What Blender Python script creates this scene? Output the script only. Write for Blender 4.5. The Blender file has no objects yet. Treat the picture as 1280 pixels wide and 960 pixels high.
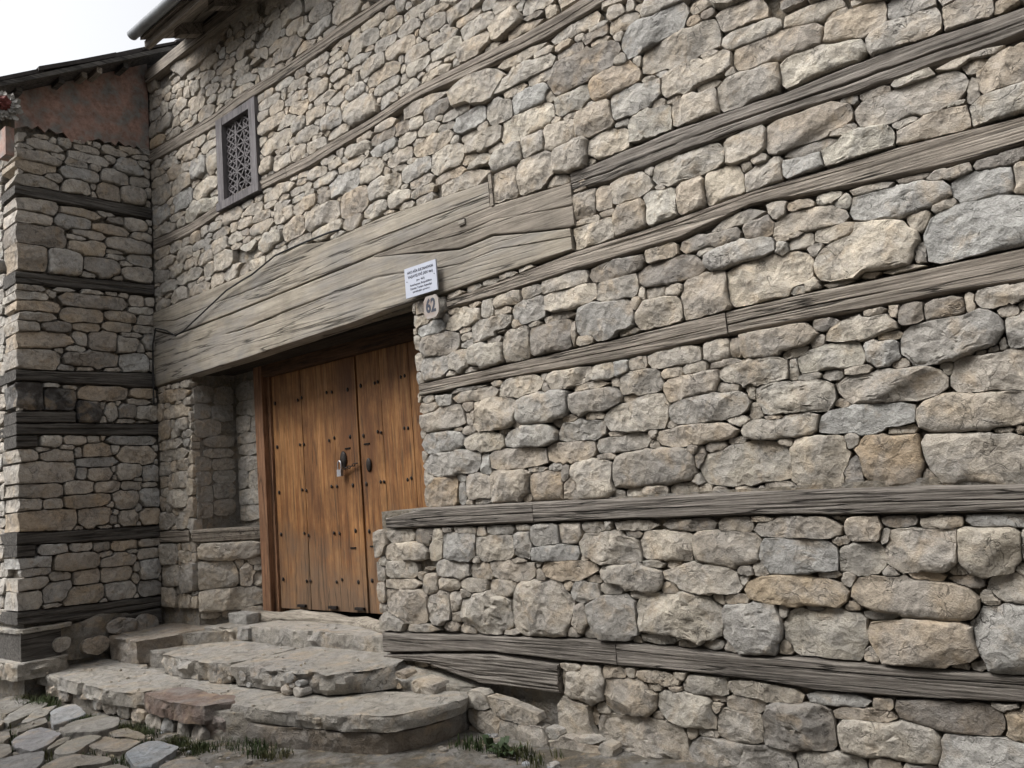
import bpy, bmesh, math, random
import numpy as np
from mathutils import Vector, Matrix, noise
R = math.radians
rnd = random.Random(5)
sc = bpy.context.scene
COL = sc.collection

# ------------------------------------------------------------------ camera, world, sun, exposure
YAW, PITCH, ROLL, FPX = -0.6876, 0.1238, -0.08274, 1002.2
cam_d = bpy.data.cameras.new("camera")
cam = bpy.data.objects.new("camera", cam_d); COL.objects.link(cam); sc.camera = cam
_f = Vector((math.sin(YAW) * math.cos(PITCH), math.cos(YAW) * math.cos(PITCH), math.sin(PITCH)))
_r = Vector((math.cos(YAW), -math.sin(YAW), 0)); _u = _r.cross(_f)
_r2 = math.cos(ROLL) * _r + math.sin(ROLL) * _u; _u2 = -math.sin(ROLL) * _r + math.cos(ROLL) * _u
EYE = Vector((0, -3.9, 1.62))
cam.matrix_world = Matrix(((_r2.x, _u2.x, -_f.x, EYE.x), (_r2.y, _u2.y, -_f.y, EYE.y), (_r2.z, _u2.z, -_f.z, EYE.z), (0, 0, 0, 1)))
cam_d.sensor_width = 36; cam_d.lens = 36 * FPX / 1280; cam_d.clip_start = .05; cam_d.clip_end = 2000

SUN_DIR = Vector((-.42, -.72, 1.05)).normalized()       # towards the sun behind the cloud
w = bpy.data.worlds.new("World"); sc.world = w; w.use_nodes = True
nt = w.node_tree; nt.nodes.clear()
o_ = nt.nodes.new('ShaderNodeOutputWorld'); bg = nt.nodes.new('ShaderNodeBackground'); sky = nt.nodes.new('ShaderNodeTexSky')
sky.sky_type = 'NISHITA'; sky.sun_disc = False
sky.sun_elevation = math.asin(SUN_DIR.z); sky.sun_rotation = math.atan2(SUN_DIR.x, SUN_DIR.y)
sky.air_density = 1.0; sky.dust_density = 6.0; sky.ozone_density = 1.0
hs = nt.nodes.new('ShaderNodeHueSaturation'); hs.inputs['Saturation'].default_value = .12   # grey overcast
nt.links.new(sky.outputs[0], hs.inputs['Color']); nt.links.new(hs.outputs[0], bg.inputs[0]); nt.links.new(bg.outputs[0], o_.inputs[0])
bg.inputs[1].default_value = 0.15
sd = bpy.data.lights.new("sun", 'SUN'); sd.energy = 1.15; sd.angle = R(40); sd.color = (1, .96, .9)
so = bpy.data.objects.new("sun", sd); COL.objects.link(so); so.location = (-6, -8, 14)
so.rotation_euler = (-SUN_DIR).to_track_quat('-Z', 'Y').to_euler()
sc.view_settings.view_transform = 'Standard'; sc.view_settings.look = 'None'
sc.view_settings.exposure = 1.0; sc.view_settings.gamma = 1.0; sc.view_settings.use_curve_mapping = False

# ------------------------------------------------------------------ materials
def mat(name):
    m = bpy.data.materials.new(name); m.use_nodes = True
    n = m.node_tree.nodes; l = m.node_tree.links
    b = n['Principled BSDF']; b.inputs['Specular IOR Level'].default_value = .25
    return m, n, l, b
def N(n, t, **kw):
    x = n.new(t)
    for k, v in kw.items():
        if k in x.inputs: x.inputs[k].default_value = v
        else: setattr(x, k, v)
    return x
def ramp(n, pts, interp='LINEAR'):
    r = n.new('ShaderNodeValToRGB'); r.color_ramp.interpolation = interp
    e = r.color_ramp.elements
    while len(e) < len(pts): e.new(.5)
    for q, (p, c) in zip(e, pts):
        q.position = p; q.color = (*c, 1) if len(c) == 3 else c
    return r
def mixc(n, l, fac, a, b, mode='MIX'):
    x = n.new('ShaderNodeMix'); x.data_type = 'RGBA'; x.blend_type = mode
    for s, v in ((0, fac), (6, a), (7, b)):
        if hasattr(v, 'links'): l.new(v, x.inputs[s])
        else: x.inputs[s].default_value = v if s == 0 else (*v, 1)
    return x.outputs[2]
def g3(v): return (v, v, v)

def stone_material(name, tint=True, base=(.3, .26, .2), rough=.92, bump=.85, sc_=1.0):
    m, n, l, b = mat(name)
    geo = n.new('ShaderNodeNewGeometry'); pos = geo.outputs['Position']
    if tint:
        at = n.new('ShaderNodeAttribute'); at.attribute_name = 'tint'; col = at.outputs['Color']
        # every stone sees its own piece of the noise
        ad = n.new('ShaderNodeVectorMath'); ad.operation = 'MULTIPLY_ADD'
        l.new(at.outputs['Color'], ad.inputs[0]); ad.inputs[1].default_value = (37, 53, 71); l.new(pos, ad.inputs[2]); pos = ad.outputs[0]
    else:
        rgb = n.new('ShaderNodeRGB'); rgb.outputs[0].default_value = (*base, 1); col = rgb.outputs[0]
    def nz(s, d=6, r=.6, dist=0.):
        x = N(n, 'ShaderNodeTexNoise', Scale=s * sc_, Detail=d, Roughness=r, Distortion=dist); l.new(pos, x.inputs['Vector']); return x.outputs[0]
    big = nz(5, 4, .6, .4); mid = nz(22, 6, .68, .3); fine = nz(140, 4, .7)
    r1 = ramp(n, [(.42, (0, 0, 0)), (.60, (1, 1, 1))]); l.new(big, r1.inputs[0])
    c1 = mixc(n, l, r1.outputs[0], col, mixc(n, l, .5, col, (.245, .24, .232)))     # blue-grey weathering patches
    so_ = nz(8, 5, .65, .8); rs_ = ramp(n, [(.56, (0, 0, 0)), (.70, (.8, .8, .8))]); l.new(so_, rs_.inputs[0])
    c1 = mixc(n, l, rs_.outputs[0], c1, mixc(n, l, .68, c1, (.085, .075, .066)))      # old soot and damp marks
    wm = nz(6.5, 4, .6, .5); rw_ = ramp(n, [(.54, (0, 0, 0)), (.68, (1, 1, 1))]); l.new(wm, rw_.inputs[0])
    c1 = mixc(n, l, rw_.outputs[0], c1, mixc(n, l, .35, c1, (.40, .30, .19)))         # warm iron-stained skin
    r2 = ramp(n, [(.28, g3(.66)), (.46, g3(1.0)), (.72, g3(1.16))]); l.new(mid, r2.inputs[0])
    c2 = mixc(n, l, 1., c1, r2.outputs[0], 'MULTIPLY')
    r3 = ramp(n, [(.3, g3(.70)), (.48, g3(1.0)), (.7, g3(1.16))]); l.new(fine, r3.inputs[0])
    c3 = mixc(n, l, 1., c2, r3.outputs[0], 'MULTIPLY')
    v = N(n, 'ShaderNodeTexNoise', Scale=9 * sc_, Detail=3, Roughness=.5, Distortion=1.2); l.new(pos, v.inputs['Vector'])
    rv = ramp(n, [(.485, (0, 0, 0)), (.5, (1, 1, 1)), (.515, (0, 0, 0))]); l.new(v.outputs[0], rv.inputs[0])
    mg = N(n, 'ShaderNodeTexNoise', Scale=6 * sc_, Detail=2); l.new(pos, mg.inputs['Vector'])
    rg = ramp(n, [(.5, (0, 0, 0)), (.6, (1, 1, 1))]); l.new(mg.outputs[0], rg.inputs[0])
    cm = n.new('ShaderNodeMath'); cm.operation = 'MULTIPLY'; l.new(rv.outputs[0], cm.inputs[0]); l.new(rg.outputs[0], cm.inputs[1])
    cm2 = n.new('ShaderNodeMath'); cm2.operation = 'MULTIPLY'; l.new(cm.outputs[0], cm2.inputs[0]); cm2.inputs[1].default_value = .45
    c4 = mixc(n, l, cm2.outputs[0], c3, (.05, .045, .04))
    l.new(c4, b.inputs['Base Color']); b.inputs['Roughness'].default_value = rough
    # relief
    h1 = n.new('ShaderNodeMath'); h1.operation = 'MULTIPLY_ADD'; l.new(mid, h1.inputs[0]); h1.inputs[1].default_value = 1.0
    h2 = n.new('ShaderNodeMath'); h2.operation = 'MULTIPLY'; l.new(fine, h2.inputs[0]); h2.inputs[1].default_value = .28; l.new(h2.outputs[0], h1.inputs[2])
    wv = N(n, 'ShaderNodeTexNoise', Scale=14 * sc_, Detail=3); l.new(pos, wv.inputs['Vector'])
    va = n.new('ShaderNodeVectorMath'); va.operation = 'MULTIPLY_ADD'; l.new(wv.outputs['Color'], va.inputs[0]); va.inputs[1].default_value = (.06, .06, .06); l.new(pos, va.inputs[2])
    vo = N(n, 'ShaderNodeTexVoronoi', Scale=19 * sc_); l.new(va.outputs[0], vo.inputs['Vector'])
    h4 = n.new('ShaderNodeMath'); h4.operation = 'MULTIPLY_ADD'; l.new(vo.outputs['Distance'], h4.inputs[0]); h4.inputs[1].default_value = .8; l.new(h1.outputs[0], h4.inputs[2]); h1 = h4
    h3 = n.new('ShaderNodeMath'); h3.operation = 'SUBTRACT'; l.new(h1.outputs[0], h3.inputs[0]); l.new(cm2.outputs[0], h3.inputs[1])
    bp = N(n, 'ShaderNodeBump', Strength=bump, Distance=.02 / sc_); l.new(h3.outputs[0], bp.inputs['Height']); l.new(bp.outputs[0], b.inputs['Normal'])
    return m

def wood_material(name, c_dark, c_mid, c_light, axis=0, crack=.8, rough=.88, scale=1., bump=.8, stain=None, foot=None, fine=.4):
    m, n, l, b = mat(name)
    geo = n.new('ShaderNodeNewGeometry'); mp = n.new('ShaderNodeMapping')
    l.new(geo.outputs['Position'], mp.inputs['Vector'])
    s = [30., 30., 30.]; s[axis] = 1.3
    mp.inputs['Scale'].default_value = [x * scale for x in s]
    oi = n.new('ShaderNodeObjectInfo'); cb = n.new('ShaderNodeCombineXYZ'); ml = n.new('ShaderNodeMath'); ml.operation = 'MULTIPLY'; ml.inputs[1].default_value = 60
    l.new(oi.outputs['Random'], ml.inputs[0])
    for i in range(3): l.new(ml.outputs[0], cb.inputs[i])
    l.new(cb.outputs[0], mp.inputs['Location'])
    g = N(n, 'ShaderNodeTexNoise', Scale=1.6, Detail=8, Roughness=.72, Distortion=.1); l.new(mp.outputs[0], g.inputs['Vector'])
    r = ramp(n, [(.36, c_dark), (.49, c_mid), (.64, c_light)]); l.new(g.outputs[0], r.inputs[0])
    g2 = N(n, 'ShaderNodeTexNoise', Scale=6.5, Detail=5, Roughness=.75, Distortion=.2); l.new(mp.outputs[0], g2.inputs['Vector'])
    rg2 = ramp(n, [(.3, g3(1 - fine)), (.5, g3(1.)), (.7, g3(1 + fine * .55))]); l.new(g2.outputs[0], rg2.inputs[0])
    big = N(n, 'ShaderNodeTexNoise', Scale=2.6, Detail=7, Roughness=.68); l.new(geo.outputs['Position'], big.inputs['Vector'])
    rb = ramp(n, [(.3, g3(.68)), (.5, g3(1.)), (.7, g3(1.25))]); l.new(big.outputs[0], rb.inputs[0])
    c = mixc(n, l, 1., mixc(n, l, 1., r.outputs[0], rg2.outputs[0], 'MULTIPLY'), rb.outputs[0], 'MULTIPLY')
    if stain:
        st = N(n, 'ShaderNodeTexNoise', Scale=1.7, Detail=6, Roughness=.65, Distortion=.6)
        mp2 = n.new('ShaderNodeMapping'); s2 = [2.2] * 3; s2[axis] = .7; mp2.inputs['Scale'].default_value = s2
        l.new(geo.outputs['Position'], mp2.inputs['Vector']); l.new(mp2.outputs[0], st.inputs['Vector'])
        rs = ramp(n, [(.42, (0, 0, 0)), (.62, (1, 1, 1))]); l.new(st.outputs[0], rs.inputs[0])
        c = mixc(n, l, rs.outputs[0], c, mixc(n, l, .7, c, stain))
    if foot:            # rain-washed, dusty lower boards
        sx = n.new('ShaderNodeSeparateXYZ'); l.new(geo.outputs['Position'], sx.inputs[0])
        fm = n.new('ShaderNodeMath'); fm.operation = 'MULTIPLY_ADD'; l.new(big.outputs[0], fm.inputs[0]); fm.inputs[1].default_value = -1.6; fm.inputs[2].default_value = 2.35
        fs_ = n.new('ShaderNodeMath'); fs_.operation = 'SUBTRACT'; l.new(fm.outputs[0], fs_.inputs[0]); l.new(sx.outputs[2], fs_.inputs[1])
        rf_ = ramp(n, [(.1, (0, 0, 0)), (.75, (.85, .85, .85))]); l.new(fs_.outputs[0], rf_.inputs[0])
        c = mixc(n, l, rf_.outputs[0], c, mixc(n, l, .72, c, foot))
    ck = N(n, 'ShaderNodeTexNoise', Scale=.42, Detail=4, Roughness=.5, Distortion=.12); l.new(mp.outputs[0], ck.inputs['Vector'])
    rc = ramp(n, [(.484, (0, 0, 0)), (.5, (1, 1, 1)), (.516, (0, 0, 0))]); l.new(ck.outputs[0], rc.inputs[0])
    mk = N(n, 'ShaderNodeTexNoise', Scale=1.3, Detail=2); l.new(geo.outputs['Position'], mk.inputs['Vector'])
    rm = ramp(n, [(.40, (0, 0, 0)), (.5, (1, 1, 1))]); l.new(mk.outputs[0], rm.inputs[0])
    cm = n.new('ShaderNodeMath'); cm.operation = 'MULTIPLY'; l.new(rc.outputs[0], cm.inputs[0]); l.new(rm.outputs[0], cm.inputs[1])
    cm2 = n.new('ShaderNodeMath'); cm2.operation = 'MULTIPLY'; l.new(cm.outputs[0], cm2.inputs[0]); cm2.inputs[1].default_value = crack
    c = mixc(n, l, cm2.outputs[0], c, (.022, .019, .016))
    l.new(c, b.inputs['Base Color']); b.inputs['Roughness'].default_value = rough
    h = n.new('ShaderNodeMath'); h.operation = 'MULTIPLY_ADD'; l.new(cm2.outputs[0], h.inputs[0]); h.inputs[1].default_value = -1.2; l.new(g.outputs[0], h.inputs[2])
    hh = n.new('ShaderNodeMath'); hh.operation = 'MULTIPLY_ADD'; l.new(g2.outputs[0], hh.inputs[0]); hh.inputs[1].default_value = .5; l.new(h.outputs[0], hh.inputs[2]); h = hh
    bp = N(n, 'ShaderNodeBump', Strength=bump, Distance=.012); l.new(h.outputs[0], bp.inputs['Height']); l.new(bp.outputs[0], b.inputs['Normal'])
    return m

def plain_material(name, c, rough=.6, metal=0., var=.25, scale=30., bump=.2, c2=None, thr=.5):
    m, n, l, b = mat(name)
    geo = n.new('ShaderNodeNewGeometry')
    x = N(n, 'ShaderNodeTexNoise', Scale=scale, Detail=6, Roughness=.65); l.new(geo.outputs['Position'], x.inputs['Vector'])
    r = ramp(n, [(.3, g3(1 - var)), (.5, g3(1.)), (.7, g3(1 + var))]); l.new(x.outputs[0], r.inputs[0])
    src = c
    if c2:
        y = N(n, 'ShaderNodeTexNoise', Scale=scale * .25, Detail=7, Roughness=.7); l.new(geo.outputs['Position'], y.inputs['Vector'])
        r2 = ramp(n, [(thr - .08, (0, 0, 0)), (thr + .08, (1, 1, 1))]); l.new(y.outputs[0], r2.inputs[0]); src = mixc(n, l, r2.outputs[0], c, c2)
    l.new(mixc(n, l, 1., src, r.outputs[0], 'MULTIPLY'), b.inputs['Base Color'])
    b.inputs['Roughness'].default_value = rough; b.inputs['Metallic'].default_value = metal
    if bump:
        bp = N(n, 'ShaderNodeBump', Strength=bump, Distance=.006); l.new(x.outputs[0], bp.inputs['Height']); l.new(bp.outputs[0], b.inputs['Normal'])
    return m

M = {}
M['stone'] = stone_material('field_stone')
M['slab'] = stone_material('step_stone', True, bump=.8, sc_=.7)
M['mortar'] = stone_material('earth_mortar', False, (.175, .155, .125), 1., 1.0, 1.6)
M['render'] = stone_material('rough_mortar', False, (.23, .215, .185), .97, 1.0, 1.3)
M['dirt'] = stone_material('earth', False, (.10, .088, .07), 1., 1.0, 1.2)
M['beam'] = wood_material('grey_timber', (.135, .117, .098), (.235, .205, .172), (.31, .275, .235), 0, 1.)
M['beam_low'] = wood_material('weathered_timber', (.085, .076, .067), (.175, .157, .138), (.245, .223, .2), 0, 1.)
M['lintel'] = wood_material('pale_timber', (.19, .165, .132), (.27, .24, .195), (.325, .293, .24), 0, .9, stain=(.215, .205, .195), scale=.7, bump=.45, fine=.2)
M['lintel_grey'] = wood_material('grey_lintel', (.14, .121, .1), (.205, .18, .15), (.26, .23, .193), 0, .9, scale=.8, bump=.5, fine=.25)
M['dark_beam'] = wood_material('dark_timber', (.03, .028, .026), (.078, .072, .066), (.13, .122, .112), 1)
M['door'] = wood_material('door_wood', (.14, .057, .020), (.245, .118, .044), (.325, .172, .072), 2, .6, .65, .8, .4, stain=(.085, .036, .017), foot=(.16, .118, .084))
M['frame'] = wood_material('frame_wood', (.12, .06, .035), (.225, .12, .068), (.30, .17, .10), 2, .6, .7)
M['head'] = wood_material('head_wood', (.035, .02, .012), (.085, .045, .024), (.14, .075, .04), 0, .6, .7)  # darker than the frame: shade under the lintel is put into the colour
M['soffit_shade'] = wood_material('shaded_soffit_wood', (.012, .01, .008), (.03, .024, .019), (.05, .04, .03), 0)  # near-black logs, the deep shade of the soffit painted in
M['window'] = wood_material('painted_window', (.08, .074, .077), (.135, .125, .13), (.19, .178, .183), 2, .4, .7)
M['black'] = plain_material('dark_void', (.01, .009, .008), 1., 0, .2, 10, 0)  # flat black in place of the shade behind openings
M['iron'] = plain_material('dark_iron', (.035, .03, .028), .55, .6, .4, 60, .3)
M['steel'] = plain_material('padlock_steel', (.40, .40, .42), .4, .9, .1, 60, .05)
M['zinc'] = plain_material('gutter_zinc', (.26, .275, .29), .45, .35, .3, 14, .15, (.2, .21, .22), .52)
M['sheet'] = plain_material('rusty_sheet', (.29, .185, .15), .75, .1, .4, 22, .5, (.17, .165, .155), .53)
M['roofing'] = plain_material('dark_roofing', (.04, .035, .033), .9, 0, .4, 12, .4)
M['sign'] = plain_material('sign_white', (.42, .445, .52), .45, 0, .03, 20, .03)
M['ink'] = plain_material('sign_ink', (.05, .055, .075), .6, 0, .05, 20, 0)
M['plate'] = plain_material('number_plate', (.34, .31, .29), .6, 0, .15, 60, .2, (.27, .215, .19), .55)
M['cable'] = plain_material('cable_black', (.02, .02, .02), .6, 0, .1, 20, 0)
M['fluff'] = plain_material('white_ornament', (.30, .29, .27), .9, 0, .3, 60, .6)
M['red'] = plain_material('dark_red', (.10, .028, .024), .8, 0, .4, 40, .4)
M['grass'] = plain_material('grass_green', (.035, .052, .018), .8, 0, .5, 9, 0, (.075, .07, .03), .55)
M['leaf'] = plain_material('weed_green', (.04, .06, .028), .6, 0, .4, 30, 0)

# ------------------------------------------------------------------ helpers
def tag(o, label=None, cat=None, group=None, kind=None):
    if label: o['label'] = label
    if cat: o['category'] = cat
    if group: o['group'] = group
    if kind: o['kind'] = kind
    return o
def empty(name, loc=(0, 0, 0)):
    o = bpy.data.objects.new(name, None); COL.objects.link(o); o.location = loc; o.empty_display_size = .2
    bpy.context.view_layer.update()
    return o
def link(name, me, m, parent=None, smooth=None):
    if m is not None: me.materials.append(m)
    o = bpy.data.objects.new(name, me); COL.objects.link(o)
    if parent is not None:
        o.parent = parent; o.matrix_parent_inverse = parent.matrix_world.inverted()
    if smooth is not None:
        me.shade_smooth()
        if smooth < 180: me.set_sharp_from_angle(angle=R(smooth))
    return o
def from_np(name, V, F, tint=None):
    me = bpy.data.meshes.new(name); me.from_pydata([tuple(v) for v in V], [], F); me.update()
    if tint is not None:
        a = me.attributes.new('tint', 'FLOAT_COLOR', 'POINT'); a.data.foreach_set('color', np.asarray(tint, dtype=np.float32).ravel())
    return me
def bm_obj(name, bm, m, parent=None, smooth=None, bevel=0):
    if bevel:
        bmesh.ops.bevel(bm, geom=[e for e in bm.edges if e.is_manifold and e.calc_face_angle(0) > .5], offset=bevel, segments=2, affect='EDGES', profile=.6)
    bmesh.ops.recalc_face_normals(bm, faces=bm.faces)
    me = bpy.data.meshes.new(name); bm.to_mesh(me); bm.free()
    return link(name, me, m, parent, smooth)
def add_box(bm, lo, hi, jit=0):
    vs = []
    for x in (lo[0], hi[0]):
        for y in (lo[1], hi[1]):
            for z in (lo[2], hi[2]):
                vs.append(bm.verts.new((x + rnd.uniform(-jit, jit), y + rnd.uniform(-jit, jit), z + rnd.uniform(-jit, jit))))
    for f in ((0, 1, 3, 2), (4, 6, 7, 5), (0, 4, 5, 1), (2, 3, 7, 6), (0, 2, 6, 4), (1, 5, 7, 3)): bm.faces.new([vs[i] for i in f])
    return vs
def box(name, lo, hi, m, parent=None, bevel=.004, jit=0, smooth=None):
    bm = bmesh.new(); add_box(bm, lo, hi, jit); return bm_obj(name, bm, m, parent, smooth, bevel)
def add_prism(bm, pts, d):          # polygon pts (3-D), extruded by vector d
    a = [bm.verts.new(p) for p in pts]; b = [bm.verts.new(Vector(p) + Vector(d)) for p in pts]
    n = len(a); bm.faces.new(a); bm.faces.new(b[::-1])
    for i in range(n): bm.faces.new((a[i], b[i], b[(i + 1) % n], a[(i + 1) % n]))
def add_tube(bm, pts, r, n=8, cap=True):
    pts = [Vector(p) for p in pts]; rings = []
    up0 = None
    for i, p in enumerate(pts):
        t = (pts[min(i + 1, len(pts) - 1)] - pts[max(i - 1, 0)]).normalized()
        u = t.orthogonal().normalized() if up0 is None else (up0 - t * up0.dot(t)).normalized()
        up0 = u; v = t.cross(u); rr = r[i] if isinstance(r, (list, tuple)) else r
        rings.append([bm.verts.new(p + (u * math.cos(2 * math.pi * k / n) + v * math.sin(2 * math.pi * k / n)) * rr) for k in range(n)])
    for a, b in zip(rings, rings[1:]):
        for k in range(n): bm.faces.new((a[k], a[(k + 1) % n], b[(k + 1) % n], b[k]))
    if cap: bm.faces.new(rings[0][::-1]); bm.faces.new(rings[-1])
def nz(p, s): return noise.noise(Vector(p) * s)
def fbm(p, s, o=3):
    v = 0; a = 1
    for _ in range(o): v += a * noise.noise(Vector(p) * s); s *= 2.1; a *= .5
    return v

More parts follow.
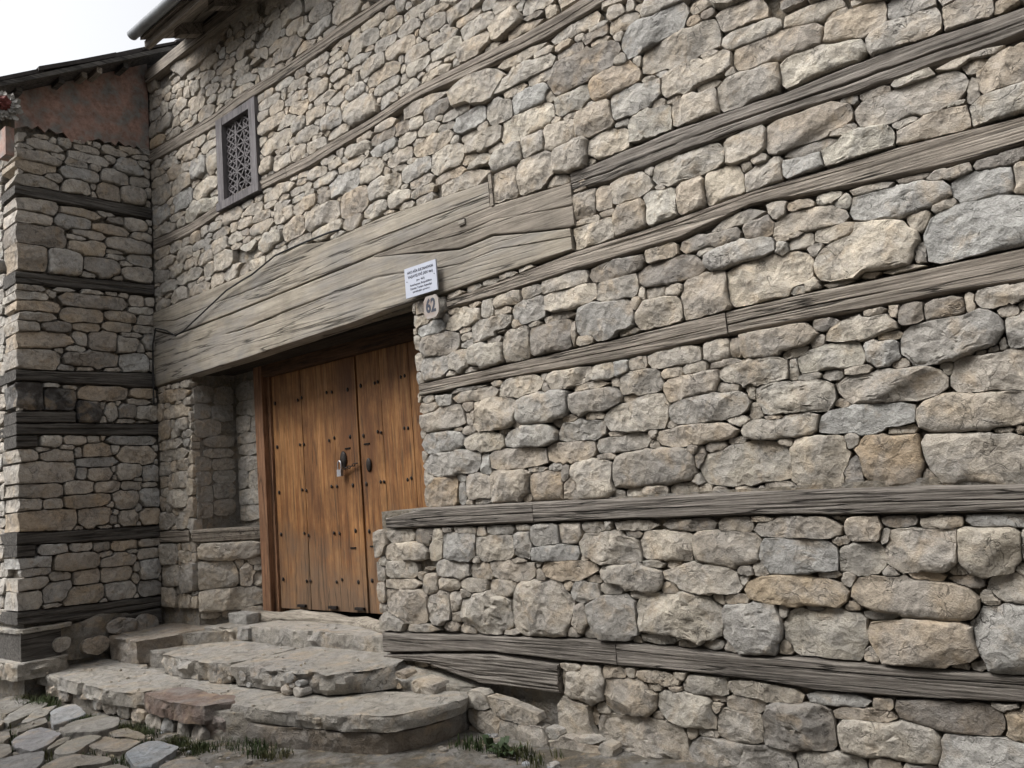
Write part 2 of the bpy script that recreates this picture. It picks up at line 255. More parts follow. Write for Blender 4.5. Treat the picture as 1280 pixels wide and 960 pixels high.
# ------------------------------------------------------------------ measured masonry (millimetres on each wall face) and timbers (metres)
STONES = [
('main', 1, '''
-1431 3941 - 60 55 54 48 43 39 34 31 33 33 33 34 37 46 56 72 83 75 70 69 65 54 45 37 33 34 31 31 31 34 36 45 54 69 67 64
-1084 3782 - 69 63 56 45 35 33 28 28 28 28 28 30 33 37 45 57 80 81 81 57 43 32 28 24 21 22 21 21 24 28 31 31 31 34 40 72
-1411 3830 - 82 66 45 31 24 24 22 22 22 24 29 40 58 79 83 73 57 39 31 30 28 27 28 30 36 45 64 81
-669 3632 g 51 52 49 36 33 28 28 28 28 31 36 46 52 48 49 51 47 34 27 27 25 24 25 27 32 43 56 52
-902 3652 - 69 69 68 55 48 43 39 36 34 33 34 38 35 40 48 61 74 75 76 83 72 58 49 45 40 39 40 43 46 46 46 49 58 63 68 66
-1291 3700 - 120 104 73 61 52 48 45 42 40 39 36 39 42 48 57 74 114 118 117 111 84 63 50 45 40 36 37 40 43 43 46 52 59 81 112 117
-713 3518 g 79 79 77 57 49 40 36 33 31 34 34 36 39 48 52 57 74 82 81 82 80 61 48 40 34 33 31 30 31 33 39 43 52 67 80 79
-459 3506 - 51 51 51 50 45 42 36 33 31 31 31 33 36 37 45 53 49 48 46 48 49 55 46 39 34 31 30 30 30 31 34 39 52 55 54 51
-1094 3527 w 108 102 79 60 51 46 45 45 45 45 45 48 52 59 75 90 101 96 94 98 93 65 50 42 37 34 33 31 33 34 37 42 49 65 94 109
-1465 3553 - 88 90 92 76 63 52 46 43 43 43 46 49 51 57 67 76 87 82 81 82 85 83 66 58 52 48 45 45 45 48 52 58 70 89 91 90
-1509 3244 - 54 58 63 64 51 43 40 39 40 43 51 60 65 60 58 60 65 55 48 40 37 37 34 37 43 49 55 55
-1198 3237 - 111 108 90 79 62 52 46 42 40 39 40 42 46 53 67 85 102 99 100 105 106 92 72 56 49 45 43 43 43 45 49 55 62 64 91 109
-707 3294 - 42 38 20 13 10 9 9 7 9 9 10 13 20 38 46 40 27 19 15 13 12 12 12 13 15 19 27 48
-477 3291 - 69 34 17 12 9 7 7 7 7 7 9 12 17 34 68 46 30 11 4 4 4 3 4 4 4 6 10 51
-724 3194 - 116 112 101 75 58 49 43 40 37 37 37 40 43 52 63 76 110 125 127 119 90 73 57 48 42 39 36 36 39 47 48 55 66 77 97 109
-310 3187 - 71 64 58 52 48 43 43 46 43 40 43 43 46 49 58 60 62 76 76 74 78 77 61 51 45 42 39 39 39 42 45 51 61 66 67 73
-344 3041 - 81 78 79 66 51 43 37 34 33 33 33 34 37 43 51 64 72 83 79 81 84 59 45 42 36 33 31 31 31 33 40 45 54 64 76 81
-982 3066 w 86 82 76 60 51 42 40 40 36 36 36 37 39 42 45 48 61 80 79 77 80 59 45 37 33 31 30 28 30 31 33 37 45 59 83 85
-1183 3123 - 63 46 30 21 16 15 13 13 13 15 16 21 30 58 70 47 30 21 16 13 13 12 13 13 16 21 26 42
-649 3045 - 70 69 71 56 48 40 36 33 31 30 31 33 36 36 39 44 56 78 78 84 66 45 35 33 28 27 25 25 25 27 28 33 43 57 74 72
-1440 3056 - 49 51 61 64 55 45 38 37 37 41 40 45 53 49 51 52 56 39 31 27 25 24 25 27 31 39 54 51
-1244 3042 g 52 51 54 42 33 28 27 28 30 33 38 52 52 48 48 47 40 28 22 19 18 18 18 19 22 28 40 53
-624 2818 - 46 44 23 15 12 10 9 9 9 13 16 21 30 35 47 34 24 16 16 15 16 16 16 18 21 24 32 47
-425 2817 d 48 51 30 21 16 13 13 12 10 10 12 16 24 46 52 49 30 25 21 18 16 16 19 21 24 30 37 46
-1246 2776 - 89 71 62 49 42 36 34 29 30 30 30 31 34 39 48 57 72 86 88 94 59 39 30 30 30 30 28 28 28 30 33 37 45 57 83 96
-1499 2811 d 43 37 37 40 31 24 22 21 22 24 28 30 40 43 42 40 43 40 32 31 28 28 28 34 39 43 40 40
-836 2756 g 105 96 70 62 49 40 36 36 34 37 34 36 40 45 54 70 103 106 109 103 82 62 52 48 45 43 43 42 43 42 45 51 57 72 88 108
-501 2727 g 57 57 59 49 43 36 31 33 31 30 31 36 36 40 48 55 62 63 61 60 55 56 45 40 36 33 31 31 31 33 36 41 53 61 60 57
-317 2707 - 32 30 30 28 28 29 25 27 25 28 31 37 43 45 44 39 36 34 34 34 36 46 46 43 42 42 42 41 36 31 31 31 32 28 30 28
-1143 2684 - 53 55 40 27 21 18 16 16 16 18 21 27 38 44 43 44 36 30 27 24 19 18 19 21 20 25 36 46
-1621 2704 g 100 95 72 50 43 40 39 36 31 30 31 33 34 40 44 55 71 93 98 94 83 63 54 41 36 33 31 31 31 30 33 37 45 57 75 98
-1007 2551 w 116 116 104 104 91 84 78 75 72 73 77 60 57 64 73 88 100 113 121 122 118 101 80 70 65 51 45 45 48 51 55 66 80 101 106 105
-533 2526 g 111 114 115 102 93 85 79 72 69 67 69 75 79 85 97 107 109 116 112 111 117 101 80 66 58 54 51 51 51 54 58 66 80 102 121 125
-1485 2541 w 117 121 113 97 81 61 60 61 55 54 55 55 60 67 77 97 113 105 106 108 113 111 90 76 67 61 58 58 58 61 67 76 72 75 96 114
-853 2229 d 25 27 34 31 27 24 25 28 28 27 27 27 32 33 28 25 25 27 28 31 27
-717 2225 d 39 40 41 34 31 27 24 24 24 27 31 34 41 42 40 42 44 31 25 22 19 19 19 22 25 31 38 40
-475 2238 - 55 56 52 36 27 22 21 18 21 21 21 22 24 27 31 42 56 60 62 60 56 46 40 30 27 24 21 19 24 24 24 27 27 35 50 56
-1074 2204 - 79 68 65 45 34 30 28 27 28 34 34 33 36 37 43 52 57 70 80 84 64 49 39 33 31 28 31 30 31 33 34 36 39 44 56 82
-1486 2216 - 109 97 89 69 54 45 39 36 34 34 34 36 39 45 54 69 96 93 91 92 86 67 53 48 42 39 37 36 37 31 31 36 43 50 72 91
-713 2091 g 103 104 100 94 83 60 52 48 46 45 46 48 52 60 68 85 95 99 102 104 93 94 81 67 60 52 49 52 47 48 49 55 56 69 86 94
-419 2075 - 40 37 39 47 48 48 45 42 39 39 41 37 37 43 50 49 45 43 42 43 45 49 49 45 40 37 34 37 37 40 46 53 48 46 42 46
-1235 2089 w 81 79 76 64 50 42 37 37 36 34 36 34 37 39 45 52 60 76 76 76 77 54 42 34 31 28 27 27 27 28 31 39 46 54 78 82
-992 2079 g 34 36 38 36 31 28 25 25 26 37 40 45 46 39 39 39 41 37 37 40 37 36 37 33 33 37 41 36
-1609 2081 - 88 89 75 60 46 39 37 34 33 33 36 37 40 42 44 54 79 94 95 83 60 48 45 48 33 31 33 37 39 37 40 46 50 65 87 87
-540 1922 - 91 93 96 75 63 52 49 46 40 40 40 43 46 50 63 80 92 92 99 103 95 74 61 51 45 42 43 42 43 45 52 62 62 68 81 95
-982 1923 - 119 109 91 69 53 45 39 37 39 40 40 42 46 48 53 69 100 122 118 105 91 68 57 48 42 42 40 39 40 42 46 53 67 80 100 118
-1424 1927 - 100 100 85 70 54 45 43 40 39 37 42 46 51 57 69 82 97 96 95 87 87 72 56 46 45 40 39 39 39 40 45 51 66 89 94 100
-655 1762 - 106 110 97 74 57 51 45 42 40 39 43 45 52 63 75 86 107 118 120 118 100 75 59 52 46 42 40 43 43 46 46 48 58 75 94 102
-1105 1783 g 106 110 85 59 49 42 37 34 36 34 36 37 43 46 50 64 85 103 108 111 80 54 42 39 40 40 36 36 36 37 40 43 46 49 71 103
-1514 1791 - 95 103 82 56 43 35 21 19 19 18 19 19 21 24 29 51 73 91 101 95 75 57 44 40 36 33 28 28 28 30 33 37 48 57 82 92
-656 1569 - 102 95 94 81 72 60 54 55 52 55 55 58 63 76 90 121 123 118 112 108 101 102 85 63 57 52 55 54 58 61 66 75 90 120 124 121
-1021 1592 b 64 66 69 75 80 67 60 55 52 53 61 61 67 76 78 75 84 69 66 66 70 72 70 63 60 61 61 60 61 67 73 77 73 68 71 69
-1191 1538 d 18 18 19 22 28 37 44 37 31 25 22 21 22 24 22 19 22 28 31 34 31 30 31 34 28 27 22 21
-1345 1607 w 70 77 72 78 83 78 69 63 64 63 63 66 72 77 71 76 70 64 66 67 71 82 78 80 72 66 66 64 66 69 75 84 73 62 63 66
-1711 1618 w 115 117 113 99 85 75 66 64 58 54 55 57 63 67 71 86 110 116 128 124 117 93 78 69 60 52 49 52 54 55 57 61 72 93 119 117
-2534 3229 - 42 42 47 63 55 48 45 43 45 48 54 45 39 36 34 36 39 45 49 43 40 42 40 43 49 52 46 42
-2395 3223 - 28 30 34 46 43 43 45 43 36 30 27 27 30 36 37 33 33 34 41 34 30
-2204 3236 - 67 64 58 56 48 42 39 37 39 42 48 57 71 67 66 67 68 58 46 40 37 36 37 40 46 52 63 73
-2028 3074 w 49 51 54 62 58 51 46 46 51 58 63 68 54 46 45 46 51 58 61 54 46 45 46 51 58 62 54 51
-1840 3078 - 39 40 44 53 56 49 45 43 45 49 52 55 48 45 43 45 48 55 56 49 45 45 45 49 52 49 43 40
-1653 3075 w 57 57 57 58 62 60 57 55 55 51 52 52 57 64 64 57 55 54 52 54 55 61 62 52 46 42 40 40 37 39 42 48 57 61 57 54
-2225 3063 - 51 52 57 60 62 54 49 49 49 54 62 58 61 60 58 56 61 68 54 48 43 42 43 48 54 62 57 52
-2479 3040 w 70 69 74 58 43 35 34 33 34 37 43 54 77 76 69 68 78 56 43 37 34 34 34 37 42 50 71 72
-1763 2808 d 86 79 41 29 27 22 21 21 21 22 30 43 56 86 93 78 34 22 18 15 15 13 18 25 30 37 47 80
-2061 2810 - 54 55 50 36 28 24 22 22 22 24 28 36 50 51 46 47 43 30 24 21 19 18 19 21 24 30 43 55
-2350 2794 d 95 94 58 43 34 33 31 30 31 31 34 43 57 89 97 89 60 41 33 28 25 25 25 28 33 41 57 82
-2718 2801 - 85 83 56 39 31 27 24 24 24 24 27 34 50 88 90 88 48 36 28 25 22 22 22 25 28 36 47 82
-2022 2706 d 100 90 79 66 55 42 37 34 33 33 33 34 37 42 51 66 80 99 96 94 86 65 55 46 40 40 41 37 39 40 43 49 56 71 94 110
-2354 2678 - 70 70 71 51 40 34 31 31 31 34 40 51 71 70 72 78 63 49 39 33 31 33 34 37 42 58 68 70
-3178 2794 - 57 59 39 27 22 18 19 21 27 43 58 58 52 33 25 22 22 24 29 45 59
-2691 2701 - 99 100 68 46 33 28 27 25 27 28 33 42 68 99 97 96 76 57 45 43 39 39 39 43 45 57 76 98
-3008 2682 g 61 60 65 65 52 42 39 39 39 46 45 52 62 67 66 64 50 52 49 42 39 37 36 39 45 52 66 63
-2460 2520 g 100 96 100 89 69 61 55 51 51 51 54 60 69 74 87 101 99 103 102 103 95 70 64 66 68 63 63 61 63 63 63 59 65 88 100 99
-2111 2485 - 73 73 74 70 60 54 51 46 45 43 45 46 51 61 63 64 69 73 75 76 73 70 60 51 45 40 39 39 39 40 45 51 56 71 75 73
-1829 2520 - 64 64 68 78 83 78 69 66 66 63 60 63 65 73 74 66 69 70 66 67 70 76 81 69 61 57 51 49 51 54 58 66 77 80 68 64
-2865 2494 d 78 82 88 82 66 55 49 45 43 42 43 45 49 55 62 79 81 78 76 78 81 88 81 69 60 55 52 52 52 55 60 69 81 89 82 79
-3129 2499 - 54 55 60 64 65 54 46 45 49 54 58 64 64 62 56 57 58 67 74 64 60 58 60 64 70 68 60 55
-1807 2221 - 37 39 45 46 38 36 33 31 30 31 37 41 39 36 36 36 41 34 34 30 27 27 27 30 30 38 41 39
-2047 2223 - 82 81 59 45 36 31 28 24 25 27 31 41 58 81 80 73 51 36 28 24 22 22 22 24 31 36 51 81
-2507 2222 - 36 39 40 29 24 22 22 25 33 40 37 38 47 36 28 25 27 30 31 38 39
-2756 2229 - 87 84 51 36 28 24 22 22 22 24 28 36 58 79 85 76 71 54 44 40 38 30 31 34 39 49 64 84
-3124 2222 - 92 81 66 47 39 34 33 31 33 34 40 51 66 80 88 91 63 48 42 39 37 33 34 36 39 47 63 83
-2273 2129 - 69 68 62 48 42 36 33 33 33 36 42 48 62 66 67 69 67 51 40 38 41 40 39 42 48 61 73 77
-1964 2063 - 83 85 87 66 51 39 34 31 30 30 30 31 34 39 42 54 71 81 85 81 82 76 54 45 36 33 31 31 31 33 33 37 45 58 73 75
-2592 2061 - 97 92 82 67 52 43 39 36 34 33 34 36 39 43 52 67 86 88 87 88 82 69 66 45 36 33 31 34 34 36 39 45 52 60 73 92
-2972 2068 - 100 105 107 91 75 64 50 45 46 51 52 51 55 60 70 85 101 100 102 106 101 87 70 60 54 49 46 49 49 52 57 57 63 81 99 102
-3349 2065 - 85 90 97 88 78 69 61 60 60 58 60 63 65 73 69 69 85 91 93 102 96 89 70 59 55 51 48 48 48 51 55 63 70 78 85 84
-2306 1943 - 95 103 98 98 84 70 61 54 51 48 42 45 45 51 60 72 88 103 113 109 102 77 65 61 54 49 48 46 48 52 52 57 69 92 94 96
-1878 1932 - 117 110 95 66 51 46 45 40 36 36 36 37 40 46 51 66 87 114 117 115 98 71 55 46 40 40 39 37 39 40 43 49 57 65 87 107
-3083 1905 - 106 92 72 54 43 37 34 36 37 40 46 47 67 85 101 103 72 50 43 37 34 34 34 40 48 60 78 104
-2697 1900 - 87 84 57 39 34 34 37 36 34 34 35 45 68 75 85 90 66 45 36 31 28 31 31 34 41 55 66 84
-1967 1801 - 122 99 76 53 41 37 33 30 30 28 30 30 33 37 45 55 69 112 122 109 79 56 46 32 27 28 27 30 30 31 33 34 38 48 71 104
-2420 1797 - 89 84 59 41 31 24 22 19 19 21 24 30 51 85 91 87 52 40 31 27 25 24 25 27 31 35 51 78
-2790 1783 - 91 91 60 46 37 31 30 28 30 31 38 51 67 89 87 86 67 48 46 36 33 38 37 36 39 48 63 83
-3207 1774 - 120 120 83 61 47 43 39 34 33 33 33 34 39 48 57 68 97 113 109 110 84 57 49 42 36 33 31 31 31 33 36 42 46 57 84 122
-2254 1645 - 132 134 121 100 78 69 64 54 51 52 57 57 61 69 78 100 119 126 127 132 131 102 80 66 55 51 48 48 48 51 55 66 75 90 122 137
-2638 1616 - 63 64 67 76 72 64 57 53 57 58 57 58 63 69 78 86 84 83 70 62 63 67 69 74 69 64 61 60 61 64 69 77 75 79 67 62
-2986 1596 b 63 59 64 61 50 45 45 43 42 45 52 65 70 66 67 68 65 70 61 52 48 48 48 52 61 75 67 64
-3281 1617 - 81 82 89 81 72 60 52 49 46 46 46 52 57 64 76 83 84 79 79 77 81 85 85 72 63 58 55 54 55 58 63 74 68 73 83 79
-3002 4598 - 73 64 58 59 55 45 45 43 45 48 55 60 63 75 66 64 68 58 51 40 34 33 31 33 39 49 63 73
-2714 4619 - 60 54 47 33 30 25 24 27 27 30 34 44 61 64 70 70 54 42 33 28 27 25 30 33 33 42 54 64
-2915 4333 - 116 53 26 18 13 12 10 10 10 12 13 18 26 64 91 69 42 34 27 27 24 24 24 27 27 34 48 70
-2475 4335 - 95 85 44 30 24 18 16 15 16 18 21 25 31 60 95 84 52 40 32 31 28 25 25 27 31 42 52 86
-2142 4212 - 58 50 37 30 28 27 27 30 35 47 48 50 46 34 24 21 22 25 27 36 50
-1869 4215 - 74 56 51 46 39 34 31 30 31 34 39 49 64 69 76 74 51 40 31 28 25 25 25 28 31 41 65 76
-1952 4082 g 112 112 108 81 63 52 46 43 40 40 43 46 54 64 72 86 94 100 105 106 99 102 81 63 52 48 43 42 43 45 45 51 61 74 98 102
-1806 3912 - 118 117 113 91 69 58 54 54 51 46 48 49 51 58 67 83 111 120 123 126 104 73 60 61 55 51 48 48 48 51 55 61 65 79 118 120
-2911 4210 - 141 124 73 56 54 48 45 39 37 36 37 39 42 47 48 52 63 85 99 121 76 51 39 33 28 27 25 25 25 27 28 36 39 45 67 127
-2442 4063 d 138 134 119 89 73 62 59 65 54 52 54 57 58 66 78 105 112 116 131 122 118 107 84 70 61 57 54 54 54 57 55 58 69 84 111 115
-2862 4033 g 79 77 67 51 40 34 36 34 36 34 40 51 67 70 69 70 75 58 46 40 37 36 37 40 46 58 67 66
-3112 4043 - 54 55 53 43 39 40 43 48 49 54 57 67 61 57 55 54 51 55 52 45 45 43 45 48 55 65 60 55
-2244 3897 b 91 81 75 74 53 45 42 42 43 40 40 42 46 52 59 73 83 85 81 82 82 76 66 56 52 48 46 42 43 45 49 52 61 73 91 95
-2540 3891 w 66 64 68 50 39 34 31 30 31 34 39 50 71 70 67 70 64 54 43 37 34 34 34 40 46 45 51 66
-2896 3879 w 108 109 100 81 63 52 46 42 40 40 40 42 46 53 67 76 105 102 104 113 108 85 68 60 49 45 40 39 40 42 46 52 62 79 96 109
-2398 3718 - 63 64 70 67 58 50 49 42 43 46 54 67 70 69 67 69 71 63 56 55 51 46 48 51 58 70 78 68
-2113 3732 - 82 87 90 65 51 46 46 46 45 43 42 43 48 54 60 76 82 79 78 79 79 79 64 54 48 48 45 45 45 43 48 54 57 57 70 83
-1742 3732 - 108 111 95 61 51 42 42 43 42 42 42 43 48 54 65 82 101 99 100 103 96 65 58 58 51 46 42 37 39 37 40 46 55 70 91 108
-2036 3553 w 67 69 76 72 63 52 46 43 43 49 48 49 54 57 67 72 76 72 72 72 78 60 51 43 38 41 39 39 39 42 42 46 57 71 69 69
-1760 3545 - 66 66 69 71 58 46 42 40 42 47 48 51 55 55 61 71 69 69 67 69 74 64 50 42 40 37 36 34 36 37 40 45 58 74 69 66
-2649 3712 - 57 58 62 57 46 40 40 39 40 44 58 67 66 60 55 57 68 60 56 48 42 40 42 42 48 55 65 58
-2857 3723 - 43 45 48 53 46 40 37 37 37 40 44 53 52 49 45 46 49 53 46 40 37 36 37 40 46 52 48 48
-3090 3711 - 70 72 74 60 51 43 40 40 43 40 44 53 58 61 68 62 63 61 51 43 40 39 40 43 51 63 74 72
-2321 3545 w 70 71 64 48 45 46 42 42 39 43 49 57 70 72 69 71 60 57 52 45 42 40 42 42 48 61 74 72
-2587 3544 - 61 63 74 73 62 56 47 45 46 49 54 64 70 64 63 64 70 60 51 48 50 46 46 51 62 64 61 63
-2859 3534 - 72 73 76 82 78 73 64 60 57 57 57 60 64 73 78 77 72 69 67 69 72 78 83 78 69 63 63 61 63 65 61 61 60 64 76 73
-3097 3518 - 49 51 55 63 70 61 57 55 57 61 69 61 54 55 54 55 57 65 58 51 46 45 49 54 61 62 55 51
-1846 3241 - 108 109 104 82 64 54 48 43 42 40 42 43 48 54 60 77 102 102 108 98 78 71 60 51 42 37 36 36 36 37 42 46 55 66 88 106
-5270 5727 - 78 75 70 51 46 42 43 50 67 87 87 81 81 54 39 34 34 39 48 71 80
-4899 5579 - 80 56 38 30 25 24 27 32 44 65 80 76 67 55 48 42 40 43 53 73 86
-4555 5439 - 85 82 79 69 57 51 46 46 51 54 58 69 92 97 96 97 83 77 63 54 49 51 52 57 66 82 91 94
-5632 5690 - 99 99 99 75 62 22 13 10 9 9 9 12 18 25 97 96 72 54 46 45 49 54 55 57 66 78 97 101
-5368 5437 - 115 92 86 66 55 45 36 31 33 32 37 47 73 103 97 95 76 59 49 46 43 42 43 46 54 58 68 90
-3654 4889 - 67 72 53 39 31 30 30 35 49 57 70 70 60 46 33 30 28 30 36 47 66
-3403 4877 - 55 58 52 38 31 30 30 34 44 59 57 57 54 54 33 30 26 28 33 46 58
-3244 4697 - 77 76 63 48 42 36 33 33 33 33 39 48 63 80 73 72 67 51 40 36 36 34 36 39 45 55 60 70
-3291 4564 - 80 79 70 48 39 34 34 33 34 37 42 52 59 77 76 72 71 56 48 42 39 37 39 42 43 42 53 75
-3536 4657 - 75 73 59 38 30 25 24 22 24 25 30 38 54 81 76 75 50 39 33 30 27 27 27 30 34 43 56 75
-3829 4754 - 62 63 49 36 30 28 33 33 42 59 66 68 62 41 31 28 27 28 34 48 66
-3992 4867 - 82 76 63 46 37 32 33 31 33 36 38 47 67 84 81 79 68 53 46 33 30 30 30 36 42 48 63 81
-4400 5085 - 98 93 72 54 43 37 34 36 43 40 43 50 77 87 94 88 84 64 47 40 40 34 31 31 36 46 79 97
-4307 4853 - 75 78 59 46 42 39 37 42 48 63 76 76 72 43 36 30 28 31 37 47 76
-4185 4735 - 92 82 67 51 45 42 36 31 33 36 38 47 67 90 97 88 63 48 39 33 27 27 27 30 34 44 69 90
-4472 4561 - 95 86 85 71 66 65 57 55 54 58 68 83 93 104 104 95 77 76 71 60 55 54 55 60 65 81 110 111
-4821 4605 g 69 66 65 51 33 31 31 36 49 64 69 74 68 45 39 40 40 39 47 65 71
-5644 4870 - 103 99 61 42 39 36 40 45 54 78 98 98 73 51 36 31 31 37 39 45 61
-5580 4686 - 115 114 83 62 49 42 42 44 39 39 45 57 76 96 127 108 88 66 56 39 36 34 36 39 45 57 82 101
-3667 4275 d 58 63 39 28 20 18 19 18 23 38 65 74 70 51 43 29 28 30 42 49 58
-3373 4071 g 73 76 71 60 48 40 37 34 34 37 39 49 64 65 77 76 64 54 43 35 34 33 34 37 43 45 64 76
-3268 3893 - 81 86 73 54 42 36 33 33 33 36 34 39 56 83 85 86 60 44 40 44 42 40 36 36 40 46 60 78
-3736 4033 - 103 90 55 42 39 39 39 37 36 39 44 44 55 90 99 89 69 51 42 40 36 38 36 40 42 51 67 87
-4073 4045 - 67 67 51 36 30 31 25 26 33 48 72 75 57 40 31 27 27 28 34 44 66
-3601 3878 - 79 80 73 65 52 47 50 49 48 51 55 66 81 79 81 85 79 71 54 46 43 42 43 46 54 67 72 78
-4381 4038 - 73 67 62 41 31 28 30 33 44 66 69 72 75 53 48 39 39 42 45 58 64
-3919 3895 - 79 82 74 60 48 45 42 34 33 34 40 49 60 75 75 76 68 54 39 33 30 30 30 33 39 44 63 79
-4254 3884 - 91 92 73 51 47 39 36 37 45 48 52 60 83 95 93 95 90 63 54 46 46 45 43 43 49 59 76 92
-4706 4043 g 90 94 89 63 50 46 43 42 43 47 61 63 77 102 89 88 93 62 48 45 45 43 42 45 52 62 80 91
-4611 3859 - 84 85 92 85 72 61 54 52 51 55 64 75 81 88 85 88 89 76 61 52 49 48 49 53 64 72 83 88
-4371 3734 w 69 68 51 40 33 34 34 36 43 53 71 71 51 41 39 34 33 36 39 44 65
-5007 3866 - 111 113 96 76 60 51 48 46 48 48 51 65 88 108 112 114 98 69 54 44 40 39 40 43 51 63 91 113
-4959 3734 w 97 87 46 33 27 25 25 30 38 53 97 98 70 50 39 34 27 28 32 44 73
-5401 3865 - 83 86 77 60 54 52 48 51 61 76 78 78 76 65 48 43 42 45 50 69 86
-5746 3856 - 93 93 63 47 39 36 43 49 58 71 90 93 74 63 54 48 43 43 45 52 86
-3570 2744 w 79 83 60 46 40 42 39 37 33 31 33 42 52 67 78 88 70 54 42 33 27 27 31 33 39 44 57 80
-3330 2638 - 87 96 71 54 43 37 34 30 31 34 43 54 65 82 84 87 86 64 48 35 31 31 31 34 24 25 32 61
-3811 2611 - 100 96 75 60 52 42 39 37 39 42 49 62 86 94 101 91 82 57 49 43 39 42 42 46 54 62 82 97
-3637 2467 - 46 49 56 46 40 37 36 40 46 56 48 48 52 40 36 42 44 39 39 47 49
-3390 2468 - 73 75 72 51 43 37 34 37 45 48 55 66 79 78 75 77 64 50 45 50 46 45 46 46 54 63 80 78
-3870 2459 g 67 69 71 53 42 40 37 36 40 43 50 62 63 61 65 61 60 65 55 48 45 43 45 48 55 55 60 68
-3518 2224 - 104 79 44 30 24 16 15 15 15 16 19 25 37 70 105 87 46 31 25 21 22 22 22 25 28 36 53 87
-3826 2095 - 99 96 93 70 53 45 42 40 45 45 45 51 68 113 115 109 89 63 50 43 39 39 39 43 49 54 77 109
-3847 1943 g 103 94 69 53 46 39 36 36 36 39 46 57 82 93 104 95 80 57 45 39 36 34 36 39 45 57 75 99
-3460 1907 w 84 80 55 48 39 36 33 33 33 36 46 52 65 89 94 83 60 42 40 39 36 34 36 39 43 51 73 86
-3767 1794 g 130 133 95 76 64 54 48 40 39 37 39 40 43 49 60 77 111 123 142 126 103 84 65 54 51 48 45 45 45 43 45 51 60 84 113 125
-3877 1600 b 70 75 82 82 66 57 55 54 55 59 58 59 73 88 90 91 95 75 60 51 48 46 48 51 60 74 77 69
-3552 1618 - 55 57 61 58 51 46 49 48 46 51 58 61 57 55 51 52 57 59 49 45 40 37 37 40 48 64 64 60
-6748 4641 w 124 100 72 55 44 40 41 49 63 86 116 118 91 68 55 49 48 51 50 61 105
-7183 4646 g 97 101 86 63 52 47 48 54 68 99 96 77 96 68 53 46 45 50 61 68 93
-6830 4461 w 163 127 74 64 51 45 43 43 43 48 55 54 74 133 158 151 94 59 46 37 34 33 34 37 39 50 70 114
-6462 3859 - 85 88 63 55 51 44 45 48 60 88 82 82 88 62 50 49 45 46 54 69 85
-7440 1748 - 97 92 77 56 47 46 48 54 69 94 105 96 71 61 52 47 48 51 59 80 87
-7669 1215 - 97 93 92 71 59 55 56 63 80 69 63 63 69 71 57 49 46 49 59 82 95
-7630 1014 - 102 107 103 85 68 58 54 52 54 56 64 80 90 84 82 84 90 80 65 55 51 51 51 55 64 77 102 99
-3578 5310 - 147 96 75 75 91 128 128 147 164 157 121 113 85 80 106
-4082 5538 - 183 116 92 90 107 114 126 138 156 136 120 105 110 129 145
-4688 5754 - 211 173 119 109 108 109 134 214 213 110 86 90 104 148 183
-5249 6051 - 262 174 115 89 86 99 145 224 206 140 86 77 84 126 180
-6977 6057 - 358 205 113 86 83 96 142 237 139 105 109 86 89 116 192
-2303 4671 - 121 75 59 57 68 101 114 126 148 162 106 83 71 86 127
-3194 5106 - 151 96 77 75 86 83 107 156 206 143 100 87 95 111 139
-1415 4170 - 145 91 72 72 83 90 108 141 115 104 90 81 89 92 122
-1931 4437 - 153 94 74 73 65 75 106 186 178 88 86 80 83 105 144
-7280 999 - 66 72 93 82 74 73 63 70 79 83 80 70 65 77 72
-6005 6081 - 108 102 94 74 71 82 117 125 109 60 42 45 90 67 110
-689 3822 - 113 71 56 56 66 75 83 105 123 90 72 66 73 101 144
-185 3522 - 81 87 72 72 75 75 91 94 58 50 50 46 83 103 83
-1031 3966 - 137 91 74 71 60 65 92 135 86 58 71 66 75 79 91
-3266 4260 - 118 89 70 56 57 65 85 138 125 62 60 57 66 79 80
-3803 2871 - 42 43 44 36 37 42 51 44 43 49 46 43 43 38 46
-449 3636 - 56 49 47 35 33 33 41 57 58 59 38 33 35 47 51
-3488 3669 - 134 70 42 29 28 29 44 104 105 44 29 28 29 38 77
-3821 4350 - 145 61 36 27 30 30 46 98 98 52 35 33 31 32 54
-1619 2883 - 83 47 22 16 13 15 23 38 74 34 22 17 19 26 41
-767 2637 - 21 29 29 22 19 22 31 25 22 24 22 25 22 19 18
'''),
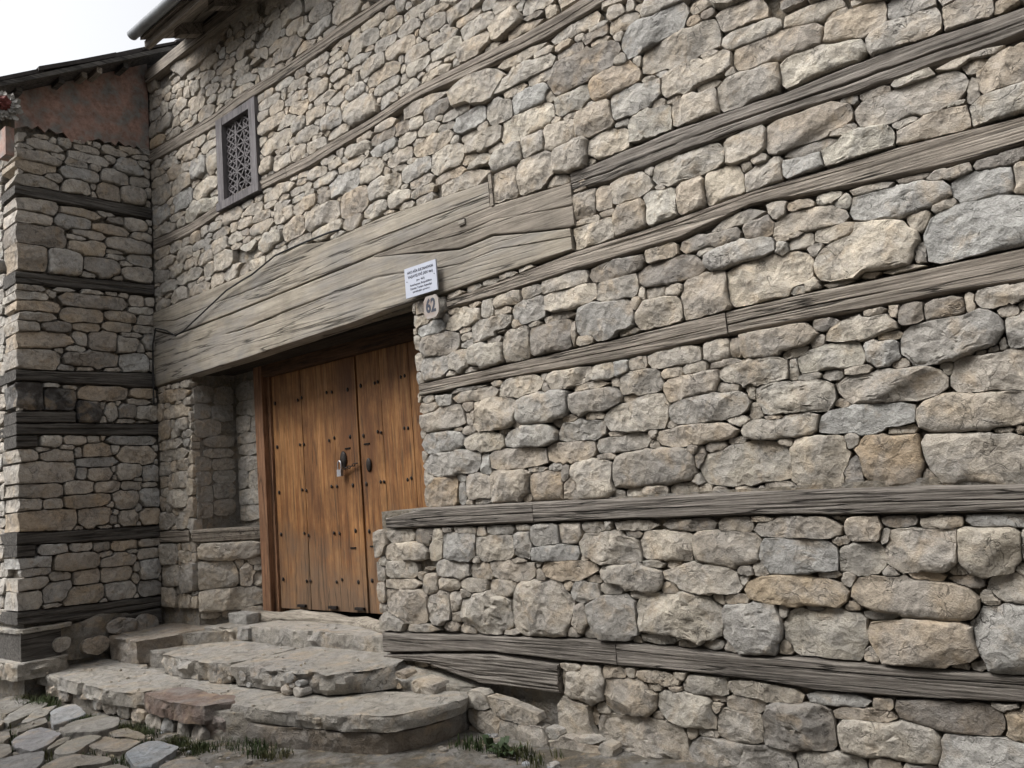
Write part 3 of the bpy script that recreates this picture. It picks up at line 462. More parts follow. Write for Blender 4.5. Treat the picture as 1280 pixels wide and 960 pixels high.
('main', 0, '''
-1179 3907 - 24 21 19 13 10 9 10 10 10 12 14 22 28 35 34 36 34 24 19 16 15 15 18 19 22 28 32 27
-988 3739 - 27 25 15 10 9 7 7 9 12 12 18 28 26 18 13 12 12 12 15 21 28
-874 3753 - 15 13 12 10 10 9 10 10 15 21 22 22 21 15 12 10 10 10 13 17 16
-301 3475 b 13 13 15 12 13 12 10 10 10 12 18 22 27 27 27 30 35 28 22 16 15 12 12 13 15 15 19 18
-871 3298 - 34 22 12 7 6 6 6 7 9 15 35 36 31 20 15 13 13 15 16 24 35
-989 3305 - 20 13 10 7 6 6 6 7 9 15 22 19 18 12 12 10 13 18 21 24 22
-463 3262 - 28 21 13 12 10 9 9 10 13 15 25 24 22 24 22 22 22 21 21 24 24
-484 3143 - 12 13 15 21 27 32 21 15 13 12 10 10 12 18 26 29 22 21 20 15 13
-1033 3160 - 34 29 17 12 6 6 6 7 9 15 26 32 18 15 12 13 13 13 13 20 32
-763 3104 - 28 21 13 9 7 7 7 9 10 18 29 27 22 18 10 9 9 10 9 12 23
-554 3117 - 20 10 6 4 4 4 8 17 19 6 4 6 7 9 16
-1452 3151 - 25 24 19 15 10 12 19 21 18 15 10 9 9 12 21
-1277 2859 - 35 28 22 16 16 16 16 18 20 31 34 31 22 15 10 10 9 10 12 18 34
-1135 2852 w 28 32 24 18 18 16 16 19 24 31 33 32 22 18 13 12 15 13 12 13 18
-1086 2824 w 25 24 24 23 16 12 9 10 9 13 18 18 16 15 15 16 16 21 24 24 24
-942 2848 - 48 24 12 9 7 9 9 10 13 23 51 44 24 15 12 10 10 10 13 18 36
-759 2841 d 34 14 7 4 4 3 3 4 6 10 40 34 22 15 12 10 10 10 13 18 25
-1290 2681 - 28 30 29 22 19 15 15 13 18 28 34 34 37 26 22 19 19 21 21 29 30
-1352 2722 - 38 24 12 9 7 6 6 7 9 22 38 32 18 15 12 10 10 7 9 14 25
-1393 2670 - 16 18 20 18 18 18 21 19 16 13 12 15 19 16 16 18 19 18 18 20 18
-778 2490 - 12 12 15 19 25 26 22 16 15 12 10 10 15 18 23 24 22 25 15 15 12
-1273 2455 w 19 21 19 22 21 16 13 16 16 19 15 15 16 20 16 15 12 12 15 21 23
-1335 2447 w 15 16 12 9 9 10 15 18 23 19 12 10 12 15 16
-1152 2433 - 39 24 12 9 7 7 7 7 10 17 34 24 9 6 4 4 3 4 4 7 15
-995 2447 - 21 8 4 3 3 7 10 19 24 14 12 10 12 10 13
-868 2430 w 54 30 15 10 9 7 9 9 12 20 39 20 6 4 3 3 3 3 3 4 12
-923 2252 - 10 11 19 16 16 19 12 13 10 12 13 12 16 10 10
-622 2231 - 9 10 12 20 22 24 21 15 10 7 7 7 7 10 15 22 22 21 18 15 13
-1229 2259 d 31 24 18 16 13 12 13 15 19 29 31 31 30 24 22 19 19 16 16 19 25
-1280 2177 - 17 22 23 18 15 12 13 15 18 20 16 11 12 15 19
-1394 2145 - 31 35 18 13 10 10 10 12 15 17 29 35 30 19 15 13 12 13 12 18 24
-521 2029 - 6 7 10 17 13 9 9 7 7 9 13 12 12 10 10
-606 2011 - 10 10 6 4 4 6 9 9 12 10 7 6 6 7 9
-557 2017 - 10 10 10 4 4 6 9 9 13 10 6 6 6 7 10
-1411 2066 - 10 12 13 18 26 25 25 18 12 10 12 12 13 17 29 28 29 22 18 13 12
-1337 2019 - 29 23 12 9 7 6 7 7 10 16 28 31 18 15 12 10 10 10 13 18 25
-1228 2011 - 24 25 19 13 12 10 10 12 16 21 22 28 21 18 18 15 15 16 19 22 25
-1632 1882 - 16 16 19 21 22 24 22 19 16 16 15 15 20 21 22 19 19 21 21 23 19
-1200 1872 - 16 13 8 9 9 13 15 19 22 15 13 12 12 15 20
-1533 1839 - 23 18 9 7 7 7 12 29 20 6 4 3 4 4 11
-569 1675 - 21 12 6 4 4 6 9 19 16 10 7 6 6 7 15
-512 1671 - 12 12 9 10 10 10 6 7 9 6 10 9 9 9 12
-1573 1501 - 51 37 20 13 12 10 10 12 16 25 27 26 15 13 10 9 9 9 12 17 31
-1113 1481 - 20 16 9 9 9 11 20 21 23 8 6 4 4 6 12
-721 1463 - 15 7 4 3 3 3 6 14 10 3 2 2 2 3 5
-2517 3127 - 44 37 20 13 12 10 10 9 12 25 44 44 21 13 10 9 9 9 12 17 41
-2380 3137 - 29 23 12 9 9 10 15 29 22 16 12 10 12 15 24
-1799 2762 - 26 19 10 7 7 9 13 22 28 21 13 9 9 12 16
-2982 2803 - 40 41 30 22 18 16 18 19 25 37 40 40 40 30 24 21 21 22 27 31 41
-3216 2728 - 39 24 14 10 9 10 17 36 39 18 15 13 13 18 31
-2789 2597 - 70 42 23 19 16 15 15 16 22 29 61 55 20 12 9 7 7 9 10 15 29
-2690 2484 - 10 12 17 36 32 12 10 9 9 10 18 43 19 16 12
-2200 2624 - 9 10 13 13 19 15 12 10 13 16 15 21 22 12 10
-2120 2606 - 30 35 24 16 13 16 16 18 24 31 30 32 30 22 18 16 15 16 19 28 31
-2003 2592 - 27 28 25 22 18 16 18 19 22 27 28 28 26 17 16 15 15 19 21 22 25
-2245 2566 - 16 18 21 22 21 20 15 12 12 15 18 19 13 12 12
-3256 2603 - 25 8 4 3 3 3 6 16 21 9 6 4 4 6 12
-2977 2589 - 25 22 13 10 9 12 15 29 23 12 7 7 7 9 18
-3121 2622 - 14 13 15 12 13 19 18 15 18 19 16 15 15 16 22
-1699 2218 - 13 15 16 22 29 27 28 24 19 16 15 15 16 19 24 25 25 26 22 16 15
-1760 2148 - 46 30 21 15 12 12 12 13 12 20 41 44 20 12 9 9 4 6 7 10 20
-1929 2152 - 36 34 27 19 13 12 12 15 18 28 34 34 31 20 15 13 13 15 16 21 35
-2066 2147 - 33 34 25 19 15 15 15 16 22 28 35 36 32 21 16 15 13 15 18 25 34
-2272 2229 - 30 31 32 24 22 21 19 21 27 31 31 31 31 24 18 16 16 16 21 28 31
-2384 2222 g 24 24 31 28 24 22 22 25 31 25 24 24 25 31 28 20 18 19 19 24 24
-2607 2150 - 66 38 20 18 15 13 13 15 17 26 53 62 24 13 10 9 9 10 12 17 33
-2434 2147 - 15 15 16 15 15 16 20 16 16 19 12 13 15 19 16
-2354 2044 - 26 23 12 9 9 10 16 24 26 18 12 10 10 11 19
-3289 1956 - 35 14 7 6 4 6 9 26 27 10 10 9 9 8 15
-2465 1853 - 36 15 9 6 9 10 17 30 23 9 7 7 7 10 20
-3059 1699 - 43 20 10 7 7 9 14 36 36 15 10 9 9 12 23
-1961 1679 d 15 19 21 25 31 29 19 13 13 13 13 13 15 18 27 32 20 18 16 15 13
-2804 1557 - 22 24 24 28 31 39 31 30 31 30 27 27 33 40 32 31 30 33 38 38 27
-2840 1657 d 19 22 29 30 25 19 18 15 15 18 28 24 19 21 19
-2478 1514 - 19 19 15 13 13 15 18 21 25 16 10 9 9 12 20
-2384 1516 - 25 28 17 13 12 13 21 26 27 22 15 13 13 18 28
-2247 1519 - 41 37 24 18 15 13 13 16 21 33 41 41 35 23 18 15 15 16 19 27 40
-2075 1519 - 43 39 30 21 18 16 16 19 25 33 43 43 34 22 16 15 15 16 19 27 44
-1951 1511 - 19 22 16 16 12 12 16 18 18 17 12 10 10 15 22
-1871 1501 - 20 19 11 10 10 12 16 19 19 10 7 6 6 9 16
-1735 1499 - 30 15 12 9 9 10 15 29 25 9 6 4 4 6 12
-1634 1500 - 4 6 3 6 4 6 9 12 12 9 6 6 6 3 6
-2978 4735 - 48 39 26 19 18 16 18 22 30 46 59 57 54 35 27 24 27 28 30 42 60
-2765 4542 d 40 27 15 12 12 14 26 45 27 9 6 7 9 11 21
-2184 4318 - 25 24 22 16 16 15 15 18 25 29 27 30 33 33 33 28 28 27 33 37 30
-2079 4312 - 12 13 13 13 15 13 10 10 13 17 29 28 29 22 14
-2334 4224 d 46 47 26 18 15 17 15 17 25 40 49 43 40 25 17 15 13 15 18 31 44
-1640 4096 - 27 24 21 15 13 12 15 18 23 35 41 42 38 28 19 16 16 16 18 24 31
-1621 4036 d 19 16 13 10 9 10 16 23 24 22 18 16 16 18 21
-2522 4203 - 49 48 32 24 16 16 16 18 24 30 50 50 37 28 21 19 18 19 21 29 51
-2759 4131 - 50 50 29 21 16 16 16 18 24 37 52 52 37 24 18 16 15 16 24 33 44
-1974 3661 - 22 19 15 12 10 12 19 18 23 21 13 12 12 16 21
-1886 3649 - 28 18 10 9 7 9 11 23 23 15 13 15 12 16 22
-2011 3815 - 22 15 12 9 12 13 21 29 21 13 9 7 7 10 19
-1944 3829 - 22 13 7 4 4 6 13 20 15 12 13 15 15 16 23
-1652 3812 - 28 19 15 10 10 12 18 26 18 10 7 6 9 12 23
-1519 3136 - 13 15 16 16 15 18 22 15 15 15 15 10 10 13 15
-2017 3187 - 10 11 6 7 7 9 13 20 18 10 10 9 9 12 14
-5575 5845 - 64 58 36 28 24 22 8 6 7 10 16 41 54 36 31 27 27 29 39 54 71
-5290 5862 - 82 51 32 22 18 18 18 19 26 48 77 77 48 32 27 24 22 25 30 43 79
-4935 5429 - 92 93 59 42 34 33 33 42 48 56 91 76 47 34 30 32 29 34 37 47 80
-5246 5601 - 63 63 45 32 27 24 28 31 41 58 60 62 55 49 42 39 40 40 39 45 63
-5787 5562 - 71 62 48 38 34 32 39 58 65 82 18 5 4 4 3 3 3 3 6 70 72
-6002 5719 - 11 63 61 48 43 43 39 41 51 67 74 72 68 50 36 7 3 3 4 6 6
-5678 5398 - 12 6 6 4 3 3 3 4 7 68 68 57 60 59 47 42 40 44 55 57 56
-6011 5411 - 93 54 48 49 39 36 37 42 53 76 83 36 18 12 9 7 7 7 13 21 77
-6074 5582 - 37 67 55 41 36 34 35 43 55 65 59 28 16 10 7 6 6 7 9 12 24
-4270 5203 - 71 48 24 14 12 10 10 12 16 27 73 75 55 36 31 27 27 31 42 48 71
-4067 5170 - 29 30 33 31 30 31 34 29 34 30 25 25 27 34 37
-3755 5067 - 89 46 29 19 16 15 16 21 28 54 93 92 46 33 28 20 19 24 31 40 73
-3952 5194 - 30 30 32 23 21 24 35 31 28 31 35 34 38 31 27
-4079 5068 - 64 64 49 32 27 24 25 31 32 43 61 64 56 38 29 28 28 30 36 45 62
-3891 4974 - 62 52 42 34 28 27 30 34 43 54 68 62 48 34 27 24 24 28 34 37 62
-3581 4983 - 55 35 22 16 13 13 16 18 28 44 72 69 38 24 18 16 16 16 24 29 45
-3324 4795 - 63 58 36 18 15 13 13 16 21 33 57 58 46 30 24 21 18 19 22 32 50
-3232 4877 - 30 33 31 28 27 27 34 28 28 31 27 22 24 31 33
-3121 4800 - 31 31 27 18 21 24 32 36 36 32 24 24 24 24 28
-3563 4746 - 78 60 46 30 25 23 27 30 35 54 69 67 48 30 24 21 21 22 27 38 61
-4152 4968 - 67 59 36 30 25 24 24 27 35 53 61 63 48 35 30 27 27 25 26 36 59
-4658 5211 - 59 6 2 2 2 2 2 2 2 3 11 66 38 24 24 25 22 24 24 35 57
-4489 5200 - 31 30 14 10 9 10 16 21 21 32 28 25 27 30 31
-4728 5104 - 51 39 24 16 15 21 27 51 51 29 19 16 16 23 40
-4962 5171 - 75 61 32 22 19 15 15 16 22 36 80 82 67 39 30 30 28 31 38 52 68
-4742 5033 - 62 60 32 22 19 18 18 21 26 41 51 59 46 30 20 18 16 18 22 30 43
-4452 4965 - 79 40 28 24 22 21 22 25 27 44 69 72 41 24 18 19 19 24 24 35 55
-3824 4649 - 64 63 44 30 25 24 24 27 36 55 64 60 58 42 36 30 25 27 28 36 49
-3653 4532 - 79 47 30 21 18 16 16 19 24 39 72 80 37 23 18 15 15 16 24 34 62
-4165 4628 - 75 69 45 33 27 25 25 28 33 52 71 71 50 36 28 25 24 25 31 39 64
-3930 4522 - 52 48 45 43 36 35 30 32 40 53 55 58 44 24 18 16 16 18 17 24 41
-4521 4724 - 62 57 53 40 30 25 26 33 38 52 65 59 48 40 31 28 27 30 32 43 59
-4154 4516 - 52 43 36 37 33 30 31 34 40 46 46 48 51 37 26 22 22 24 24 34 51
-4674 4867 - 44 56 30 21 18 16 16 19 24 39 58 51 42 32 28 24 21 19 23 33 39
-4765 4752 - 55 49 47 37 26 21 21 24 26 40 53 45 33 25 24 27 31 34 37 42 55
-4979 4919 - 70 76 65 42 36 33 31 34 45 69 67 70 66 42 30 25 25 24 29 46 66
-5017 5019 - 42 18 12 10 10 12 23 51 51 32 21 18 19 21 38
-5253 5082 - 76 59 32 22 18 19 21 27 30 41 70 70 35 26 27 24 18 19 22 28 60
-5431 5162 - 69 48 30 21 18 16 16 19 24 39 70 65 42 36 28 24 24 25 31 38 66
-5206 5169 d 39 32 18 13 13 15 23 44 39 37 28 24 25 33 43
-5296 4980 - 84 57 36 30 28 24 21 24 27 41 72 75 48 39 30 27 27 25 30 40 52
-5650 5153 - 38 38 28 21 21 27 39 35 38 24 19 16 18 22 30
-5666 5090 - 87 66 25 16 15 13 16 19 29 53 85 86 57 36 31 28 27 26 31 44 73
-5556 4993 - 52 48 40 33 27 25 25 26 33 52 58 55 54 36 31 27 27 28 34 47 53
-5251 4868 - 70 66 41 33 31 31 31 33 42 65 72 47 36 28 24 27 33 39 46 57 67
-5036 4741 - 70 69 47 33 28 26 30 36 44 66 63 63 68 52 40 33 30 29 37 52 67
-5255 4728 - 46 48 47 42 34 33 30 27 34 47 52 49 51 47 37 33 31 34 37 46 48
-5149 4606 - 86 59 49 39 33 33 34 35 45 64 83 83 59 42 36 34 34 37 33 41 70
-4745 4485 - 68 51 39 29 27 24 25 25 31 44 64 77 46 33 25 22 22 24 28 35 56
-5039 4474 - 66 57 43 31 25 24 25 28 36 60 67 67 56 38 28 25 25 27 33 41 69
-5281 4492 - 52 58 49 38 33 30 34 39 45 56 51 51 52 46 39 34 34 31 33 40 52
-5506 4589 - 55 30 17 12 12 13 22 56 40 20 16 19 21 23 42
-5519 4475 - 68 70 65 50 42 39 33 34 42 62 67 67 53 35 27 24 25 28 33 47 75
-5758 4531 - 57 57 58 45 40 38 41 41 50 45 40 40 45 47 37 33 33 39 42 55 54
-5760 4994 - 46 47 30 24 23 30 38 40 40 37 28 27 28 33 47
-3889 4245 - 37 38 33 27 22 21 22 25 31 35 33 33 36 37 29 28 28 30 31 39 41
-4029 4261 d 36 38 33 25 24 22 24 30 39 44 36 36 47 39 34 30 30 31 34 41 37
-3473 4177 - 62 39 25 18 15 13 13 16 21 39 72 83 49 32 27 24 21 22 27 33 56
-3770 4155 - 61 44 39 31 27 24 25 28 32 43 56 56 45 33 28 25 25 27 29 39 49
-3989 4152 - 52 53 36 30 28 27 27 27 34 47 49 52 47 34 27 24 24 25 31 36 49
-4238 4262 d 68 65 35 25 21 19 19 23 33 52 71 71 49 32 24 22 21 22 27 38 62
-4247 4173 g 78 72 40 28 24 22 22 25 33 51 78 67 44 36 31 25 22 24 28 35 65
-4545 4269 - 80 62 35 24 20 22 23 31 45 64 77 69 58 38 31 28 28 30 36 50 79
-4619 4169 - 87 68 38 30 25 24 24 27 31 43 89 81 47 30 27 24 22 24 30 40 55
-3304 3759 - 50 44 33 30 27 27 22 21 22 30 52 65 38 24 18 16 16 16 24 34 45
-3594 3750 - 77 61 38 27 22 21 21 24 30 44 75 75 41 26 19 15 13 15 18 26 48
-3873 3729 - 62 54 29 21 16 15 19 18 24 37 56 59 44 24 18 16 16 16 21 29 54
-5049 4241 - 65 51 33 27 25 30 30 34 39 55 60 67 47 39 30 24 22 24 30 42 62
-4824 4250 - 46 32 28 17 16 19 24 38 46 41 29 27 28 29 44
-4959 4151 - 82 71 43 34 25 21 21 24 30 48 77 76 47 30 23 24 22 24 33 42 63
-5579 4247 - 119 77 48 38 34 33 33 34 43 57 116 116 56 39 37 27 22 24 30 37 79
-5262 4230 - 36 28 19 15 15 17 33 34 34 20 16 15 15 19 28
-4112 3744 - 62 58 46 35 32 35 33 37 44 60 60 62 58 44 37 27 27 25 30 36 60
-4640 3715 - 58 60 41 30 24 22 24 27 35 53 60 65 50 43 36 33 33 32 39 46 52
-5236 4028 - 83 81 51 36 33 31 28 30 38 53 81 82 70 50 42 31 27 30 39 44 72
-4972 4012 d 45 43 43 31 23 21 22 24 32 47 46 49 39 37 30 25 25 27 33 40 46
-5332 3730 - 85 82 50 35 30 27 28 29 36 57 87 86 33 20 15 13 13 13 13 19 47
-5532 4022 - 64 67 61 44 37 31 31 36 46 62 67 67 62 45 39 34 36 39 43 54 67
-5853 4005 - 91 76 50 36 30 28 28 31 41 64 92 91 59 36 29 31 34 36 39 51 65
-5854 4104 - 71 59 36 30 27 24 24 27 34 48 67 72 48 30 24 21 21 22 26 36 65
-5562 4124 - 73 34 18 14 16 19 29 52 60 32 21 18 19 26 40
-5675 3718 - 79 75 40 27 22 21 25 31 36 50 75 78 45 24 19 16 16 18 21 30 47
-5954 3706 - 63 67 44 31 25 24 25 28 37 63 63 62 52 29 22 19 19 21 21 29 56
-6184 3701 - 51 54 29 18 15 14 20 19 23 40 27 22 24 32 49
-5269 4175 - 75 55 22 15 12 12 12 14 23 43 82 76 40 26 19 16 16 18 21 36 58
-5974 4203 - 74 65 39 29 27 25 22 25 33 51 74 71 44 33 27 28 28 30 36 45 71
-6117 4115 - 60 62 44 31 26 29 27 29 45 56 60 65 46 29 22 19 19 24 29 40 59
-6159 4030 - 53 44 21 16 12 14 34 11 10 9 9 7 10 14 47
-3961 2891 d 34 36 41 34 31 30 30 34 40 33 30 30 35 30 22 21 19 21 30 38 36
-3888 2742 g 70 61 38 30 25 21 18 19 21 35 60 67 56 39 30 27 25 28 33 47 72
-3549 2618 - 24 25 18 13 13 15 21 29 30 26 14 12 13 16 25
-3554 2569 - 32 28 15 12 10 10 14 29 32 20 16 15 18 20 29
-3962 2244 - 33 28 24 18 18 19 24 29 26 15 13 12 12 15 21
-3805 2228 - 35 42 24 21 18 16 16 19 24 44 42 36 33 31 28 25 24 25 31 38 36
-3647 2271 - 122 27 12 9 7 6 6 7 10 16 29 48 17 10 7 7 7 7 9 14 29
-3590 2155 - 27 28 18 15 13 15 24 29 24 21 21 18 19 21 25
-3590 2063 - 15 9 12 18 26 26 14 12 10 10 16 19 24 25 19
-3599 1996 - 34 31 14 13 15 18 21 28 31 22 19 16 16 18 27
-3704 2013 - 26 18 9 7 7 7 12 20 20 8 7 6 7 9 18
-3469 1764 g 19 21 24 30 37 34 35 30 24 22 21 24 27 35 34 33 36 37 34 24 21
-3699 1586 - 21 22 25 28 37 37 37 28 22 18 16 16 22 23 34 40 39 33 27 25 22
-3526 1523 - 46 23 12 9 9 10 15 31 36 14 9 7 7 10 20
-5594 5933 - 35 25 16 12 15 17 25 36 41 34 23 19 18 23 35
-5611 5855 - 7 14 7 6 6 10 16 50 44 10 6 2 2 3 6
-5880 5968 - 34 29 17 12 12 13 16 21 25 24 19 17 20 18 24
-6081 5979 - 35 25 18 16 16 18 27 50 56 51 29 24 25 31 38
-5878 5854 - 68 62 43 30 25 27 28 31 36 56 58 61 59 42 36 28 25 27 33 47 57
-6261 5912 - 46 33 18 14 16 19 23 38 41 27 18 18 19 21 33
-6153 5827 - 73 58 36 25 21 20 27 30 38 54 71 71 55 36 27 24 27 25 27 36 59
-5980 5714 - 71 56 15 6 4 4 4 3 2 4 4 5 17 13 7 6 6 6 8 18 61
-5659 5715 - 13 21 33 28 24 19 19 18 21 22 21 18 16 6 4 4 4 4 4 7 12
-5794 5554 - 6 3 2 2 2 2 2 2 2 10 46 71 39 16 12 10 10 10 13 13 13
-6358 5828 g 30 35 36 31 34 33 41 34 34 31 24 21 25 28 32
-6569 5984 - 23 18 10 7 7 9 12 22 19 12 7 6 6 9 23
-6397 5992 d 36 24 14 10 9 10 17 29 32 18 12 10 10 14 25
-6441 5926 g 24 22 16 13 12 15 16 21 24 22 19 22 24 25 29
-6606 5849 - 87 71 48 34 28 27 27 31 39 63 90 81 54 38 33 36 37 37 40 52 84
-6323 5692 - 87 67 40 34 30 27 25 25 31 44 84 84 58 38 26 22 22 24 33 45 75
-6079 5553 - 66 25 12 9 7 6 7 7 11 25 67 71 59 53 39 34 34 36 44 60 72
-6904 5844 - 64 50 29 21 21 24 36 61 51 34 23 22 21 27 46
-6648 5703 - 75 64 45 43 37 31 28 33 38 58 70 70 69 50 36 31 30 33 32 39 64
-7309 6003 - 27 18 9 7 6 7 12 33 35 12 7 7 7 9 18
-7235 5925 - 48 26 15 13 12 15 23 54 49 27 22 19 19 26 47
-7209 5842 - 68 45 29 22 21 24 42 65 62 39 30 25 24 28 62
-7033 5701 - 37 40 43 39 35 50 45 40 33 30 27 30 35 47 38
-6871 5700 - 41 44 39 30 33 35 44 42 45 50 42 39 38 43 47
-7405 5817 - 34 34 25 19 15 18 22 27 35 33 26 28 33 38 34
-6770 5595 - 40 35 26 22 22 25 33 44 38 27 18 15 16 21 41
-6554 5553 - 61 48 33 30 28 28 34 62 65 42 29 25 26 37 46
-6327 5545 - 50 43 27 21 17 20 34 50 50 30 21 21 21 25 48
-6044 5376 - 57 22 15 10 9 9 9 10 13 36 88 91 62 39 30 27 25 28 33 47 87
-6371 5407 - 71 65 51 40 31 28 27 30 42 56 62 72 55 36 31 30 30 29 34 48 71
-6948 5581 - 48 43 27 24 22 25 30 40 40 35 17 15 15 17 30
-7289 5698 - 45 30 24 22 24 29 47 52 49 43 23 16 16 18 30
-5667 5409 - 54 52 49 43 40 34 34 36 35 28 14 7 2 2 2 2 2 4 5 13 58
-5880 5452 - 34 24 16 12 15 18 25 25 15 8 7 7 7 11 33
-6690 5379 - 84 59 42 32 30 31 34 36 41 64 79 82 71 45 36 31 34 36 44 60 76
-6843 5499 - 80 77 55 39 33 34 34 32 41 58 77 77 59 49 39 37 34 33 39 55 74
-7110 5498 - 55 53 35 27 26 33 44 43 40 41 29 24 25 33 50
-7495 5554 - 85 81 74 47 42 39 40 48 54 78 84 84 78 56 46 45 40 40 48 71 81
-7261 5485 - 32 34 38 30 28 33 38 39 44 40 31 27 28 36 41
-7314 5372 - 75 67 51 36 30 28 31 30 33 46 80 72 30 18 18 15 15 16 19 27 52
-7027 5355 - 62 46 26 22 22 21 34 65 49 23 15 13 13 18 33
-7671 5398 b 95 88 65 51 45 42 43 45 62 68 63 62 39 27 22 19 19 21 25 36 77
-7714 5725 - 77 64 35 30 28 33 48 41 41 48 32 30 34 41 65
-7697 5845 - 83 73 47 33 27 25 27 30 50 53 49 49 53 42 34 30 30 36 42 58 81
-6607 5129 - 49 37 21 16 15 21 31 44 45 43 30 28 30 39 54
-6823 5133 - 60 47 26 19 19 25 37 55 60 38 29 31 36 38 56
-6655 5024 - 79 75 41 29 27 25 26 33 42 60 80 71 56 36 28 24 21 22 27 38 69
-6992 5049 - 84 64 42 37 30 23 22 24 29 44 76 74 51 37 28 27 28 36 42 55 66
-7154 5124 - 87 80 53 42 34 33 33 37 48 55 68 60 48 35 37 30 27 25 26 36 60
-6605 4828 - 55 57 65 54 45 42 46 52 58 51 46 49 56 54 56 54 52 52 48 60 57
-6849 4864 g 75 75 76 69 61 51 56 68 76 71 75 75 77 64 54 48 55 53 60 77 76
-7422 5108 - 74 67 45 36 30 28 31 36 43 70 100 64 49 40 31 28 27 30 35 55 101
-7355 4981 - 86 79 57 41 34 32 36 40 51 72 59 56 69 52 38 35 42 45 50 66 87
-7670 5082 - 61 49 36 30 28 25 27 33 44 66 63 62 55 35 27 24 24 25 30 43 78
-7190 4821 - 96 99 71 51 45 45 44 49 59 84 90 101 97 59 46 40 40 43 48 66 94
-7609 4826 - 109 98 78 60 49 46 48 54 69 101 95 94 77 55 52 52 54 58 69 79 113
-7628 4982 - 76 71 45 33 27 25 25 30 38 58 83 83 63 45 34 31 30 33 39 54 82
-7634 4624 g 94 89 79 59 48 48 49 48 59 88 81 81 80 56 47 50 49 52 60 79 103
-7559 4449 - 119 67 48 45 43 40 40 42 54 73 118 117 60 36 28 25 25 27 32 50 95
-7231 4441 - 41 41 27 21 19 23 34 40 40 45 32 27 29 40 50
-7382 4616 - 22 25 22 21 25 26 32 30 30 33 31 27 28 24 25
-6316 4236 - 89 78 63 45 37 36 36 40 53 74 79 86 69 48 39 30 30 31 38 57 77
-6614 4226 - 63 45 26 19 20 29 47 56 56 38 31 27 28 33 55
-6793 4225 - 32 34 34 30 26 30 38 39 36 39 27 21 22 24 36
-6977 4212 - 55 56 36 28 24 27 34 49 52 45 34 30 30 39 53
-6511 4132 - 81 62 38 31 25 24 21 24 31 43 75 78 50 33 25 22 22 24 28 39 64
-6848 4109 g 86 63 34 27 25 27 27 27 36 50 88 88 40 28 22 19 19 21 28 32 58
-6224 4027 - 22 18 18 18 16 19 24 33 38 60 89 89 63 39 31 27 27 31 34 44 63
-6536 4014 - 65 67 62 45 37 36 36 40 52 68 71 60 60 56 41 36 36 37 42 58 76
-6115 3855 w 35 84 76 51 40 37 38 46 51 63 5 3 2 2 2 2 2 2 2 2 4
-7180 4097 - 75 81 59 45 39 36 36 40 48 68 76 76 67 55 44 39 34 34 41 57 78
-6793 3965 - 73 67 58 39 32 31 34 35 45 52 64 74 63 47 40 33 31 34 38 51 76
-7573 4107 - 116 85 50 39 33 31 31 36 41 65 109 89 59 45 36 34 34 36 39 46 85
-7624 4227 - 83 74 45 32 27 25 25 29 40 59 84 84 59 41 36 31 28 30 36 50 74
-7340 4212 - 55 57 36 27 27 30 45 57 63 45 34 30 27 32 54
-7156 4216 - 39 42 29 22 21 24 35 37 37 38 26 22 24 30 40
-7090 3976 - 53 46 40 29 27 31 42 53 53 43 33 26 27 34 49
-7347 3966 - 74 65 41 29 27 30 41 68 71 50 37 31 30 32 58
-7649 3979 - 80 70 51 40 34 32 35 33 38 54 72 72 55 36 27 32 33 36 39 54 81
-7099 3858 - 127 91 59 42 34 33 30 35 48 70 127 111 75 53 40 33 31 31 38 57 90
-6729 3840 - 51 54 53 42 34 33 33 34 44 60 53 55 55 48 37 33 32 37 42 52 54
-6597 3707 - 57 59 52 42 34 33 33 40 48 58 60 63 66 44 33 30 28 31 38 52 57
-6303 3709 - 41 85 57 45 38 37 39 40 48 69 89 92 69 44 34 30 30 31 37 33 37
-6919 3699 - 98 66 49 32 27 22 22 28 40 48 89 104 59 36 28 25 24 27 32 46 83
-7563 3842 - 115 97 62 48 40 37 37 40 51 67 115 114 63 50 35 31 27 30 35 51 103
-7303 3702 - 85 83 72 57 48 43 42 44 57 73 83 86 61 39 30 27 27 28 34 49 88
-7655 3694 - 88 64 44 35 35 27 25 28 32 49 69 70 58 38 30 25 25 27 33 45 75
-7480 2750 b 159 83 51 36 30 28 29 36 47 76 155 138 66 45 39 43 36 36 39 55 104
-7430 2583 - 130 78 60 39 33 31 32 39 58 73 122 125 73 45 36 37 34 36 44 61 108
-7656 2432 - 64 62 69 60 50 49 54 54 64 75 70 70 63 65 60 52 48 52 61 67 63
-7326 2434 - 61 61 63 50 42 39 40 45 58 67 64 64 60 61 56 29 25 27 33 45 61
-7571 2271 - 118 95 51 36 35 30 31 36 45 65 110 110 52 33 25 22 22 24 28 40 76
-7258 2267 - 36 39 24 18 18 21 35 37 37 28 22 19 21 31 29
-7520 2178 - 153 81 43 30 25 22 24 27 35 56 134 135 71 48 37 30 30 31 38 54 101
-7684 2047 - 60 62 45 37 35 41 59 57 57 55 38 33 37 45 65
-7326 2065 - 58 53 39 30 26 33 44 60 58 46 34 30 32 44 51
-7398 1922 - 79 82 70 51 43 40 43 49 56 85 85 82 76 58 45 40 42 45 54 74 74
-7713 1918 - 53 52 36 31 30 35 50 42 42 48 33 28 27 34 45
-7757 1729 - 33 37 33 30 29 36 24 19 19 24 38 47 49 42 37
-7685 1545 - 77 73 63 48 36 37 43 49 58 61 55 55 61 66 53 46 46 49 49 56 75
-7371 1542 - 65 66 61 45 37 36 36 34 35 52 77 80 69 56 51 45 45 48 52 58 60
-7345 1210 - 61 52 33 24 19 18 18 24 32 55 62 63 59 46 40 40 37 37 40 51 61
-7687 813 - 88 92 85 63 52 48 49 56 71 60 54 54 60 66 53 46 46 49 59 82 89
-7380 787 - 65 72 61 45 37 34 38 36 42 65 67 67 72 50 38 34 33 36 42 58 64
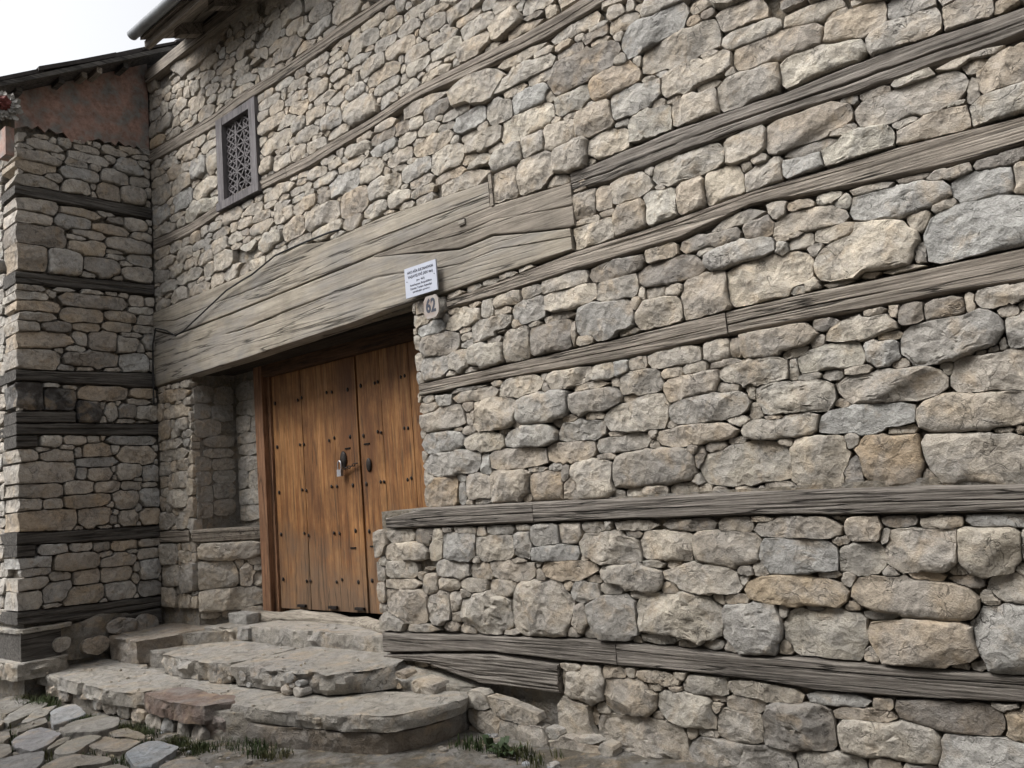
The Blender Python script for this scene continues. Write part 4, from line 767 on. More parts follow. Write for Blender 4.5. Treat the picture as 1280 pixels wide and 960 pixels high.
-2762 4854 - 144 108 85 84 81 93 115 162 145 86 85 90 98 119 128
-7697 6087 - 47 54 65 70 68 75 60 50 50 59 61 58 62 76 57
-380 1665 - 50 59 81 68 67 57 48 51 51 52 60 64 70 61 52
-275 2223 - 36 41 63 57 57 29 41 43 46 52 56 55 53 46 38
-230 2589 - 38 45 48 63 61 42 42 42 39 48 59 53 53 48 39
-215 2817 - 48 57 65 54 41 16 23 51 58 50 49 52 54 59 50
-239 2409 - 30 37 48 39 37 39 37 31 31 37 39 37 39 41 30
-7733 5571 - 35 37 38 47 49 51 38 31 31 37 46 44 48 50 40
-7211 1659 - 31 33 46 50 49 43 37 34 32 37 39 49 56 46 33
-293 1965 - 27 30 46 50 49 44 32 31 31 38 50 49 53 33 27
-7739 2616 - 31 37 42 43 45 54 35 28 28 35 54 48 46 41 30
-152 3279 - 47 55 57 42 39 13 17 48 50 36 36 40 39 45 48
-2549 3384 - 27 30 38 34 33 37 34 31 29 34 37 33 34 38 30
-7181 5628 - 89 52 47 38 36 31 36 71 80 70 48 39 38 51 81
-7475 5712 - 39 46 37 35 50 48 54 41 40 45 44 39 41 50 49
-7208 1839 - 30 32 43 42 46 40 29 27 32 33 39 40 42 43 32
-7502 2061 - 26 28 32 28 28 31 37 33 30 33 31 28 33 37 31
-131 3075 - 24 27 37 33 37 41 37 29 28 32 41 43 47 30 24
-7196 777 - 24 26 34 33 28 31 28 27 30 39 31 28 28 34 26
-7286 1293 - 69 67 22 16 16 18 28 68 65 38 26 22 23 38 67
-7205 1476 - 27 30 41 37 39 37 27 29 39 20 21 35 37 41 30
-3347 2769 - 24 27 41 33 31 35 31 28 29 37 36 34 36 37 30
-7079 4956 - 55 43 27 21 24 30 42 49 52 44 30 27 27 39 50
-5117 5511 - 50 40 33 23 25 26 33 45 40 37 29 28 23 26 40
-5492 5535 - 80 54 33 28 28 32 43 75 76 38 23 16 17 26 47
-5747 6177 - 31 33 30 23 22 26 37 40 34 31 31 25 25 28 27
-362 1488 - 26 31 27 24 24 27 32 30 30 32 24 21 21 27 28
-7190 1986 - 21 22 30 34 35 29 28 32 24 25 28 30 37 30 22
-6293 4128 - 27 37 31 24 24 27 34 26 28 34 27 24 24 27 27
-1718 4269 - 34 31 25 20 22 25 27 35 27 25 25 25 22 25 31
-4226 4347 - 71 46 22 16 16 18 23 49 58 33 25 22 23 30 54
-1532 4365 - 25 15 12 10 13 22 32 33 33 32 25 22 20 25 32
-5414 4815 - 71 41 33 28 28 26 33 51 82 43 29 28 29 39 54
-4919 4827 - 88 54 26 19 19 25 34 67 63 28 22 19 20 33 47
-4538 4839 - 35 40 30 23 22 25 27 27 35 29 31 28 33 37 41
-4715 4947 - 53 33 30 25 25 28 38 57 52 37 26 22 23 30 49
-7676 5184 - 62 36 24 18 18 20 30 58 59 35 24 24 24 31 44
-7187 5748 - 38 45 32 27 24 24 34 37 34 25 20 21 24 31 37
-7532 6180 - 37 35 27 21 21 24 34 38 36 39 24 21 21 27 35
-7463 885 - 24 24 21 19 19 22 27 31 23 24 22 19 19 24 29
-7184 1185 - 18 19 25 25 22 25 21 21 21 25 25 22 25 25 19
-7487 1617 - 50 40 24 19 19 25 34 43 36 27 25 17 16 18 33
-7628 1668 - 38 28 24 21 24 24 30 33 36 35 28 24 24 30 31
-7715 1815 - 43 46 33 25 22 26 37 40 39 23 18 16 22 32 37
-7184 2127 - 18 19 25 32 34 24 18 21 23 21 28 34 35 25 19
-7256 2352 - 53 43 27 18 15 17 26 42 55 35 27 24 24 27 42
-7487 2376 - 28 24 24 27 27 29 25 25 26 34 27 24 24 31 37
-7493 2475 - 21 24 25 22 22 25 26 22 22 24 25 22 22 28 21
-4025 2517 - 18 24 28 33 37 32 20 16 16 20 32 31 32 24 18
-7253 2826 - 50 43 24 21 21 21 30 48 43 26 17 18 18 27 48
-1394 2874 - 23 31 24 21 21 24 32 24 24 21 26 27 24 27 25
-287 3702 - 27 18 15 13 18 24 27 41 40 31 24 21 24 31 42
-3872 3801 - 63 46 26 17 16 18 28 63 62 33 22 17 19 26 46
-6944 4023 - 31 38 33 25 22 26 41 44 30 28 28 28 22 21 25
-2873 4503 - 91 35 21 22 19 22 28 63 63 28 18 16 16 21 42
-2630 4518 - 23 25 21 18 24 27 32 24 24 28 24 21 21 27 28
-7310 4512 - 93 52 27 21 21 24 41 82 57 31 24 21 18 20 38
-7430 4704 - 30 35 31 21 18 20 28 35 27 19 18 23 21 27 28
-3125 4884 - 18 18 23 21 21 24 26 22 22 26 24 21 24 26 21
-5441 5067 - 21 24 29 23 22 25 24 22 25 24 22 25 25 21 21
-4955 5061 - 59 56 33 26 25 29 48 69 41 23 15 13 17 33 53
-5786 5169 - 31 35 21 16 16 18 26 27 27 32 22 16 16 21 31
-5108 5364 - 75 37 25 21 21 27 31 57 82 36 24 21 21 27 48
-6584 5454 - 53 45 31 24 24 27 40 55 41 21 16 18 21 27 43
-4202 5781 - 22 12 9 10 13 22 32 32 27 28 25 22 22 25 31
-7439 5883 - 50 46 33 26 25 29 41 43 46 42 35 20 17 21 33
-7640 5937 - 64 40 21 16 16 18 28 58 61 33 23 19 20 30 55
-4643 6006 - 27 18 15 15 18 27 37 37 34 25 20 21 21 27 35
-6305 6183 - 36 45 26 19 19 23 32 37 34 27 22 22 19 21 30
-7403 1104 - 19 21 19 18 21 23 19 19 16 16 19 20 15 15 18
-4013 1704 - 35 27 19 18 24 36 27 22 22 27 33 21 18 24 27
-350 1827 - 43 40 26 22 22 22 27 41 44 23 18 16 16 21 44
-7589 1872 - 21 21 19 21 26 21 19 19 22 24 24 21 21 24 26
-3971 2190 - 53 43 20 15 15 20 37 43 43 30 20 18 18 20 36
-4022 2406 - 19 19 19 21 24 26 21 18 18 21 26 18 18 24 25
-2615 2424 - 32 24 19 15 15 17 29 31 34 25 17 15 15 19 29
-7178 2505 - 15 15 21 28 28 22 21 20 15 18 22 28 28 21 15
-7235 2658 - 43 45 27 21 21 24 27 40 40 27 24 21 18 24 45
-4031 2667 - 18 23 21 24 25 25 16 13 13 16 26 31 25 19 18
-3971 2805 - 44 40 26 22 22 26 47 43 43 37 18 16 16 21 33
-7709 2838 - 44 35 20 15 15 17 26 42 42 25 14 12 15 20 35
-110 3174 - 19 22 23 18 15 16 21 26 26 18 13 15 21 25 21
-2696 3435 - 43 31 18 16 19 24 27 36 49 27 18 16 19 26 44
-3851 3663 - 47 40 21 16 16 18 27 48 48 23 15 13 13 18 40
-4049 3669 - 44 33 18 14 16 15 23 39 35 17 12 10 10 14 32
-3401 3810 - 44 33 20 15 15 19 27 31 39 30 19 15 12 15 27
-5315 4107 - 45 40 21 16 16 18 27 46 48 23 18 16 14 18 30
-1055 4119 - 18 10 9 10 10 18 26 26 31 27 22 19 17 21 26
-2975 4125 - 52 40 21 16 16 18 27 51 46 27 22 16 14 18 33
-5720 4173 - 52 33 18 16 16 18 27 52 48 23 18 16 16 21 33
-6056 4278 - 45 35 20 15 15 17 26 55 47 30 17 15 15 20 35
-5888 4278 - 34 28 19 15 15 17 25 35 35 25 17 15 18 24 28
-4454 4335 - 48 40 18 13 13 15 17 48 48 23 15 13 13 18 40
-6590 4545 - 47 40 18 13 13 15 23 47 48 23 15 13 13 19 45
-6995 4557 - 41 26 18 19 16 18 23 35 42 27 18 16 16 21 37
-5357 4602 - 18 21 26 26 21 21 19 19 16 20 29 27 24 26 21
-5783 4767 - 32 32 24 20 22 25 34 28 28 34 25 19 19 21 27
-4631 4797 - 24 18 18 16 16 18 24 25 22 22 22 19 14 18 25
-6581 4947 - 43 42 21 16 16 18 27 48 43 23 18 16 16 21 42
-5822 5352 - 17 19 21 24 23 18 15 18 21 25 19 18 18 23 22
-6209 5463 - 19 23 21 19 22 25 20 21 19 19 22 22 19 19 18
-6299 5613 - 50 33 18 14 16 18 27 48 48 27 15 13 16 21 43
-6440 5763 - 56 26 18 19 16 18 27 52 49 33 15 13 14 21 33
-6233 5982 - 21 21 19 21 18 19 19 19 20 26 24 21 21 26 21
-7460 1293 - 13 19 20 16 16 18 21 21 18 18 22 22 18 16 12
-878 1494 - 16 15 15 18 23 18 13 13 18 25 17 15 15 19 22
-3140 1521 - 19 19 20 16 13 12 13 20 21 16 12 10 10 13 19
-1178 1692 - 16 19 19 18 18 19 21 18 15 18 23 18 15 16 15
-1868 1725 - 33 28 18 13 13 15 22 32 30 22 15 10 10 13 22
-1727 1845 - 32 25 18 13 13 15 20 30 22 16 12 13 16 18 24
-4034 1857 - 14 19 16 16 22 23 14 12 12 14 22 22 16 16 15
-2594 1971 - 39 25 14 10 13 15 21 35 32 17 12 10 10 14 32
-4034 2013 - 16 15 16 13 16 17 13 12 12 13 17 16 13 12 11
-275 2091 - 27 25 18 13 10 12 22 34 34 22 12 10 10 18 26
-3500 2151 - 21 22 18 13 13 15 18 18 21 22 15 10 10 13 18
-7175 2232 - 13 13 19 15 18 16 16 16 19 19 19 18 21 19 13
-7169 2418 - 10 10 15 15 15 16 19 13 13 15 13 15 17 15 10
-1232 2622 - 16 22 19 15 15 14 19 20 15 18 18 18 15 12 13
-7604 2664 - 39 28 19 15 15 17 25 38 32 20 16 15 12 15 21
-3737 2778 - 15 17 15 18 18 16 16 19 14 16 16 20 15 15 17
-7442 2835 - 42 31 18 13 13 15 23 41 41 23 15 11 13 18 33
-7574 2844 - 22 22 15 12 15 16 19 23 21 21 16 15 15 19 22
-3635 2925 - 48 26 14 10 10 12 17 35 42 17 12 10 10 13 19
-3452 2931 - 33 25 14 10 10 12 17 35 35 17 12 10 10 12 18
-3308 2937 - 38 25 14 10 10 12 17 35 35 17 12 10 10 13 23
-3152 2943 - 39 25 14 10 10 12 17 41 38 13 7 7 7 9 18
-161 2952 - 30 32 24 18 21 27 30 31 31 20 16 15 15 24 29
-3221 3588 - 12 13 19 21 21 19 19 11 10 12 20 21 23 19 13
-4859 3663 - 64 33 18 13 13 15 17 36 36 17 12 10 10 10 19
-7067 3759 - 41 40 26 19 19 18 27 40 37 27 18 16 13 14 25
-362 3753 - 19 11 9 9 10 15 18 18 18 18 22 14 13 13 18
-7526 3759 - 41 32 18 13 13 15 21 38 35 17 12 13 10 14 25
-7724 3768 - 40 25 15 12 15 16 20 35 35 25 17 15 15 19 28
-6908 3777 - 42 33 18 13 13 15 18 35 35 23 18 13 13 18 31
-3179 3807 - 35 30 21 14 13 13 17 35 31 17 12 13 13 18 25
-5918 3927 - 28 25 18 13 13 15 22 32 24 16 15 13 13 13 18
-6266 3942 - 46 29 19 15 15 17 26 55 41 20 16 15 15 19 29
-6101 3960 - 32 28 19 15 12 13 20 34 34 25 17 15 15 19 28
-3398 3969 - 43 38 21 16 16 18 27 41 38 27 15 13 13 18 33
-2705 3984 - 15 13 15 18 23 21 16 16 16 19 16 18 18 23 21
-3524 3990 - 24 21 16 15 15 13 18 21 26 21 16 15 15 19 22
-3263 3987 - 27 26 21 14 13 15 22 28 25 22 15 13 13 18 26
-2180 4002 - 21 21 21 20 15 16 19 21 23 19 16 18 18 24 25
-1712 4032 - 20 20 15 15 15 18 19 21 23 19 16 15 15 19 25
-6746 4053 - 36 25 14 10 10 12 17 32 30 22 15 13 13 18 25
-5003 4083 - 45 26 15 13 13 15 22 35 34 22 15 13 13 18 33
-4208 4098 - 25 25 23 15 15 17 25 29 27 20 19 15 12 15 21
-3596 4104 - 45 35 20 12 12 17 30 41 41 20 13 12 12 15 35
-5165 4113 - 31 25 18 10 10 15 22 28 28 22 15 13 13 18 27
-4418 4131 - 48 26 18 14 16 18 23 36 55 28 18 16 16 21 40
-5519 4179 - 41 25 14 13 13 15 17 35 39 23 15 13 13 18 32
-2567 4260 - 38 28 15 15 15 16 20 31 34 25 16 12 12 15 28
-2717 4284 - 44 28 15 12 12 13 20 41 41 20 13 12 15 20 35
-6548 4287 - 44 26 14 10 7 7 12 29 37 17 12 10 10 18 38
-5237 4281 - 37 32 18 16 16 18 27 37 35 17 12 10 10 18 32
-4919 4299 - 60 40 18 13 13 15 23 48 37 23 18 19 16 18 26
-4748 4302 - 22 28 26 18 18 20 28 24 18 15 16 21 24 24 22
-1625 4308 - 20 21 19 18 13 13 16 19 19 16 16 15 13 15 14
-5753 4311 - 41 18 9 7 7 7 13 39 35 17 12 10 10 14 24
-3134 4503 - 39 26 18 16 16 15 17 35 35 14 12 10 10 14 25
-3458 4524 - 11 12 12 17 18 18 18 15 15 20 16 15 15 19 19
-3689 4593 - 54 26 14 13 16 15 23 36 34 22 15 13 13 18 33
-1946 4596 - 10 6 7 6 9 13 18 18 21 19 16 15 15 15 19
-3974 4614 - 15 15 16 21 21 23 21 18 18 25 19 18 18 21 22
-4997 4653 - 27 29 18 14 16 18 22 30 21 16 15 13 14 23 25
-4655 4671 - 25 24 21 19 22 22 27 28 23 24 25 19 16 18 21
-2867 4662 - 15 23 24 21 15 16 19 19 16 16 16 18 20 15 13
-3977 4692 - 17 13 15 18 20 16 12 13 16 19 19 18 18 15 13
-4844 4704 - 30 19 12 12 15 26 28 30 32 25 19 18 18 24 35
-7733 4731 - 35 24 14 13 13 15 22 31 31 22 15 13 13 18 25
-6929 4740 - 48 33 20 15 18 20 30 40 40 31 20 18 15 15 29
-6749 4749 - 31 25 18 13 13 12 17 31 34 22 15 13 13 18 27
-3992 4770 - 13 15 19 18 18 19 21 18 13 13 16 18 18 19 15
-7388 4878 - 12 19 19 18 18 19 18 15 15 13 16 20 18 15 12
-2795 5043 - 15 10 9 7 10 15 16 16 16 16 12 13 13 18 20
-4610 5133 - 20 28 25 19 19 22 27 29 18 13 15 19 25 21 19
-3875 5145 - 16 13 13 13 16 18 16 16 19 19 18 16 16 18 18
-6458 5334 - 39 21 15 12 12 13 20 38 41 20 13 12 9 12 21
-5498 5337 - 42 33 18 13 13 18 27 36 43 23 15 13 13 18 33
-4337 5352 - 22 21 19 15 12 16 19 25 30 15 13 12 12 15 26
-4802 5355 - 52 33 14 10 10 12 17 35 40 17 12 10 10 14 26
-6896 5391 - 20 25 25 19 19 22 25 26 21 18 18 16 22 25 22
-7103 5418 - 35 28 19 15 15 17 26 42 34 20 13 12 12 15 28
-6986 5433 - 18 18 16 16 16 18 18 23 21 21 18 19 19 21 22
-7418 5436 - 39 35 24 18 18 24 33 41 35 20 14 15 12 15 23
-6407 5487 - 36 25 14 13 13 18 23 42 35 17 12 13 13 18 25
-5093 5595 - 13 17 15 16 19 22 16 13 13 16 22 19 16 19 13
-5411 5610 - 21 21 23 21 21 21 19 17 22 19 16 15 15 19 21
-6518 5637 - 40 26 18 13 13 12 17 35 35 22 15 13 16 21 26
-7301 5775 - 19 18 13 13 13 18 19 19 22 22 15 13 13 19 21
-5852 5772 - 18 21 19 15 15 16 21 23 15 13 13 15 20 19 15
-6779 5781 - 68 27 18 16 13 15 23 48 45 17 15 13 13 18 34
-7037 5814 - 15 18 19 18 21 23 19 19 19 23 19 21 21 23 21
-6074 5895 - 41 33 21 16 16 18 27 44 44 23 15 13 14 21 38
-5801 5934 - 27 24 19 18 18 15 16 23 36 25 19 15 18 24 28
-4538 5955 - 25 15 13 13 16 18 21 29 24 16 15 13 13 18 25
-7388 6201 - 36 25 14 10 10 12 17 38 35 17 12 10 10 14 25
-7211 861 - 31 25 9 7 10 12 12 22 25 17 15 13 13 14 24
-7463 1140 - 16 13 12 12 15 13 15 13 16 16 13 12 15 15 13
-7187 1377 - 19 21 18 13 13 15 19 19 19 16 12 13 13 18 21
-7532 1467 - 37 18 13 13 13 12 14 35 35 12 7 7 7 9 18
-3644 1521 - 14 17 13 10 10 12 13 15 17 12 7 7 7 9 17
-1985 1563 - 15 13 15 19 14 15 12 13 19 12 12 13 16 18 20
-7334 1635 - 32 25 14 10 10 12 17 32 27 16 12 10 10 14 25
-3698 1689 - 19 22 18 13 13 15 18 23 21 16 15 13 14 20 22
-2912 1698 - 26 25 15 12 15 16 19 26 28 15 12 12 12 15 22
-1490 1713 - 16 17 13 10 10 12 16 23 18 12 8 10 13 16 18
-956 1719 - 31 25 9 7 7 7 12 32 35 17 12 10 10 14 25
-1994 1722 - 13 19 15 12 15 16 18 17 12 10 12 12 14 12 12
-7664 1737 - 12 9 12 13 16 15 13 12 12 13 17 13 13 13 12
-2543 1731 - 33 24 14 10 10 12 17 35 33 12 7 7 7 13 24
-1754 1749 - 28 19 13 7 7 7 12 20 23 16 12 10 10 14 25
-2225 1773 - 16 13 13 13 13 13 12 13 16 16 15 13 13 15 18
-2222 1830 - 14 15 15 12 12 13 17 15 12 11 16 15 12 12 9
-2102 1869 - 16 15 13 10 10 12 12 15 18 16 12 10 10 13 17
-2864 1959 - 19 19 18 13 13 15 18 23 18 13 12 13 13 13 15
-7592 1959 - 10 12 16 16 13 15 16 12 9 10 15 16 16 12 12
-746 1965 - 13 15 16 13 13 15 16 15 9 10 12 16 16 13 12
-2765 1977 - 29 21 14 13 13 15 17 31 31 17 12 10 10 13 18
-3182 1983 - 13 12 12 13 13 12 12 15 17 12 12 10 10 13 15
-1637 1983 - 9 13 18 19 19 18 16 13 10 12 15 19 22 15 10
-1109 2013 - 32 25 14 10 10 12 17 33 33 17 12 10 10 14 25
-923 2013 - 18 18 15 13 13 9 12 19 22 16 12 10 10 13 18
-1757 2025 - 35 18 9 7 10 12 23 28 33 22 15 13 13 18 32
-3554 2097 - 10 15 16 13 13 15 16 15 12 10 15 19 18 12 12
-956 2148 - 28 22 12 9 9 9 15 26 28 15 9 9 12 15 25
-482 2166 - 19 19 15 15 15 14 19 23 21 18 13 12 12 15 19
-404 2178 - 19 19 15 12 12 13 18 23 21 15 13 12 12 15 22
-2930 2187 - 11 12 13 13 16 17 13 15 15 17 15 16 16 18 17
-4043 2265 - 9 13 9 8 21 15 9 7 7 9 15 16 13 10 10
-3326 2268 - 26 21 12 9 12 13 15 26 18 13 12 12 9 15 19
-2942 2259 - 10 14 13 10 10 12 16 15 12 10 12 16 16 12 10
-1004 2271 - 27 18 9 7 7 7 12 26 26 16 12 10 10 12 18
-7163 2298 - 7 7 10 17 15 13 12 10 10 12 16 18 15 10 7
-7778 2349 - 10 12 13 13 16 17 10 9 9 10 17 13 13 13 14
-3722 2391 - 27 18 13 10 10 15 16 21 26 12 7 7 7 9 18
-3530 2391 - 38 18 13 10 10 12 17 29 34 12 7 7 7 9 18
-2309 2415 - 36 25 9 7 7 8 17 35 35 12 7 7 7 9 18
-3314 2553 - 31 25 14 10 10 12 17 35 32 12 7 7 10 14 25
-3560 2661 - 30 25 14 10 10 15 17 32 29 12 7 7 7 9 18
-7400 2667 - 40 18 13 10 10 12 17 32 35 17 12 10 10 14 25
-662 2679 - 28 25 14 10 10 8 12 21 26 22 15 10 10 13 22
-152 2688 - 7 9 12 17 15 16 18 15 12 10 12 17 17 8 6
-4043 2742 - 9 10 12 12 12 13 9 7 7 9 14 12 12 14 10
-3653 2814 - 32 21 12 9 9 9 15 31 31 19 13 12 12 12 21
-3458 2817 - 33 18 9 7 7 7 12 32 26 12 12 10 10 9 18
-4043 2913 - 9 10 15 19 19 15 9 7 7 9 15 22 22 15 10
-3002 2949 - 32 25 14 10 7 7 12 32 29 8 4 4 4 6 11
-2075 3294 - 15 17 15 12 12 13 19 19 13 9 13 13 17 15 13
-3224 3453 - 10 12 13 16 13 14 10 9 9 10 12 10 10 13 12
-2447 3474 - 15 13 12 9 12 15 16 16 19 15 9 9 9 8 13
-3227 3513 - 9 10 15 16 16 15 9 7 7 9 15 16 13 14 10
-2213 3624 - 24 26 15 12 12 13 19 28 25 15 9 9 9 15 21
-1670 3639 - 36 25 14 10 10 12 17 35 35 17 8 7 10 13 22
-1541 3663 - 12 13 15 13 10 9 12 13 16 16 12 10 10 13 17
-4484 3669 - 33 18 13 10 10 15 21 30 34 12 7 7 7 9 18
-4229 3669 - 34 21 14 13 13 15 17 34 21 8 4 4 4 9 18
-6770 3753 - 29 25 14 10 10 12 16 26 21 12 10 7 7 9 18
-5939 3777 - 47 26 14 13 13 12 17 34 36 17 12 10 10 14 26
-5606 3783 - 36 25 14 10 7 7 12 29 35 17 12 10 10 14 25
-2567 3801 - 29 25 14 10 10 12 17 30 28 12 7 7 7 13 24
-2672 3813 - 19 18 12 13 16 12 13 18 20 16 12 10 10 13 18
-4058 3819 - 22 18 9 10 10 12 12 20 21 16 12 10 10 13 19
-2435 3825 - 23 18 13 10 10 12 12 19 22 16 12 10 10 14 23
-7742 3915 - 34 19 9 7 7 8 16 26 26 12 7 7 7 9 18
-6968 3939 - 12 12 16 16 16 15 12 12 15 16 15 13 10 13 15
-5594 3933 - 26 25 14 10 10 15 22 24 20 12 7 7 7 13 22
-5222 3942 - 25 21 15 15 15 16 19 23 18 15 13 14 9 12 19
-4787 3945 - 23 18 13 10 10 12 16 20 19 12 12 13 13 13 18
-5705 3951 - 29 25 9 7 7 9 12 21 27 16 12 10 10 14 25
-2072 3948 - 12 15 16 15 15 16 19 18 12 10 12 17 18 15 12
-4091 3966 - 41 28 15 12 12 13 20 42 39 15 9 12 12 19 28
-5105 3969 - 32 21 9 7 7 7 12 25 34 17 12 10 10 14 25
-4223 3987 - 20 18 13 13 19 18 16 16 19 19 15 16 16 18 18
-3956 3981 - 25 18 13 10 10 12 12 26 24 16 12 10 10 13 18
-7448 4032 - 31 28 15 12 12 13 20 35 28 19 13 12 12 12 21
-7346 4044 - 18 13 15 17 15 13 15 20 18 19 13 12 12 15 20
-7742 4053 - 32 18 12 10 13 15 22 27 26 17 15 13 13 18 25
-6842 4047 - 13 15 13 10 10 12 16 15 15 13 12 10 10 13 17
-5687 4077 - 19 18 13 10 13 15 16 13 16 16 15 13 16 18 18
-3881 4095 - 37 25 14 13 13 15 17 30 28 16 8 7 7 9 18
-4118 4116 - 19 15 15 12 9 9 15 20 18 15 13 12 12 15 19
-2177 4140 - 18 21 19 15 15 14 19 19 14 16 15 15 17 15 13
-6746 4164 - 42 26 15 12 12 13 15 29 32 18 13 12 9 12 28
-2309 4173 - 38 25 9 10 10 12 17 35 31 12 9 10 10 14 25
-6140 4197 - 10 12 13 16 16 15 10 12 12 17 18 16 13 13 12
-4430 4197 - 10 14 13 13 13 12 16 15 12 10 12 16 13 12 12
-3662 4194 - 19 20 15 12 12 13 15 20 15 13 9 9 12 15 19
-4700 4233 - 15 10 12 11 16 16 16 18 18 16 12 13 13 18 22
-2450 4260 - 16 20 15 12 12 13 18 18 18 15 13 12 12 12 13
-2027 4260 - 13 13 12 12 12 13 15 13 16 12 13 15 12 12 10
-2315 4275 - 39 25 14 10 7 7 12 35 35 17 9 10 10 14 25
-5366 4296 - 26 21 12 9 9 9 15 32 24 15 9 9 12 15 25
-3464 4365 - 30 18 12 10 10 12 17 29 24 16 12 13 10 13 19
-5201 4431 - 23 18 17 10 10 8 12 20 20 8 7 7 7 9 18
-5786 4443 - 29 19 13 10 10 12 16 26 26 12 7 7 7 9 18
-5687 4443 - 19 18 13 10 10 12 16 19 19 12 7 7 7 9 17
-4892 4521 - 22 18 13 10 10 12 16 23 21 14 14 10 10 12 15
-7742 4530 - 37 21 12 9 9 9 15 26 26 19 13 9 9 12 21
-5027 4545 - 38 25 9 7 7 7 12 35 35 17 12 10 10 14 25
-5588 4554 - 32 21 12 9 9 9 15 28 28 19 13 12 9 12 21
-4259 4557 - 9 13 17 13 13 15 16 10 10 12 15 13 13 10 10
-4064 4563 - 16 22 18 13 13 15 16 20 15 12 12 13 16 16 15
-3794 4572 - 19 13 12 9 12 13 19 26 24 19 9 9 9 12 15
-3512 4578 - 33 28 15 12 12 13 19 29 29 15 9 9 12 16 21
-5819 4629 - 12 10 10 13 16 17 12 10 10 12 15 13 13 18 17
-4340 4665 - 18 18 13 10 10 14 13 15 17 12 12 10 10 13 15
-4385 4695 - 12 10 10 13 16 15 12 10 10 16 15 13 13 13 10
-6527 4722 - 15 18 19 20 15 16 16 19 16 16 15 15 15 19 18
-5657 4782 - 33 21 15 12 12 13 19 31 28 19 13 12 12 15 24
-4394 4776 - 13 19 15 12 12 13 15 17 15 13 9 12 14 12 13
-3662 4809 - 33 25 14 10 10 12 17 35 29 16 8 7 7 9 18
-3539 4815 - 28 18 15 13 13 13 17 28 25 16 12 10 10 14 23
-5096 4824 - 12 12 12 15 15 12 10 12 12 15 13 12 12 14 12
-3800 4839 - 13 12 12 13 16 18 16 15 15 17 15 13 13 18 19
-2435 4860 - 6 6 3 4 6 6 16 16 16 16 9 9 12 15 13
-4823 4893 - 12 10 10 13 16 15 9 10 13 16 12 10 10 10 10
-4493 4902 - 29 27 19 15 15 15 20 31 28 15 9 9 9 15 21
-3818 4905 - 10 12 16 13 13 12 13 12 12 12 12 16 16 16 12
-5417 4914 - 12 20 15 15 15 16 19 16 13 12 19 21 18 15 10
-5171 4935 - 28 25 9 7 7 7 12 20 22 12 12 10 10 14 23
-6698 4944 - 10 12 12 15 15 16 17 12 12 11 16 18 18 16 15
-6845 4995 - 22 21 18 10 10 8 12 19 22 16 15 13 13 14 20
-4631 4992 - 21 20 15 12 9 9 15 19 16 12 9 9 12 15 18
-4334 5001 - 29 25 18 13 13 15 22 35 21 12 8 10 10 14 25
-3755 4995 - 12 13 17 14 16 15 16 13 13 12 12 13 16 19 13
-7169 5025 - 12 10 13 16 19 18 16 16 13 16 15 16 13 13 13
-5186 5031 - 32 18 12 10 10 12 17 32 21 12 7 7 10 14 25
-4595 5037 - 9 10 10 13 19 18 16 13 10 12 15 13 16 17 13
-5348 5037 - 29 18 12 10 7 7 12 26 29 17 12 10 10 9 18
-4163 5124 - 23 21 19 12 12 13 17 28 25 19 9 9 9 12 18
-6959 5157 - 12 13 13 10 13 15 16 13 10 12 15 19 16 10 10
-4748 5160 - 33 21 12 9 9 9 15 29 32 20 13 9 12 15 25
-7343 5184 - 44 21 12 9 9 9 15 39 39 20 13 12 12 15 21
-7490 5190 - 29 21 12 9 9 9 15 28 26 19 13 12 12 15 21
-3914 5277 - 10 10 12 13 13 14 10 9 9 10 14 13 16 12 12
-5348 5328 - 35 28 15 12 12 13 19 29 29 15 9 9 9 12 14
-3914 5325 - 7 9 12 10 10 12 12 14 9 10 12 10 10 12 9
-6299 5331 - 37 25 14 10 10 12 17 35 35 12 7 7 7 9 11
-4928 5343 - 18 15 13 13 13 12 13 15 17 12 7 7 7 9 17
-6287 5487 - 20 18 13 10 10 12 16 22 20 12 12 10 10 13 18
-4676 5550 - 25 21 12 9 9 9 19 29 29 19 13 9 12 15 21
-6434 5607 - 17 19 20 16 13 12 12 17 18 16 12 13 16 18 22
-6635 5616 - 23 18 15 12 12 13 20 33 28 19 9 9 9 15 21
-7661 5637 - 12 10 13 13 13 15 16 13 10 12 15 16 13 10 10
-7592 5649 - 22 19 13 10 10 12 12 23 20 12 12 10 10 13 18
-6212 5754 - 32 25 15 12 12 13 19 28 28 15 9 9 9 15 28
-6296 5772 - 17 13 12 12 12 9 9 13 12 13 13 12 12 12 12
-6944 5778 - 17 19 12 12 12 13 19 23 18 15 13 12 12 15 20
-5735 5817 - 18 18 18 16 16 15 12 16 22 22 15 13 13 18 20
-4280 5823 - 10 12 9 10 13 17 13 12 12 10 7 10 13 12 12
-5732 5892 - 13 12 12 9 12 12 10 13 12 13 16 17 12 12 12
-7781 5955 - 10 13 15 16 19 15 9 7 7 9 15 19 13 10 10
-5639 6201 - 28 25 14 10 10 12 16 25 22 16 12 10 10 13 21
-6452 6207 - 33 18 9 7 7 7 12 34 29 12 12 10 10 9 18
'''),
